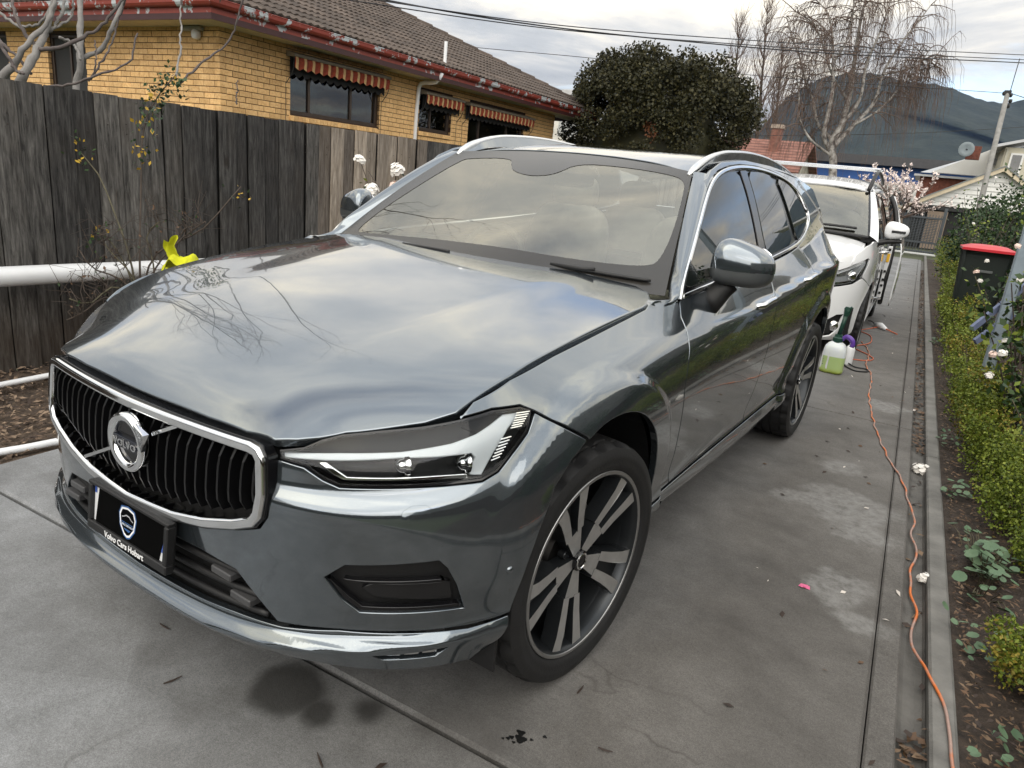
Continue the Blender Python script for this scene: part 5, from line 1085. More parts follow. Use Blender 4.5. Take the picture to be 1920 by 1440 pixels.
def thin(name,paths,r,mat,parent):            # many three-sided twigs at once
    A=np.array(paths); n,m,_=A.shape; a=np.array([0,2.1,4.2]); V=np.zeros((n,m,3,3)); T=np.gradient(A,axis=1); T/=np.linalg.norm(T,axis=2)[...,None]+1e-9; X=np.cross(T,np.array([.3,.5,.81])); X/=np.linalg.norm(X,axis=2)[...,None]+1e-9; Y=np.cross(T,X)
    rr_=np.linspace(1,.35,m)[None,:,None]*r
    for k in range(3): V[:,:,k]=A+(X*math.cos(a[k])+Y*math.sin(a[k]))*rr_
    I=np.arange(n*m*3).reshape(n,m,3); J=np.roll(I,-1,2); Q=np.stack([I[:,:-1],J[:,:-1],J[:,1:],I[:,1:]],-1).reshape(-1,4); return fast_mesh(name,V,Q,mat,parent)
BIRW=NT('birch bark'); _v=BIRW.coord('World'); _n=BIRW.noise(_v,5.,5,.7); BIRW=BIRW.done(BIRW.bsdf(BIRW.ramp(_n,[(.38,(.06,.05,.045)),(.5,(.25,.235,.215)),(.7,(.40,.385,.36))]),.8))
TWG=M('reddish brown twigs',(.13,.092,.075),.9,0,.3,1.); 
bt=root('birch_tree',L2W((-1.45,26.2,0)),'tall bare weeping birch with white bark beyond the van','tree')
rb=np.random.default_rng(77); mains=[]; segs=[]; tw=[]
BPX=[[(1560,345),(1562,300),(1558,270),(1575,240),(1590,190),(1600,130),(1610,60),(1625,-10),(1640,-60)],[(1558,285),(1545,260),(1550,225),(1560,180),(1562,120),(1560,60),(1550,20),(1530,0)],[(1562,275),(1600,235),(1640,190),(1655,140),(1690,80),(1730,30),(1745,10)],[(1575,240),(1610,190),(1625,120),(1650,60),(1670,0),(1680,-40)],[(1560,262),(1535,235),(1525,190),(1510,150),(1500,110),(1485,70),(1475,30)],[(1556,290),(1520,262),(1500,225),(1498,175),(1490,120)],[(1600,235),(1650,205),(1690,160),(1725,120),(1745,90)],[(1590,190),(1560,140),(1545,90),(1520,40),(1490,20)],[(1562,120),(1590,70),(1600,20),(1600,-40)],[(1655,140),(1700,130),(1735,110),(1755,125)]]
for i,px in enumerate(BPX):
    dz=rb.uniform(-.8,.8) if i else 0; P=np.array([pt(q,24.3+dz*min(1,j/3)) for j,q in enumerate(px)]); P=spline(P,26); r0=[.14,.085,.085,.065,.06,.05,.045,.045,.04,.035][i]; mains.append((P,np.linspace(r0,.016,26)))
    for j in range(5,26):
        for _ in range(1 if j<12 else 2):
            d=rb.normal(size=3); d[2]=abs(d[2])*.4+.1; d/=np.linalg.norm(d); L=rb.uniform(.5,1.3); Q=[P[j]]
            for s in range(5): d=d+np.array([0,0,-.16])+rb.normal(0,.12,3); d/=np.linalg.norm(d); Q.append(Q[-1]+d*L/5)
            segs.append((np.array(Q),np.linspace(.018,.007,6)))
            for s in range(1,6):
                tw+=[(Q[s],d)]*(2 if rb.random()<.5 else 1)
tubes_mesh('trunk',mains[:1],BIRW,bt,9)
for P_ in mains[1:]: tubes_mesh('limb',[P_],BIRW,bt,7)
tubes_mesh('branches',segs,TWG,bt,4)
pp=[]
for p,d in tw:
    h=rb.uniform(.6,2.1) if rb.random()<.75 else rb.uniform(.2,.6); d=d*np.array([1,1,.2])+rb.normal(0,.25,3); q=[p+d*.10*k*(1-k*.06)+np.array([0,0,-h*(k/6)**1.35])+rb.normal(0,.018,3) for k in range(7)]; pp.append(q)
thin('twigs',pp,.0068,TWG,bt)['kind']='stuff'
# upright poplars behind
for i,(px0,px1,lab) in enumerate((((1425,300),(1428,38),'taller bare upright poplar left of the weeping birch'),((1380,290),(1376,62),'shorter bare poplar rising behind the dark evergreen'),((1462,300),(1455,105),'bare poplar close against the weeping birch'))):
    p0=pt(px0,40.); p1=pt(px1,40.); p0[2]=0; o=root('poplar_tree',p0,lab,'tree','bare poplars behind the evergreen'); rp_=np.random.default_rng(50+i); H=p1[2]; segs=[]; q=[]
    p1=np.array([p0[0]+(p1-pt(px0,40.))[0]*0.6,p0[1],H]); T=spline([p0,(p0*.5+p1*.5)+rp_.normal(0,.1,3),p1],20); segs.append((T,np.linspace(.16,.02,20)))
    for j in range(4,20):
        for _ in range(4):
            d=rp_.normal(size=3); d[2]=0; d/=np.linalg.norm(d); L=(1-(j/20)**2)*H*.20+.5; b=[T[j]]; 
            for s in range(6): dd=d*(.75*(1-s/7))+np.array([0,0,1.])+rp_.normal(0,.1,3); b.append(b[-1]+dd/np.linalg.norm(dd)*L/6)
            segs.append((np.array(b),np.linspace(.028,.008,7)))
            for s in range(1,7):
                for _ in range(2):
                    dd=rp_.normal(0,.35,3)+np.array([0,0,.8]); dd/=np.linalg.norm(dd); l=rp_.uniform(.3,.8); q.append([b[s]+dd*l*k/3+rp_.normal(0,.02,3) for k in range(4)])
    tubes_mesh('trunk',segs[:1],BARKD,o,6); tubes_mesh('branches',segs[1:],TWG,o,3); thin('twigs',q,.009,TWG,o)['kind']='stuff'
# magnolia with white blossom
mg=root('magnolia_tree',L2W((.55,24.8,0)),'small bare magnolia covered in white blossom behind the van','tree'); segs=[]; tw=[]; rm=np.random.default_rng(9)
for k in range(7):
    d=np.array([rm.normal(0,.26)+.05,rm.normal(0,.25),1.]); grow(np.array(L2W((.62,24.8,.5))),d/np.linalg.norm(d),.92,.045,3,rm,segs,.55,.10,(1,3),.66,tw)
v,f=tube(np.array([L2W((.55,24.8,0)),L2W((.55,24.8,.5))]),.09,8); mk('trunk',v,f,BARKD,mg); tubes_mesh('branches',segs,TWG,mg,4)
BLS=M('white pink blossom',(.80,.70,.66),.7,0,.1,30); P=np.array([p[k] for p,d in tw for k in (2,4,6)]); P=P[rm.random(len(P))<.8]; Pz=np.repeat(P,6,0)+rm.normal(0,.022,(len(P)*6,3)); V,Q=leaves(Pz,.085,rm,.6,up=.6); o=fast_mesh('blossoms',V,Q,BLS,mg); o['kind']='stuff'
# low brown hedge mass under the magnolia
# ---- far houses
def gable(name,label,u0,u1,w0,w1,zb,ze,zr,wallm,roofm,ridge='u',over=.35,cat='house',trim=None):
    """box with a pitched roof; ridge runs along 'u' or 'w'"""
    o=root(name,L2W((.5*(u0+u1),.5*(w0+w1),zb)),label,cat); mb=MB()
    if ridge=='u':
        c=.5*(w0+w1); V=[(u0,w0,zb),(u1,w0,zb),(u1,w1,zb),(u0,w1,zb),(u0,w0,ze),(u1,w0,ze),(u1,w1,ze),(u0,w1,ze),(u0,c,zr),(u1,c,zr)]; F=[(0,1,5,4),(1,2,6,9,5),(2,3,7,6),(3,0,4,8,7)]
        s=(zr-ze)/(c-w0); R=[(u0-over,w0-over,ze-over*s),(u1+over,w0-over,ze-over*s),(u1+over,c,zr),(u0-over,c,zr),(u1+over,w1+over,ze-over*s),(u0-over,w1+over,ze-over*s)]; RF=[(0,1,2,3),(3,2,4,5)]
    else:
        c=.5*(u0+u1); V=[(u0,w0,zb),(u1,w0,zb),(u1,w1,zb),(u0,w1,zb),(u0,w0,ze),(u1,w0,ze),(u1,w1,ze),(u0,w1,ze),(c,w0,zr),(c,w1,zr)]; F=[(0,1,5,8,4),(1,2,6,5),(2,3,7,9,6),(3,0,4,7)]
        s=(zr-ze)/(c-u0); R=[(u0-over,w0-over,ze-over*s),(u0-over,w1+over,ze-over*s),(c,w1+over,zr),(c,w0-over,zr),(u1+over,w1+over,ze-over*s),(u1+over,w0-over,ze-over*s)]; RF=[(3,2,1,0),(5,4,2,3)]
    mk('wall',L2W(np.array(V,float)),F,wallm,o); R=np.array(R,float); R[:,2]+=.03; n=len(R); R2=np.concatenate([R,R-[0,0,.10]]); RF2=RF+[tuple(i+n for i in q[::-1]) for q in RF]; E={}
    for q in RF:
        for a,b in zip(q,q[1:]+q[:1]): E[(a,b)]=1
    RF2+=[(b,a,a+n,b+n) for (a,b) in E if (b,a) not in E]; mk('roof',L2W(R2),RF2,roofm,o); return o
def cuboid(name,p,b,mat,parent): v,f=box(*b); return mk(name,L2W(v),f,mat,parent)
RTILE=NT('red roof tiles'); _v=RTILE.coord('World'); _n=RTILE.noise(_v,3.5,5,.7); _w=RTILE.n('ShaderNodeTexWave',wave_type='BANDS',bands_direction='Z'); _w.inputs['Scale'].default_value=2.2; RTILE.l(_v,_w.inputs[0]); _c=RTILE.mix(.5,RTILE.ramp(_n,[(.3,(.16,.060,.042)),(.7,(.36,.17,.13))]),_w.outputs[0],'MULTIPLY'); RTILE=RTILE.done(RTILE.bsdf(_c,.85))
REND=M('cream render',(.42,.40,.33),.85,0,.1,2); WBOARD=M('white weatherboard',(.70,.70,.68),.6,0,.06,2); GREYR=M('grey metal roof',(.17,.185,.185),.45,.3,.15,1.5); PALER=M('pale grey metal roof',(.42,.43,.44),.4,.3,.1,1.); BRICKR=M('red brick wall far',(.15,.052,.034),.9,0,.35,9); BLUE=M('blue painted wall',(.020,.085,.30),.6,0,.12,1); BLUED=M('dark fascia band',(.05,.05,.055),.6); LWALL=M('off white wall',(.60,.60,.58),.8,0,.08,1)
h1=gable('tiled_house','old house with a mottled red tile roof and brick chimney beyond the evergreen',-8.6,-4.0,34,40,0,2.75,4.1,REND,RTILE,'u',.4)
cuboid('chimney',0,(-5.45,-5.0,35.6,36.1,3.2,4.55),M('chimney brick',(.22,.10,.075),.9,0,.3,6),h1); cuboid('chimney_cap',0,(-5.5,-4.95,35.55,36.15,4.55,4.72),M('chimney cap',(.40,.33,.27),.9),h1)
h2=root('blue_building',L2W((0,54,0)),'long flat roofed shop building with a bright blue upper wall','building'); cuboid('wall',0,(-8.5,6.5,52,60,0,3.05),LWALL,h2); cuboid('blue_band',0,(-8.55,6.55,51.95,60.05,3.05,4.05),BLUE,h2); cuboid('roof_edge',0,(-9.,7.,51.3,60.5,4.05,4.60),BLUED,h2)
for k in range(8): cuboid('window',0,(-7.6+1.8*k,-6.5+1.8*k,51.94,52.05,1.2,2.5),WGL,h2)
SGN=M('sign dark blue',(.008,.02,.07),.6)
for k in range(4): cuboid('sign_panel',0,(1.1+.42*k,1.4+.42*k,51.90,51.95,3.18,3.55),SGN,h2)
h3=gable('brick_cottage','red brick cottage with a pale metal gable roof beyond the gate',1.05,6.2,42,48,0,3.28,3.36,BRICKR,PALER,'u',.3)
V=np.array([(1.0,41.6,3.38),(6.6,41.6,3.38),(4.35,44.2,4.95),(4.35,46,4.95),(6.8,46,4.95),(6.8,41.6,4.5)]); mk('gable_roof',L2W(V),[(0,1,2),(0,2,3),(1,4,3,2)],PALER,h3)
V=np.array([(1.5,41.5,3.42),(6.4,41.5,3.42),(4.1,41.5,4.85)]); V2=V+[0,.15,0]; mk('gable_wall',L2W(np.concatenate([V,V2])),[(0,1,2),(5,4,3),(0,2,5,3),(1,4,5,2)],LWALL,h3); cuboid('gable_window',0,(3.95,4.75,41.44,41.52,3.95,4.25),M('vent grey',(.25,.26,.28),.6),h3)
mb=MB()
for k in range(8): pass
h4=root('weatherboard_shed',L2W((3,37,0)),'white weatherboard gable shed with grey roof behind the metal gate','shed')
SU0,SU1,SW0,SW1,SE,SRZ=.55,6.6,34.3,37.4,1.62,3.45
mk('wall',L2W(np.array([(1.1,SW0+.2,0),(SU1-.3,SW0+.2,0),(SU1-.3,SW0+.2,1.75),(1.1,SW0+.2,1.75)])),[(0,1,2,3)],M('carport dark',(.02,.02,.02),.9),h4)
c=4.0
for k in range(9):
    z0=1.78+.185*k; z1=z0+.185; f0=(z0-1.55)/(SRZ-1.55); f1=(z1-1.55)/(SRZ-1.55)
    if f0>=.96: break
    a0,b0=SU0+.25+(c-SU0-.25)*f0,SU1-.1-(SU1-.1-c)*f0; f1=min(f1,.99); a1,b1=SU0+.25+(c-SU0-.25)*f1,SU1-.1-(SU1-.1-c)*f1
    V=np.array([(a0,SW0-.04,z0),(b0,SW0-.04,z0),(b1,SW0,z1),(a1,SW0,z1),(a0,SW0+.05,z0),(b0,SW0+.05,z0),(b1,SW0+.05,z1),(a1,SW0+.05,z1)]); mk('weatherboard',L2W(V),[(0,1,2,3),(0,4,5,1),(1,5,6,2),(3,7,4,0)],WBOARD,h4)
for a,b in (((SU0-.1,1.50),(c,SRZ+.06)),((c,SRZ+.06),(SU1+.1,1.70))):
    V=np.array([(a[0],SW0-.30,a[1]-.20),(b[0],SW0-.30,b[1]-.20),(b[0],SW0-.30,b[1]),(a[0],SW0-.30,a[1]),(a[0],SW0-.25,a[1]-.20),(b[0],SW0-.25,b[1]-.20),(b[0],SW0-.25,b[1]),(a[0],SW0-.25,a[1])]); mk('barge_board',L2W(V),BF,M('cream barge board',(.55,.47,.34),.6),h4)
    V=np.array([(a[0],SW0-.33,a[1]+.02),(b[0],SW0-.33,b[1]+.02),(b[0],SW1,b[1]+.02),(a[0],SW1,a[1]+.02)]); V=np.concatenate([V-[0,0,.05],V]); mk('roof',L2W(V),BF,GREYR,h4)
cuboid('lintel',0,(1.0,SU1-.2,SW0+.0,SW0+.12,1.60,1.78),BLKP,h4); cuboid('post',0,(1.55,1.68,SW0-.05,SW0+.08,0,1.65),BLKP,h4); cuboid('door_panel',0,(1.75,2.5,SW0+.05,SW0+.12,.0,1.55),M('shed timber door',(.22,.17,.13),.8),h4)
h5=root('rendered_house',L2W((6,31,0)),'tall cream house at the right edge with a sash window','house'); cuboid('wall',0,(4.1,10,38.3,41.5,0,4.55),M('cream wall',(.50,.47,.37),.8,0,.08,1),h5)
V=np.array([(3.72,37.9,4.50),(10,37.9,6.3),(10,41.8,6.3),(3.72,41.8,4.50)]); V=np.concatenate([V,V+[0,0,.12]]); mk('roof',L2W(V),BF,PALER,h5); cuboid('frame',0,(4.36,4.86,38.22,38.32,2.95,4.32),WBOARD,h5); cuboid('pane',0,(4.44,4.78,38.20,38.23,3.03,4.24),WGL,h5); cuboid('downpipe',0,(4.16,4.24,38.20,38.28,0,4.5),REND,h5)
h6=gable('chimney_house','pale distant house with a tall rendered chimney behind the brick house',-16,-9.4,22.5,29,0,2.6,3.55,LWALL,M('pale slate roof',(.40,.38,.33),.8),'u',.3); cuboid('chimney',0,(-10.35,-9.85,23,23.5,2.6,4.35),M('rendered chimney',(.46,.47,.46),.85,0,.15,3),h6); cuboid('chimney_pot',0,(-10.42,-9.78,22.93,23.57,4.18,4.32),M('rendered chimney cap',(.5,.5,.5),.8),h6)
v,f=tube(L2W(np.array([(-9.75,23.2,3.6),(-9.75,23.2,4.75)])),.015,5); mk('aerial',v,f,BLKP,h6); v,f=tube(L2W(np.array([(-9.95,23.2,4.7),(-9.45,23.2,4.6)])),.012,5); mk('aerial_arm',v,f,BLKP,h6)
# satellite dish
ds=root('satellite_dish',pt((1818,290),33.),'grey satellite dish above the pale roof with red brickwork','satellite dish'); cD=pt((1812,280),33.); nv=CAMP-cD; nv/=np.linalg.norm(nv); v,f=lathe([(.001,.06),(.18,.045),(.32,0.),(.33,.01),(.18,.06)],24,'z'); zq=Vector(nv).to_track_quat('Z','Y').to_matrix(); v=np.array([list(zq@Vector(p)) for p in v*[1,1,-1]]); mk('dish',v+cD,f,M('dish grey',(.22,.26,.28),.5),ds,smooth=True)
q=pt((1826,285),33.4); v,f=box(-.28,.28,-.2,.2,-.35,.25); mk('chimney_base',v+q,f,BRICKR,ds); v,f=tube(np.array([cD,q]),.03,6); mk('bracket',v,f,BLKP,ds)
# ---- poles and wires
POLEM=M('weathered timber pole',(.23,.225,.21),.85,0,.2,8)
pb=L2W((2.93,23.6,0)); pl_=root('power_pole',pb,'slim grey timber power pole beside the far hedge','pole'); top=pt((1890,172),20.); bot=pt((1833,395),20.); bot=bot+(bot-top)*1.0; bot[2]=max(bot[2],0); v,f=tube(np.array([bot,top]),[.085,.065],10); mk('shaft',v,f,POLEM,pl_,smooth=True)
for k,(dx,dz) in enumerate(((-.08,-.05),(.09,-.09),(.12,-.25),(.10,-.38))): v,f=lathe([(.001,.06),(.04,.05),(.05,0),(.035,-.05),(.001,-.06)],8); mk('insulator',v+top+[dx,0,dz],f,BLKP,pl_)
v,f=bbox(-.09,.09,-.09,.09,-.10,.03,.01); mk('pole_cap',v+top,f,BLKP,pl_); v,f=tube(np.array([top+[.05,0,-.03],pt((1912,110),20.)]),.012,5); mk('stay_arm',v,f,BLKP,pl_)
WIREM=M('power line',(.012,.012,.014),.6)
def wire(pts,r,label):
    P=spline([pt(q,d) for q,d in pts],60); v,f=tube(P,r,4,cap=False); o=mk('power_line',v,f,WIREM); tag(o,label,'cable','overhead power lines crossing the sky')
wire([((560,-22),14),((1000,42),17),((1400,75),20),((1920,103),25),((2300,118),30)],.012,'uppermost of the long overhead power lines crossing the sky')
wire([((560,-14),14),((1000,50),17),((1400,84),20),((1920,112),25),((2300,128),30)],.012,'second overhead power line, just below the uppermost one')
wire([((560,-32),14),((860,25),16),((1400,88),20),((1920,118),25),((2300,136),30)],.016,'thick lowest overhead cable of the long sloping bundle')
wire([((600,46),22),((840,83),22),((1090,107),22),((1400,140),23),((1890,175),24)],.009,'thin single wire running behind the evergreen to the pole')
wire([((1400,255),26),((1700,250),28),((1920,238),30),((2200,215),34)],.010,'thin low wire in front of the hillside')
wire([((1892,174),20),((1990,205),16)],.010,'short wire leaving the timber pole to the right')
# ---- metal gate
GTM=M('grey powder coated steel',(.075,.085,.095),.45,.3,.1,5); gt=root('metal_gate',L2W((1.5,28.6,0)),'grey metal bar gate at the end of the driveway','gate')
for k in range(20):
    u=.45+.092*k; v,f=bbox(u-.012,u+.012,28.59,28.615,.04,1.40,.003); mk('bar',L2W(v),f,GTM,gt)
for z in (.10,.42,1.28): v,f=bbox(.35,2.25,28.57,28.63,z-.03,z+.03); mk('rail',L2W(v),f,GTM,gt)
for u in (.33,2.28): v,f=bbox(u-.05,u+.05,28.55,28.65,0,1.65); mk('gate_post',L2W(v),f,GTM,gt)
for k in range(16): v,f=bbox(1.30,2.15,28.66,28.68,.45+.055*k,.475+.055*k,.002); mk('louvre',L2W(v),f,GTM,gt)
v,f=bbox(.36,1.25,28.66,28.70,.20,1.38); mk('infill_panel',L2W(v),f,M('gate panel',(.055,.065,.075),.5),gt)
v,f=bbox(.3,2.3,28.3,28.42,.0,.06,.01); o=mk('threshold_strip',L2W(v),f,PVC,gt)
# ---- things beside and behind the camera that the paint and glass reflect
BLK_=M('grey concrete block',(.20,.195,.18),.9,0,.2,4,bump=.3); bw=root('block_wall',L2W((4.6,4,0)),'grey concrete block wall mirrored in the car windows','wall')
cuboid('mortar_core',0,(4.53,4.67,-4,27,0,2.5),MORT,bw)
mb=MB()
for r in range(5,12):
    for k in range(77):
        v,f=bbox(4.46,4.56,-4+.40*k+(.2 if r%2 else 0),-3.61+.40*k+(.2 if r%2 else 0),.02+.205*r,.21+.205*r,.004); mb.add(L2W(v),f)
o=mb.build('blocks',BLK_,bw); o['kind']='stuff'
hb=root('added_hedge',L2W((0,-11,0)),'unseen dark hedge added behind the camera to darken the bumper reflection','hedge'); rq=np.random.default_rng(3)  # unseen hedge added to darken the horizon band in the bumper
v,f=box(-14,12,-12.5,-11,0,2.3); mk('inner_mass',L2W(v),f,EVG,hb); P=np.stack([rq.uniform(-14,12,6000),rq.uniform(-11.1,-10.8,6000),rq.uniform(0,2.5,6000)],1); V,Q=leaves(L2W(P),.18,rq,.7); fast_mesh('leaves',V,Q,EVG,hb)
# ================================================================== white people mover
VW=M('white car paint',(.74,.75,.76),.25,0,.02,2,coat=1.); 
van=root('parked_van',L2W((.42,8.6,0)),'white people mover van with its side sliding door open','van'); VU,VF=.43,6.22
def vl(V): V=np.asarray(V,float).copy(); V[...,0]+=VU; V[...,1]+=VF; return L2W(V)
VPL=np.array([(0,0),(.25,.012),(.45,.05),(.62,.13),(.75,.27),(.835,.48),(.875,.80),(.89,1.4),(.895,2.5),(.895,3.6),(.88,4.3),(.82,4.65),(.6,4.75),(0,4.78)],float)
_d=np.r_[0,np.cumsum(np.linalg.norm(np.diff(VPL,axis=0),axis=1))]; _t=np.linspace(0,_d[-1],1500); VC=blur1(hermite(_d,VPL,_t),18,0); VC[0,0]=0; VL=np.r_[0,np.cumsum(np.linalg.norm(np.diff(VC,axis=0),axis=1))]; VN=np.gradient(VC,axis=0); VN/=np.linalg.norm(VN,axis=1)[:,None]; VN=np.stack([VN[:,1],-VN[:,0]],1)
VZ=[.16,.22,.34,.50,.66,.80,.92,1.03,1.13]; VI=[.05,.0,-.005,.0,.012,.03,.055,.10,.18]
VIS=[.06,.02,.0,.0,-.005,.0,.0,.02,.045]
def VB(u,z):
    u=np.asarray(u,float); z=np.asarray(z,float); a=np.abs(u); c=np.stack([np.interp(a,VL,VC[:,i]) for i in (0,1)],-1); n=np.stack([np.interp(a,VL,VN[:,i]) for i in (0,1)],-1); k=sstep(.55,1.2,a); I=hermite(VZ,VI,z)*(1-k)+hermite(VZ,VIS,z)*k
    for cy in (.86,3.76): I=I-.012*sstep(.44,.40,np.hypot(c[...,1]-cy,z-.33))*sstep(.8,.85,c[...,0])
    x=(c[...,0]-n[...,0]*I)*np.where(u<0,-1,1); y=c[...,1]-n[...,1]*I; return np.stack([x,y,z+0*x],-1)
def wrapS(f): return lambda a,b: vl(f(a,b))
def VH(x,y):
    x=np.asarray(x,float);y=np.asarray(y,float); return np.stack([x,y,np.interp(y,[0,.05,.15,.35,.6,.95,1.1],[.855,.895,.955,1.025,1.085,1.160,1.175])-.06*(x/.8)**2-.05*(x/.8)**4],-1)
def VWS(a,t):
    a=np.asarray(a,float);t=np.asarray(t,float); b=np.stack([.74*a,.90+.16*a*a,1.165-.03*a*a],-1); c=np.stack([.60*a,1.72+.10*a*a,1.635-.03*a*a],-1); return b+(c-b)*t[...,None]+np.array([0,-.5,.8])*(.05*4*t*(1-t)*(1-.4*a*a))[...,None]
def VR(x,y):
    x=np.asarray(x,float);y=np.asarray(y,float); return np.stack([x,y,np.interp(y,[1.65,1.9,2.4,3.2,4.2,4.7],[1.632,1.69,1.755,1.778,1.75,1.69])-.03*(x/.64)**2-.06*(x/.64)**6],-1)
def VS(y,z):
    y=np.asarray(y,float);z=np.asarray(z,float); w=z-1.05; return np.stack([.865-.22*w-.26*w*w*np.sign(w)-.03*np.clip(1.4-y,0,2)**2,y,z],-1)
va=lambda c,a0,a1,r=.40:[(c+r*math.cos(a),.33+r*math.sin(a)) for a in np.radians(np.linspace(a0,a1,16))]
sv=lambda y:float(np.interp(y,VC[300:,1],VL[300:])); cF,cR=sv(.86),sv(3.76)
patch('hood',wrapS(VH),symm([(0,.045),(.25,.055),(.45,.10),(.58,.17),(.66,.25),(.72,.42),(.745,.70),(.74,1.02),(.4,.93),(0,.90)]),VW,van,.06)
VHL=[(.40,.735),(.60,.815),(.86,.90),(1.06,.955),(1.08,.93),(.98,.80),(.86,.735),(.62,.70),(.42,.69)]
NOSE=[(.40,.75),(.60,.825),(.86,.91),(1.05,.965),(1.04,1.03),(.86,1.01),(.60,.95),(.40,.90)]
VFG=[(.52,.23),(.60,.36),(.72,.43),(.80,.435),(.76,.30),(.70,.225),(.60,.20)]
patch('front_bumper',wrapS(VB),symm([(0,.17),(.9,.17),(cF-.40,.24)]+va(cF,180,115)+[(1.0,.78),(.86,.73),(.62,.69),(.40,.685),(0,.68)]),VW,van,.06,holes=[VFG,[(-a,b) for a,b in VFG]])
patch('grille',wrapS(VB),symm([(0,.69),(.40,.695),(.40,.74),(.58,.815),(.4,.85),(0,.86)]),BLKG,van,.06,off=-.012)
patch('lower_grille',wrapS(VB),symm([(0,.26),(.38,.26),(.46,.36),(.40,.44),(0,.44)]),BLKP,van,.06,off=.004)
fen=[(1.10,.96),(1.06,.97),(.80,.90),(.86,1.0),(1.05,1.085),(1.28,1.125),(1.50,1.12),(1.46,1.0),(cF+.42,.60),(cF+.42,.22)]+va(cF,0,115)+[(1.0,.79)]
for mir in (False,True):
    s=-1 if mir else 1
    def mw(f,s=s): return (lambda a,b: vl(f(a,b)*[s,1,1]))
    sg=-1 if mir else 1
    def vp(name,f,o,m,par,**k): return patch(name,mw(f),o,m,par,k.pop('step',.06),sgn=sg,**k)
    vp('fender',VB,fen,VW,van)
    l=vp('headlight',VB,VHL,M('lamp bowl grey',(.55,.56,.57),.3,.25),van,off=-.03); vp('lamp_lens',VB,VHL,LENS,l,off=.001,fl=.003); vp('lamp_chrome',VB,[(.44,.70),(.62,.71),(.86,.745),(.97,.80),(1.06,.93),(1.0,.90),(.90,.79),(.80,.76),(.6,.735),(.45,.725)],LAMPS,l,off=-.012); vp('lamp_upper',VB,[(.46,.75),(.62,.805),(.86,.885),(1.0,.93),(.9,.86),(.75,.80)],LAMPS,l,off=-.016)
    vp('nose_panel',VB,NOSE,VW,van,off=-.012,gap=0)
    p=VB(np.array(.80),np.array(.80)); v,f=lathe([(.0005,-.03),(.03,-.022),(.045,0),(.055,.004),(.06,.03)],16,'y'); mk('projector',vl((v+p+[-.01,.03,0])*[s,1,1]),f if s>0 else [q[::-1] for q in f],LAMPS,l,smooth=True)
    g=vp('fog_recess',VB,VFG,BLKP,van,off=-.03,gap=-.004); p=VB(np.array(.70),np.array(.32)); v,f=lathe([(.0005,-.02),(.04,-.012),(.055,.0),(.06,.03)],18,'y'); mk('fog_lamp',vl((v+p+[-.01,.035,0])*[s,1,1]),f if s>0 else [q[::-1] for q in f],LAMPS,g,smooth=True)
    dF=[(1.46,1.0),(1.38,1.07),(1.60,1.06),(sv(2.15),1.06),(sv(2.17),.9),(sv(2.17),.30),(cF+.60,.27),(cF+.42,.30),(cF+.42,.60)]
    d=vp('front_door',VB,dF,VW,van); v,f=tube(spline(np.array([(.885*s,1.88,.97),(.915*s,1.92,.972),(.92*s,2.05,.975),(.89*s,2.10,.975)]),12),.014,8); mk('door_handle',vl(v),f,CHROME,d,smooth=True)
    vp('side_sill',VB,[(cF+.42,.20),(sv(3.3),.20),(sv(3.3),.285),(cF+.6,.26),(cF+.42,.285)],VW,van)
    if mir: vp('sliding_door',VB,[(sv(2.18),.3),(sv(2.18),1.06),(sv(3.35),1.06),(sv(3.35),.3)],VW,van)
    vp('rear_quarter',VB,[(sv(3.30),.26),(sv(3.30),1.06),(sv(4.5),1.06),(sv(4.5),.30)]+va(cR,0,180)[:],VW,van)
    # greenhouse
    def VP(u,t): 
        u=np.asarray(u,float)[...,None]; t=np.asarray(t,float); E1=VWS(np.full(t.shape,1.01),t); E2=VS(.98+.86*t**1.05,1.075+.53*t); return E1*(1-u)+E2*u+u*(1-u)*4*np.array([.012,-.018,0])
    vp('a_pillar',VP,[(0,0),(1,0),(1,1),(0,1)],VW,van,gap=0)
    vp('pillar_trim',VP,[(-.06,0),(.10,0),(.10,1),(-.06,1)],BLKG,van,gap=0,off=.004)
    vp('cant_rail',VS,[(1.70,1.545),(2.1,1.60),(3.5,1.62),(4.5,1.58),(4.5,1.65),(3.5,1.695),(2.4,1.685),(1.9,1.645)],VW,van)
    w=vp('side_glass',VS,[(1.02,1.075),(1.30,1.24),(1.62,1.43),(1.86,1.535),(2.12,1.58),(2.12,1.065)],DGLASS,van,off=-.004); vp('quarter_strip',VS,[(1.33,1.26),(1.40,1.30),(1.44,1.07),(1.36,1.07)],BLKG,w,off=.002)
    vp('rear_side_glass',VS,[(3.4,1.07),(3.4,1.60),(4.35,1.56),(4.45,1.10)],DGLASS,van,off=-.004)
    vp('b_pillar',VS,[(2.12,1.06),(2.12,1.59),(2.20,1.59),(2.20,1.06)],BLKG,van)
    if mir: vp('sliding_glass',VS,[(2.22,1.07),(2.22,1.60),(3.38,1.61),(3.38,1.07)],DGLASS,van,off=-.004)
    v,f=superell((0,0,0),(.115,.06,.085),2.8,20,10); v[:,2]*=1-.25*np.clip(v[:,0]/.11,-1,1); mr=bpy.data.objects.new('door_mirror',None); COL.objects.link(mr); mr.parent=van; q=vl(np.array([[s*.985,1.22,1.155]]))[0]; mr.location=q-wloc(van); WLOC[mr.name]=q
    mk('mirror_shell',vl(v*[s,1,1]+[s*.985,1.22,1.235]),f if s>0 else [k[::-1] for k in f],VW,mr,smooth=True); v,f=bbox(s*.985-.045,s*.985+.085,1.150,1.17,1.215,1.238,.004); mk('repeater_lamp',vl(v),f,BLKP,mr)
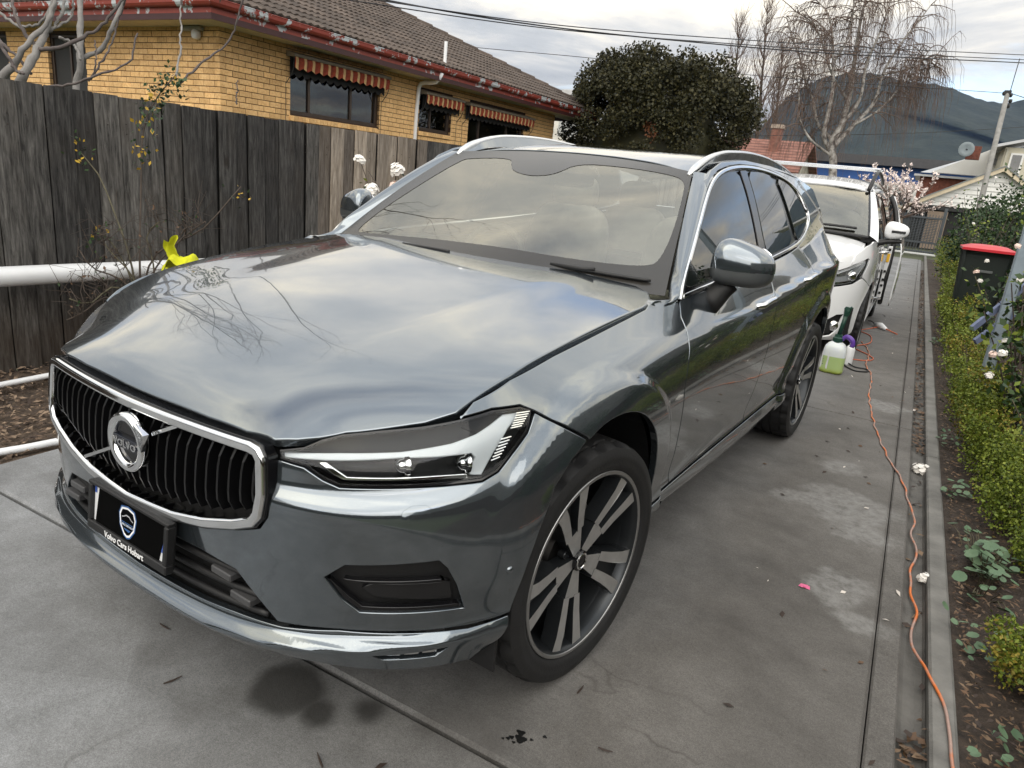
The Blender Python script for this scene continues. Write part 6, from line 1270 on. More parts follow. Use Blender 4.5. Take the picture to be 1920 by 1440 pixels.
    v,f=tube(spline([(s*.82,1.20,1.08),(s*.88,1.215,1.11),(s*.97,1.22,1.135),(s*1.05,1.225,1.145)],10),[.045]*3+[.038]*4+[.03]*3,8); v[:,2]=1.11+(v[:,2]-1.11)*.7; mk('mirror_arm',vl(v),f,BLKP,mr,smooth=True)
patch('windscreen',wrapS(VWS),[(-1,0),(0,0),(1,0),(1,1),(0,1),(-1,1)],WSG,van,.08,gap=0); patch('black_band',wrapS(VWS),[(-1,0),(0,0),(1,0),(1,1),(0,1),(-1,1)],FRIT,van,.08,holes=[[(-.88,.14),(.80,.10),(.90,.18),(.95,.5),(.95,.86),(.90,.90),(.10,.90),(.0,.84),(-.3,.84),(-.4,.90),(-.88,.90),(-.95,.5)]],off=-.006,gap=0)
patch('roof_panel',wrapS(VR),symm([(0,1.70),(.4,1.73),(.60,1.80),(.64,2.0),(.64,4.5),(.5,4.7),(0,4.75)]),VW,van,.1)
v,f=tube(vl(np.array([VWS(np.array(a),np.array(.06+.05*abs(a)))+[0,-.02,.02] for a in np.linspace(-.9,.85,12)])),.014,6); mk('wiper',v,f,BLKP,van)
v,f=tube(vl(np.array([VWS(np.array(a),np.array(-.01))+[0,-.02,.015] for a in np.linspace(-1,1,12)])),.018,6); mk('cowl',v,f,BLKP,van)
for y in (2.15,2.5): v,f=bbox(-.66,.66,y-.035,y+.035,1.845,1.87,.008); mk('roof_bar',vl(v),f,ALU,van); 
for s in (1,-1): v,f=tube(vl(spline([(s*.60,1.80,1.62),(s*.612,1.98,1.74),(s*.615,2.2,1.80),(s*.615,3.2,1.825),(s*.60,4.2,1.76)],24)),.022,8); mk('roof_rail',v,f,BLKP,van,smooth=True)
# open sliding door, slid back along the body
def VSd(y,z): p=VB(np.full(np.shape(y),0)+np.interp(y,VC[300:,1],VL[300:]),np.minimum(z,1.06)); q=VS(y,z); k=(np.asarray(z)>1.06)[...,None]; r=np.where(k,q,p); r=r.copy(); r[...,2]=z; r[...,0]+=.17; return r
sd=patch('sliding_door',wrapS(VSd),[(2.62,.34),(2.60,.95),(2.70,1.45),(2.80,1.60),(3.7,1.61),(3.82,1.5),(3.82,.3),(2.75,.29)],VW,van,.07,fl=.01)
patch('door_glass',wrapS(VSd),[(2.72,1.10),(2.80,1.44),(2.86,1.54),(3.66,1.55),(3.76,1.45),(3.76,1.10)],DGLASS,sd,.07,off=.004)
v,f=tube(vl(spline([(.955,2.70,.32),(.955,2.60,.45),(.955,2.585,.95),(.93,2.64,1.25),(.86,2.72,1.48),(.80,2.80,1.58)],30)),.028,8); v2=v; mk('door_edge',v,f,BLKP,sd,smooth=True)
v,f=bbox(.905,.955,2.535,2.56,.40,1.02,.006); mk('door_inner_panel',vl(v),f,VW,sd); v,f=bbox(.915,.948,2.528,2.536,.83,.93,.002); mk('yellow_sticker',vl(v),f,M('yellow sticker',(.75,.42,.02),.5),sd)
for z in (.46,.55,.62,.72,.98): v,f=bbox(.918,.945,2.520,2.537,z-.014,z+.014,.003); mk('latch_hole',vl(v),f,BLKP,sd)
v,f=bbox(.82,.96,2.56,2.62,.37,.395,.004); mk('roller_arm',vl(v),f,ALU,sd)
mb=MB(); v,f=box(-.80,.80,.25,4.6,.20,.50); mb.add(vl(v),f); v,f=box(-.78,.70,2.0,4.6,.5,1.05); mb.add(vl(v),f); v,f=box(-.36,.36,.3,1.0,.5,.85); mb.add(vl(v),f); v,f=box(-.6,.55,2.2,4.6,1.0,1.60); mb.add(vl(v),f); mb.build('dark_interior',BLKM,van)
v,f=bbox(-.76,.76,.98,1.40,.80,1.06,.05); mk('dashboard',vl(v),f,INTD,van)
for x in (-.38,.38):
    v,f=superell((x,1.95,1.05),(.24,.10,.34),3.2); mk('seat',vl(v),f,M('van seat grey',(.20,.20,.19),.8),van,smooth=True); v,f=superell((x,2.0,1.46),(.12,.06,.09),3.); mk('headrest',vl(v),f,bpy.data.materials['van seat grey'],van,smooth=True)
for x,y,r in ((.775,.86,TH),(.775,3.76,TH),(-.775,.86,TH+math.pi),(-.775,3.76,TH+math.pi)):
    w_=add_wheel(van,vl(np.array([[x,y,.325]]))[0],r,0,.88)
# ================================================================== garden beds, hedges, roses
HEDG=fol('yellow green box leaves',(.050,.078,.010),(.13,.175,.018),(.23,.26,.04),.55,6.); HEDO=fol('golden box leaves',(.10,.085,.012),(.20,.16,.02),(.33,.26,.05),.55,6.); DKL=fol('dark green leaves',(.012,.028,.010),(.026,.055,.018),(.06,.10,.035),.45,5.); GCL=fol('blue green round leaves',(.05,.09,.05),(.09,.15,.085),(.16,.22,.13),.5,4.)
STEM=M('rose stem',(.085,.075,.045),.8,0,.3,20); STEMD=M('dry dark stem',(.06,.045,.035),.85,0,.3,20); PETW=M('white rose petal',(.80,.77,.72),.55,0,.05,20); PETP=M('blush rose petal',(.78,.60,.52),.55,0,.08,20); YLF=M('yellowing leaf',(.42,.27,.02),.55,0,.2,20)
rgd=np.random.default_rng(99)
def shrub(name,label,c,rad,n,size,mats,group=None,cat='shrub',stems=5,frac=(.12,),asp=.6,low=-.35,up=.35):
    p=L2W(np.array(c,float)); o=root(name,p,label,cat,group); P=[]; k=max(6,int(n/(130 if size<.04 else 55)))
    for i in range(k):
        d=rgd.normal(size=3); d/=np.linalg.norm(d); d[2]=max(d[2],low); cc=np.array([0,0,rad[2]*.55])+d*np.array(rad)*rgd.uniform(.45,.92)*np.array([1,1,.85]); m=n//k; q=rgd.normal(size=(m,3)); q/=np.linalg.norm(q,axis=1)[:,None]; P.append(cc+q*np.array(rad).mean()*.36*rgd.uniform(.4,1.,(m,1)))
    P=np.concatenate(P); P[:,2]=np.maximum(P[:,2],.01); V,Q=leaves(P+p,size,rgd,asp,up=up); mi=np.zeros(len(P),int)
    if len(mats)>1: 
        ph=rgd.uniform(0,6,3); w=np.sin(P@np.array([7,5,9])+ph[0])+rgd.normal(0,.5,len(P)); mi=np.where(w>1.0,1,0)
    fast_mesh('foliage',V,Q,mats,o,midx=mi); mb=MB()
    for i in range(stems):
        a=rgd.uniform(0,6.28); e=np.array([math.cos(a)*rad[0]*.6,math.sin(a)*rad[1]*.6,rad[2]*rgd.uniform(.7,1.1)]); v,f=tube(spline([p,p+e*[.3,.3,.5],p+e],6),[.008,.007,.006,.005,.004,.003],5); mb.add(v,f)
    mb.build('stems',STEMD,o); return o
HW=[(2.32,1.25,.12,.16),(2.24,1.62,.14,.19),(2.20,2.05,.05,.0),(2.40,2.62,.15,.25),(2.33,3.0,.17,.28),(2.29,3.42,.17,.30),(2.27,3.88,.18,.31),(2.25,4.35,.18,.32),(2.25,4.85,.19,.33),(2.25,5.4,.19,.34),(2.25,6.0,.20,.36),(2.26,6.65,.21,.37),(2.26,7.35,.21,.38),(2.27,8.1,.22,.40),(2.28,8.9,.23,.42),(2.30,9.8,.24,.44),(2.32,10.8,.26,.46),(2.33,11.9,.26,.48),(2.35,13.1,.27,.5),(2.37,14.5,.28,.52),(2.40,16,.3,.55),(2.42,17.7,.3,.6),(2.44,19.6,.32,.62),(2.46,21.7,.34,.66),(2.48,24,.36,.7)]
hl=['small box shrub nearest the bottom right corner','second small box shrub from the bottom right corner','','box shrub just above the round green leaves beside the kerb','third box shrub up the hedge from the round green leaves']
i=0
for u,w,r,h in HW:
    if h==0: continue
    lab=('golden green box shrub, number %s along the kerb counted from the front'%['one','two','three','four','five','six','seven','eight','nine','ten','eleven','twelve','thirteen','fourteen','fifteen','sixteen','seventeen','eighteen','nineteen','twenty','twenty one','twenty two','twenty three','twenty four'][i])
    if i==0: lab='smallest golden box shrub, nearest the bottom right corner'
    elif i==1: lab='box shrub right behind the smallest corner one beside the kerb'
    elif i==2: lab='box shrub just behind the round blue green leaves'
    elif w>14: lab='tall pale green hedge shrub towards the gate, %s from its end'%['last','second','third','fourth','fifth','sixth','seventh'][len(HW)-1-HW.index((u,w,r,h))]
    shrub('box_shrub',lab,(u,w,0),(r*.92,r*1.15*(1 if w<5 else 1.45),h),int(4200 if w<6 else 2200 if w<12 else 900),.0125+.0016*w,[HEDG,HEDO],'box shrubs along the kerb',stems=5); i+=1
# round leaved ground cover
o=root('ground_cover',L2W((2.15,2.35,0)),'low plant with round blue green leaves between kerb and box shrubs','plant'); P=[];mb=MB()
def roundleaf(c,r,nv):
    a=np.linspace(0,2*np.pi,10,endpoint=False); R=r*(1-.22*(np.cos(a)>.9)); X=np.cross(nv,[.3,.9,.1]); X/=np.linalg.norm(X); Y=np.cross(nv,X); V=[c-nv*r*.12]+[c+X*R[i]*math.cos(a[i])+Y*R[i]*math.sin(a[i])*.9 for i in range(10)]; return np.array(V),[(0,1+i,1+(i+1)%10) for i in range(10)]
for i in range(85):
    u,w=2.16+rgd.normal(0,.055),2.36+rgd.normal(0,.17); h=rgd.uniform(.03,.13); c=L2W(np.array([max(u,2.05),w,h])); nv=np.array([rgd.normal(0,.35),rgd.normal(0,.35),1]); nv/=np.linalg.norm(nv); v,f=roundleaf(c,rgd.uniform(.013,.032),nv); me=mk('round_leaf',v,f,GCL,o)
    b=L2W(np.array([2.16+(u-2.16)*.5,2.36+(w-2.36)*.6,.0])); v,f=tube(np.array([b,.5*(b+c)+[0,0,.02],c-nv*.004]),.0022,4); mb.add(v,f)
q=mb.build('leaf_stalks',STEM,o); q['kind']='stuff'
for (u,w,n,lab) in ((2.10,1.75,18,'sparse round leaved seedling beside the kerb near the corner shrubs'),(2.10,3.3,26,'sprig of round leaves at the kerb under the third box shrub'),(2.14,1.2,14,'tiny seedling by the kerb in the bottom right corner'),(2.08,4.3,22,'small leafy weed by the kerb below the hedge'),(2.07,8.5,30,'leafy weed on the kerb far along the hedge')):
    o=root('seedling',L2W((u,w,0)),lab,'plant','small weeds beside the kerb')
    for i in range(n):
        c=L2W(np.array([u+rgd.normal(0,.04),w+rgd.normal(0,.08),rgd.uniform(.015,.07)])); nv=np.array([rgd.normal(0,.4),rgd.normal(0,.4),1]); nv/=np.linalg.norm(nv); v,f=roundleaf(c,rgd.uniform(.010,.022),nv); mk('round_leaf',v,f,GCL,o)
def rose_head(mb,c,r,rg,up=(0,0,1)):
    up=np.array(up,float); up/=np.linalg.norm(up)
    X=np.cross(up,[.2,.5,.8]); X/=np.linalg.norm(X); Y=np.cross(up,X)
    for k in range(26):
        f=(k+.5)/26; el=math.acos(1-1.25*f); a=k*2.399; d=(X*math.cos(a)+Y*math.sin(a))*math.sin(el)+up*math.cos(el); s=np.cross(up,d); s/=np.linalg.norm(s)+1e-6; q=np.cross(s,d); w=r*rg.uniform(.32,.5); rr_=r*rg.uniform(.7,1.1); p=c+d*rr_*.8
        mb.add([p-s*w*.6-q*w*.5,p+s*w*.6-q*w*.5,p+s*w+q*w*.3+d*w*.25,p+q*w*.8+d*w*.35,p-s*w+q*w*.3+d*w*.2],[(0,1,2,3,4)])
def rose(name,label,canes,heads,leafn,lmats,group,rad=.006,lsize=.05,cat='rose bush',hr=.023,pet=None):
    base=canes[0][0]; o=root(name,base,label,cat,group); P=[]
    for k,c in enumerate(canes):
        pth=spline(c,14); v,f=tube(pth,np.linspace(rad,rad*.45,14),5); mk('cane',v,f,STEM if k%2 else STEMD,o,smooth=True)
        for j in range(leafn): 
            q=pth[rgd.integers(4,14)]; P.append(q+rgd.normal(0,lsize*.9,3))
    if P:
        V,Q=leaves(np.array(P),lsize,rgd,.6,up=.1); fast_mesh('leaves',V,Q,lmats,o,midx=rgd.integers(0,len(lmats),len(P)))
    for h,pm in heads:
        mb=MB(); rose_head(mb,np.array(h),hr*rgd.uniform(.85,1.15),rgd,(rgd.normal(0,.4),rgd.normal(0,.4)-.4,1)); mb.build('flower',pm,o)
    return o
# left bed: tall sparse rose against the fence and a twiggy bush
Lp=lambda q,d=4.3: pt(q,d)
b0=Lp((262,520),4.25); b0[2]=0
t=lambda *a:[b0]+[Lp(q,d) for q,d in a]
cn=[t(((262,470),4.25),((264,380),4.27),((266,290),4.28),((272,225),4.28),((300,175),4.25),((330,140),4.22)),
    t(((240,470),4.25),((215,400),4.3),((180,320),4.32),((150,285),4.33),((110,235),4.33)),
    t(((300,470),4.22),((380,430),4.2),((430,375),4.2),((452,350),4.2)),t(((225,480),4.2),((195,440),4.15),((178,435),4.1)),t(((330,465),4.15),((345,430),4.1),((370,420),4.1)),t(((285,480),4.2),((275,440),4.2),((300,415),4.15)),t(((300,490),4.1),((350,440),4.05),((385,415),4.0)),t(((235,500),4.15),((205,470),4.1),((190,445),4.1)),t(((220,520),4.1),((170,500),4.05),((150,470),4.0)),t(((205,540),4.0),((165,570),3.9),((130,560),3.8)),t(((190,560),4.0),((150,590),3.9),((125,600),3.85))]
o=rose('climbing_rose','straggly nearly leafless rose bush in front of the dark fence boards',cn,[],0,[DKL],None,.008)
P=[]; mi=[]
for q,n,yl in (((328,150),46,.08),((300,175),40,.05),((285,200),30,.2),((270,225),16,.5),((268,285),10,.6),((112,238),14,.1),((135,262),12,.3),((155,290),10,.5),((258,270),6,.3),((178,437),6,.4),((450,360),8,.3)):
    c=Lp(q,4.25)
    for _ in range(int(n*1.7)): P.append(c+rgd.normal(0,.04,3)); mi.append(1 if rgd.random()<yl else 0)
V,Q=leaves(np.array(P),.030,rgd,.62); fast_mesh('leaves',V,Q,[DKL,YLF],o,midx=mi)
q=[]
for i in range(150):
    a=np.array(cn[rgd.integers(3,len(cn))]); j=rgd.integers(0,len(a)-1); p=a[j]+(a[j+1]-a[j])*rgd.random(); d=rgd.normal(size=3); d[2]=abs(d[2])+.5; d/=np.linalg.norm(d); l=rgd.uniform(.06,.28); q.append([p+d*l*k/4+rgd.normal(0,.012,3)*k for k in range(5)])
thin('twigs',q,.003,STEMD,o)['kind']='stuff'
P=np.array([x[k] for x in q for k in (2,4)])[::2]; V,Q=leaves(P,.022,rgd,.6); fast_mesh('withered_leaves',V,Q,[LF[0],DKL],o,midx=rgd.integers(0,2,len(P)))
d0=3.9; bb=pt((690,470),d0); bb[2]=0
cn=[[bb,pt((700,400),d0),pt((690,345),d0),pt((675,300),d0)],[bb,pt((740,400),d0),pt((752,360),d0),pt((745,325),d0)],[bb,pt((720,390),d0),pt((705,340),d0),pt((690,320),d0)],[bb,pt((735,390),d0),pt((742,350),d0)],[bb,pt((690,410),d0),pt((695,360),d0)],[bb,pt((755,390),d0),pt((765,355),d0),pt((772,335),d0)]]
rose('white_rose','white rose bush with open blooms in front of the pale new palings',cn,[(pt((675,300),d0),PETW),(pt((745,320),d0),PETW),(pt((697,357),d0),PETW),(pt((742,350),d0),PETP)],9,[DKL,HEDG],None,.005,.03,hr=.042)
# fig tree behind the fence
fg=root('bare_fig_tree',np.array([*L2W((-4.3,3.2)),0]),'bare grey barked tree with knobbly branches behind the dark fence','tree'); FIGB=M('grey fig bark',(.20,.19,.18),.75,0,.3,9,bump=.3); FIGD=M('dark twig bark',(.085,.070,.066),.8,0,.3,9)
FP=[([(140,190),(145,155),(150,110),(151,60),(152,0),(155,-60)],5.6,.030,.018,0),([(150,112),(190,92),(213,45),(232,0),(250,-50)],5.6,.020,.012,0),([(20,190),(45,140),(72,90),(95,25),(108,-30)],5.2,.034,.020,0),([(-10,160),(20,128),(52,80),(85,50),(104,0)],5.0,.030,.012,0),([(72,92),(120,86),(185,52),(235,-5)],5.2,.016,.009,1),([(18,-20),(45,60),(72,92)],5.2,.010,.014,1),([(60,165),(145,155),(185,140),(240,118),(258,62)],5.0,.010,.006,1),([(165,152),(196,108),(222,40),(232,10)],5.3,.009,.005,1),([(335,158),(380,118),(430,75),(449,20)],4.7,.009,.005,1),([(328,150),(338,90),(340,10)],4.7,.008,.005,0),([(-5,20),(40,50),(60,50),(100,10)],5.4,.012,.008,0),([(0,80),(30,130),(45,138)],4.9,.012,.009,1),([(95,60),(115,25),(120,-20)],5.3,.012,.008,0),([(110,70),(135,80),(152,112)],5.5,.012,.010,0),([(-20,60),(30,105),(60,140)],5.3,.013,.010,1),([(82,75),(95,58),(135,30),(137,0)],5.3,.010,.008,0),([(170,150),(180,120),(178,75)],5.2,.006,.004,1),([(443,195),(445,150)],4.6,.005,.003,1)]
ends=[]
for px,d,r0,r1,m in FP:
    P=spline(np.array([pt(q,d+.04*math.sin(i*2+d*9)) for i,q in enumerate(px)]),22); P[1:-1]+=rgd.normal(0,.004,(20,3)); v,f=tube(P,np.linspace(r0,r1,22)*(1+.12*rgd.normal(size=22).clip(-1,1)),7); mk('branch',v,f,FIGD if m else FIGB,fg,smooth=True)
    if px[-1][1]<=25: ends.append((P[-1],P[-1]-P[-4],r1))
    for _ in range(5):
        j=rgd.integers(4,21); v,f=sphere(P[j]+rgd.normal(0,r1,3),.010,6,4); 
segs=[]; q=[]
for p,d,r in ends:
    grow(p,d/np.linalg.norm(d)+np.array([.15,-.1,.2]),.75,max(r,.008),3,rgd,segs,.55,.12,(1,3),.68,q,.25)
tubes_mesh('high_branches',segs,FIGD,fg,4)
# right bed: rose bushes with pale blooms
def Lr(u,w,z): return L2W(np.array([u,w,z],float))
def rbush(u,w,h,n,label,heads,leafn=26,lean=.3):
    b=Lr(u,w,0); cn=[]
    for i in range(n):
        a=rgd.uniform(0,6.28); e=h*rgd.uniform(.55,1.05); cn.append([b+rgd.normal(0,.03,3)*[1,1,0],b+np.array([math.cos(a)*lean*.35,math.sin(a)*lean*.35,e*.5]),b+np.array([math.cos(a)*lean,math.sin(a)*lean,e])])
    return rose('rose_bush',label,cn,heads,leafn,[DKL,DKL,HEDG],'rose bushes in the right garden bed',.007,.055)
rbush(2.40,4.25,1.15,11,'leafy rose bush with white blooms at the right edge of the photo',[(pt(q,d),m) for q,d,m in (((1855,705),4.2,PETW),((1862,665),4.2,PETP),((1884,640),4.2,PETW),((1912,525),4.4,PETW),((1908,462),4.4,PETP))],60,.34)
rbush(2.52,3.75,.75,6,'low rose bush with a fallen white bloom beside the box shrubs',[(pt((1880,662),3.9),PETW)],30,.25)
rbush(2.50,6.2,1.2,9,'rose bush in front of the wheelie bin with small pale buds',[(pt((1850,490),5.8),PETW),(pt((1831,510),5.8),PETP),(pt((1838,527),5.8),PETW)],44,.4)
rbush(2.9,8.2,1.5,9,'tall rose bush beside the wheelie bin with one white bloom',[(Lr(2.6,8.0,1.55),PETW)],46,.4)
rbush(2.62,13.5,1.9,12,'big dark rose bush behind the wheelie bin near the pole',[(Lr(2.35,13.0,1.35),PETW),(Lr(2.4,13.2,1.75),PETW),(Lr(2.5,13.4,2.1),PETW)],60,.5)
for k,(u,w,r,h,lab) in enumerate(((2.95,15.5,.6,1.75,'dark leafy shrub left of the timber pole foot'),(3.5,16.5,.7,1.65,'dark leafy shrub right of the timber pole foot'),(3.3,11.2,.55,1.35,'dark leafy shrub right behind the wheelie bin'),(2.72,17.5,.5,1.5,'dark shrub nearest the metal gate'),(3.7,7.4,.6,1.6,'large shrub at the right edge behind the steel post'),(3.9,5.,.6,1.5,'shrub against the block wall behind the rose bush'),(3.9,2.6,.55,1.3,'shrub against the block wall opposite the front door'),(3.9,.9,.55,1.2,'shrub against the block wall nearest the camera'))):
    shrub('garden_shrub',lab,(u,w,0),(r,r,h),3200,.07,[DKL],'dark shrubs in the right garden',stems=6,low=-.6)
# paling fence far right
ff=root('side_fence',L2W((4.2,20,0)),'short grey paling fence far behind the right garden','fence')
for k in range(34): v,f=bbox(3.05+.10*k,3.14+.10*k,24.0+.012*(k%2),24.02+.012*(k%2),0,1.55+.01*rgd.normal(),.004); mk('paling',L2W(v),f,WD if k%3 else WL,ff)
# ================================================================== bin, post, cord, bottle, cloth, petals
BING=M('dark green bin plastic',(.010,.016,.013),.5,0,.15,6); BINR=M('red bin lid',(.50,.010,.022),.4,0,.08,4)
bn=root('wheelie_bin',L2W((2.42,9.95,0)),'dark green wheelie bin with a red lid in the garden bed','bin'); C=np.array([2.42,9.95,0.])
V=[];F=[]
for z,hx,hy in ((.06,.20,.24),(.5,.235,.29),(1.0,.27,.34),(1.05,.285,.355)):
    for x,y in ((-1,-1),(1,-1),(1,1),(-1,1)):
        for a in ((.12,0),(0,.12)) if x*y>0 else ((0,.12),(.12,0)): V.append((x*hx*(1-a[0]),y*hy*(1-a[1]),z))
for r in range(3):
    for k in range(8): F.append((r*8+k,r*8+(k+1)%8,r*8+8+(k+1)%8,r*8+8+k))
F.append(tuple(range(7,-1,-1))); F.append(tuple(range(24,32))); mk('body',L2W(np.array(V)+C),F,BING,bn)
v,f=bbox(-.30,.30,-.39,.36,1.055,1.085,.015); mk('lid_rim',L2W(v+C),f,BING,bn); V=[];F=[]
for i,y in enumerate(np.linspace(-.40,.34,7)):
    for j,x in enumerate(np.linspace(-.295,.295,7)): V.append((x,y,1.086+.045*(1-(x/.295)**4)*(1-((y+.03)/.37)**4)))
for i in range(6):
    for j in range(6): a=i*7+j; F.append((a,a+1,a+8,a+7))
n=len(V); V+=[(x,y,z-.03) for x,y,z in V]; F+=[tuple(q+n for q in f[::-1]) for f in F]
for i in range(6): F+=[(i,i+n,i+1+n,i+1),(42+i,43+i,43+i+n,42+i+n),(i*7,i*7+7,i*7+7+n,i*7+n),(i*7+6,i*7+6+n,i*7+13+n,i*7+13)]
mk('lid',L2W(np.array(V)+C),F,BINR,bn)
v,f=tube(L2W(np.array([(-.24,.40,1.0),(.24,.40,1.0)])+C),.016,8); mk('handle',v,f,BING,bn)
for s in (1,-1): v,f=lathe([(.001,-.03),(.10,-.03),(.10,.03),(.001,.03)],16,'x'); mk('wheel',L2W(v+C+[s*.20,.30,.10]),f,RUB,bn)
v,f=bbox(-.09,.09,-.345,-.335,.80,.83,.003); mk('raised_mark',L2W(v+C),f,M('bin mark grey',(.10,.11,.11),.5),bn)
# steel post with blue rails
GAL=M('galvanised blue grey steel',(.24,.29,.33),.5,.4,.12,14); sp=root('steel_post',L2W((2.26,5.08,0)),'bluish grey square steel post rising at the right edge','post'); v,f=bbox(2.225,2.30,5.04,5.12,0,2.35,.006); mk('shaft',L2W(v),f,GAL,sp)
BLP=M('faded blue painted timber',(.12,.145,.23),.75,0,.15,9); v,f=bbox(-.02,.02,-.035,.035,0,.95,.003)
for k,(p0,p1,lab) in enumerate((((2.09,4.97,.69),(2.40,5.27,1.08),'upper faded blue timber stay crossing the steel post'),((2.13,4.98,.60),(2.32,5.14,.82),'lower faded blue timber stay at the steel post'))):
    a,b=np.array(p0),np.array(p1); d=(b-a); L=np.linalg.norm(d); d/=L; s=np.cross(d,[0,0,1.]); s/=np.linalg.norm(s); n=np.cross(s,d); V=[a+d*L*t+s*x*.012+n*y*.021 for t in (0,1) for x,y in ((-1,-1),(1,-1),(1,1),(-1,1))]; o=mk('timber_stay',L2W(np.array(V)),[(0,3,2,1),(4,5,6,7),(0,1,5,4),(1,2,6,5),(2,3,7,6),(3,0,4,7)],BLP); tag(o,lab,'timber','blue timber stays by the post')
# orange extension cord
def cordM():
    t=NT('orange cord'); v=t.coord('World'); n=t.noise(v,9.,3); n2=t.noise(v,60.,3); c=t.mix(t.ramp(n,[(.42,0.),(.56,1.)]),(.62,.16,.035),(.36,.24,.20)); c=t.mix(.3,c,t.ramp(n2,[(.3,(.6,.6,.6)),(.7,(1.2,1.2,1.2))]),'MULTIPLY'); return t.done(t.bsdf(c,.55,0))
ORG=cordM()
cp=[(2.05,.6,.02),(2.012,1.068,.022),(1.999,1.291,.022),(1.955,1.474,.015),(1.930,1.574,-.005),(1.912,1.742,-.024),(1.928,1.917,-.024),(1.908,2.083,-.024),(1.903,2.282,-.024),(1.926,2.47,-.022),(1.903,2.637,-.022),(1.908,2.85,-.012),(1.868,3.10,.006),(1.836,3.36,.006),(1.780,3.58,.006),(1.737,3.786,.006),(1.690,4.06,.006),(1.647,4.341,.006),(1.600,4.75,.006),(1.555,5.26,.006),(1.545,5.7,.006),(1.517,6.1,.006),(1.46,6.4,.006),(1.455,6.8,.006),(1.44,7.13,.006),(1.40,7.4,.006),(1.33,7.7,.006)]
P=spline(cp,420); k=np.arange(420); P[:,0]+=.007*np.sin(k*.42)*np.interp(k,[0,240,300],[.35,1,.8])*np.sin(k*.09); v,f=tube(L2W(P),.0052,6); o=mk('extension_cord',v,f,ORG,smooth=True); tag(o,'long orange extension cord running along the gutter and driveway','cord')
lp=[(1.20,6.60,.006),(1.30,6.58,.006),(1.46,6.66,.006),(1.50,6.80,.006),(1.44,6.98,.006),(1.30,7.22,.006),(1.30,7.35,.006),(1.40,7.6,.010),(1.42,7.95,.006),(1.36,8.3,.006),(1.28,8.42,.006),(1.36,8.8,.006),(1.46,9.0,.02)]
v,f=tube(L2W(spline(lp,160)),.0060,6); o=mk('extension_cord',v,f,M('coral cord',(.50,.12,.055),.5,0,.15,6),smooth=True); tag(o,'looped coral orange lead lying beside the van front wheel','cord')
v,f=tube(L2W(spline([(1.25,6.35,.02),(1.31,6.15,.008),(1.40,6.05,.008),(1.49,6.12,.008),(1.47,6.22,.008),(1.38,6.22,.008),(1.30,6.30,.02)],50)),.007,6); o=mk('black_hose',v,f,BLKP,smooth=True); tag(o,'short black hose looped on the concrete behind the spray bottle','hose')
pg=root('cord_plug',L2W((1.47,8.9,0)),'white plug connector joining the leads beside the van','plug'); mb=MB(); v,f=tube(L2W(np.array([(1.40,9.02,.03),(1.46,8.96,.035),(1.49,8.90,.03),(1.53,8.84,.025)])),[.035,.042,.034,.018],10); mk('housing',v,f,PVC,pg,smooth=True); v,f=tube(L2W(spline([(1.53,8.84,.025),(1.60,8.78,.012),(1.66,8.70,.006)],8)),.007,6); mk('tail',v,f,bpy.data.materials['coral cord'],pg); v,f=tube(L2W(spline([(1.40,9.02,.03),(1.36,9.15,.04),(1.30,9.35,.02)],8)),.008,6); mk('black_tail',v,f,BLKP,pg)
# pump spray bottle
sb=root('spray_bottle',L2W((1.205,5.82,0)),'pump spray bottle half full of green liquid behind the rear wheel','bottle'); C=np.array([1.205,5.82,0]); K=1.0
def bottleM():
    t=NT('bottle plastic with green liquid'); v=t.coord('Object'); s=t.n('ShaderNodeSeparateXYZ'); t.l(v,s.inputs[0]); f=t.n('ShaderNodeMapRange'); t.l(s.outputs[2],f.inputs[0]); f.inputs[1].default_value=.150; f.inputs[2].default_value=.156
    g=t.n('ShaderNodeMapRange'); t.l(s.outputs[2],g.inputs[0]); g.inputs[1].default_value=.0; g.inputs[2].default_value=.05
    c=t.mix(f.outputs[0],t.mix(g.outputs[0],(.42,.50,.05),(.40,.52,.22)),(.66,.70,.70)); b=t.n('ShaderNodeBsdfPrincipled'); t.l(c,b.inputs['Base Color']); b.inputs['Roughness'].default_value=.3; b.inputs['Subsurface Weight'].default_value=.4; b.inputs['Subsurface Radius'].default_value=(.05,.05,.03); b.inputs['Subsurface Scale'].default_value=.3; return t.done(b.outputs[0])
V=[];F=[]; S=28; pr=[(.0,.80),(.012,.98),(.03,1.0),(.06,.97),(.14,.985),(.20,.97),(.235,.90),(.262,.70),(.278,.45),(.285,.36)]
for z,k in pr:
    for a in np.linspace(0,2*np.pi,S,endpoint=False):
        ca,sa=math.cos(a),math.sin(a); r=.098*(abs(ca)**3.2+abs(sa)**3.2)**(-1/3.2)*k; rb_=1-.10*max(0,1-z/.05)*(abs(math.sin(2*a+math.pi/2))>.92); V.append((r*ca*rb_,r*sa*.85*rb_,z))
for i in range(len(pr)-1):
    for k in range(S): F.append((i*S+k,i*S+(k+1)%S,(i+1)*S+(k+1)%S,(i+1)*S+k))
F.append(tuple(range(S-1,-1,-1))); F.append(tuple((len(pr)-1)*S+k for k in range(S))); mk('tank',L2W(np.array(V)+C),F,bottleM(),sb,smooth=True,sharp=60)
PGR=M('dark green pump plastic',(.008,.045,.030),.45,0,.15,9); v,f=lathe([(.001,.27),(.042,.275),(.044,.315),(.032,.325),(.030,.345),(.001,.35)],20); mk('collar',L2W(v+C),f,PGR,sb,smooth=True,sharp=40)
tl=np.array([.10,0,1.0]); tl/=np.linalg.norm(tl); v,f=tube(L2W(np.array([C+[0,0,.33],C+[0,0,.33]+tl*.20])),[.019,.017],12); mk('pump_rod',v,f,PGR,sb,smooth=True)
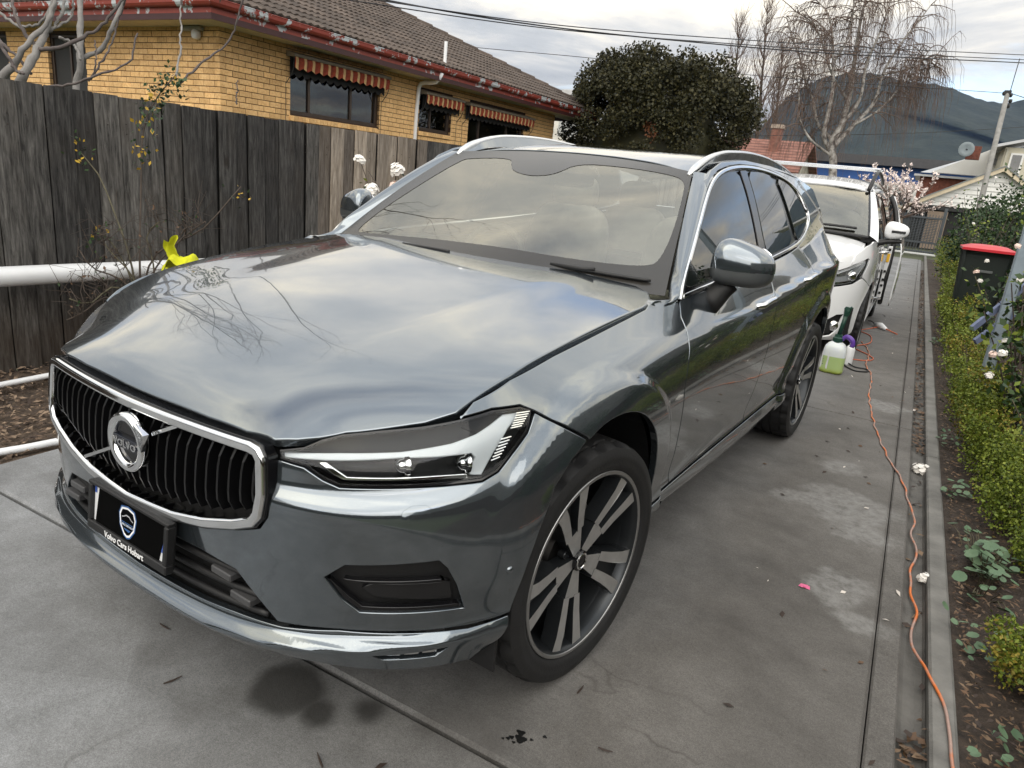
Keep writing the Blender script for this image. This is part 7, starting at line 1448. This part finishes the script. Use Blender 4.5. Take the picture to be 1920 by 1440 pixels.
h=C+[0,0,.33]+tl*.20; v,f=tube(L2W(np.array([h+[0,0,-.01],h+tl*.03,h+tl*.065])),[.022,.028,.024],10); mk('pump_handle',v,f,PGR,sb); v,f=tube(L2W(np.array([h+tl*.055+[-.03,0,.0],h+tl*.045,h+tl*.055+[.03,0,.012]])),.012,8); mk('handle_grip',v,f,PGR,sb)
PUR=M('purple nozzle',(.11,.045,.30),.4,0,.1,9); v,f=tube(L2W(spline([C+np.array(p) for p in ((.03,0,.30),(.06,0,.335),(.10,-.01,.325),(.125,-.01,.29),(.122,-.01,.255))],14)),[.018]*4+[.022]*6+[.020]*4,10); mk('nozzle',v,f,PUR,sb,smooth=True)
v=np.array([(-.092+.0,-.050,.04),(-.030,-.0845,.04),(-.030,-.0845,.185),(-.092,-.050,.185)])*[1.03,1.03,1]; mk('label',L2W(v+C),[(0,1,2,3)],M('bottle label',(.72,.73,.74),.5),sb)
for k in range(4): v=np.array([(-.075,-.0615,.07+.022*k),(-.062,-.0690,.07+.022*k),(-.062,-.0690,.082+.022*k),(-.075,-.0615,.082+.022*k)])*[1.045,1.045,1]; mk('label_print',L2W(v+C),[(0,1,2,3)],M('label print',(.15,.16,.18),.6),sb)
wb=root('white_bottle',L2W((1.30,6.32,0)),'small white bottle standing behind the pump spray bottle','bottle'); v,f=lathe([(.001,0),(.040,.002),(.042,.02),(.042,.15),(.030,.175),(.016,.185),(.016,.215),(.001,.216)],18); mk('body',L2W(v+[1.30,6.32,0]),f,PVC,wb,smooth=True,sharp=40); v,f=lathe([(.001,.21),(.020,.212),(.020,.235),(.001,.236)],14); mk('cap',L2W(v+[1.30,6.32,0]),f,PVC,wb)
# yellow cloth on the pipe
YC=M('fluorescent yellow cloth',(.52,.53,.012),.95,0,.12,30,bump=.5,bscale=160); cc=pt((345,488),3.75); V=[];F=[]; n=22; rcl=np.random.default_rng(4); X=_r; 
for i in range(n):
    for j in range(n):
        a=(i/(n-1)-.5); b=(j/(n-1)-.5); h=.045*math.exp(-((a+.22)/.13)**2)+.032*math.exp(-((a-.22)/.16)**2)-.10*(abs(b)**1.6)-.05*a*a*2; w_=.010*math.sin(9*a+5*b)+.008*math.sin(13*b-6*a+1)+.006*math.sin(21*a+2)
        V.append(cc+X*a*.205+np.array([_f[0],_f[1],0])*(b*.14)+np.array([0,0,h+w_-.005]))
        if i and j: F.append((i*n+j,(i-1)*n+j,(i-1)*n+j-1,i*n+j-1))
o=mk('yellow_cloth',np.array(V),F,YC,smooth=True); tag(o,'bright yellow crumpled cloth hanging on the white pipe','cloth'); sm=o.modifiers.new('thickness','SOLIDIFY'); sm.thickness=.004
cc2=pt((322,474),3.78); V=[];F=[]
for i in range(n):
    for j in range(n):
        a=(i/(n-1)-.5); b=(j/(n-1)-.5); V.append(cc2+X*(a*.07+.010*math.sin(8*b))+np.array([0,0,1])*(b*-.15+.02*math.sin(6*a))+np.array([_f[0],_f[1],0])*(.018*math.sin(10*a+4*b)+.03*b))
        if i and j: F.append((i*n+j,(i-1)*n+j,(i-1)*n+j-1,i*n+j-1))
o2=mk('cloth_fold',np.array(V),F,YC,o,smooth=True)
# fallen blossoms
for u,w,z,m,lab,r in ((1.934,3.684,-.028,PETW,'white fallen rose lying in the gutter',.05),(1.954,2.217,-.025,PETW,'white petals lying in the gutter beside the orange cord',.03),(1.70,2.21,.002,M('pink petal',(.62,.12,.25),.6),'',0)):
    if not r: continue
    mb=MB(); rose_head(mb,L2W(np.array([u,w,z+.012])),r,rgd); rose_head(mb,L2W(np.array([u+.012,w+.02,z+.010])),r*.6,rgd); o=mb.build('fallen_flower',m); tag(o,lab,'flower','fallen blossoms')
p=L2W(np.array([1.534,1.778,.004])); mb=MB()
for k in range(3): a=k*.9; d=np.array([math.cos(a),math.sin(a)*.6,0])*.022; e=np.array([-d[1],d[0],0])*.35; mb.add([p-d-e+[0,0,.002*k],p+d-e+[0,0,.002*k],p+d*.8+e+[0,0,.006],p-d*.7+e+[0,0,.006]],[(0,1,2,3)])
o=mb.build('fallen_petal',bpy.data.materials['pink petal']); tag(o,'crumpled pink petal on the concrete beside the dark car','petal')
# ================================================================== distance haze
def haze():
    t=NT('haze air'); v=t.n('ShaderNodeVolumePrincipled'); v.inputs['Color'].default_value=(.36,.56,1.,1); v.inputs['Density'].default_value=HAZE_D; v.inputs['Anisotropy'].default_value=.2; t.l(v.outputs[0],t.out.inputs['Volume']); return t.m
HAZE_D=.000055
c=L2W(np.array([-400,1000,0])); V,F=box(-2500,2500,-2500,2500,-1.2,330)
o=mk('haze',V,F,haze()); o['kind']='stuff'
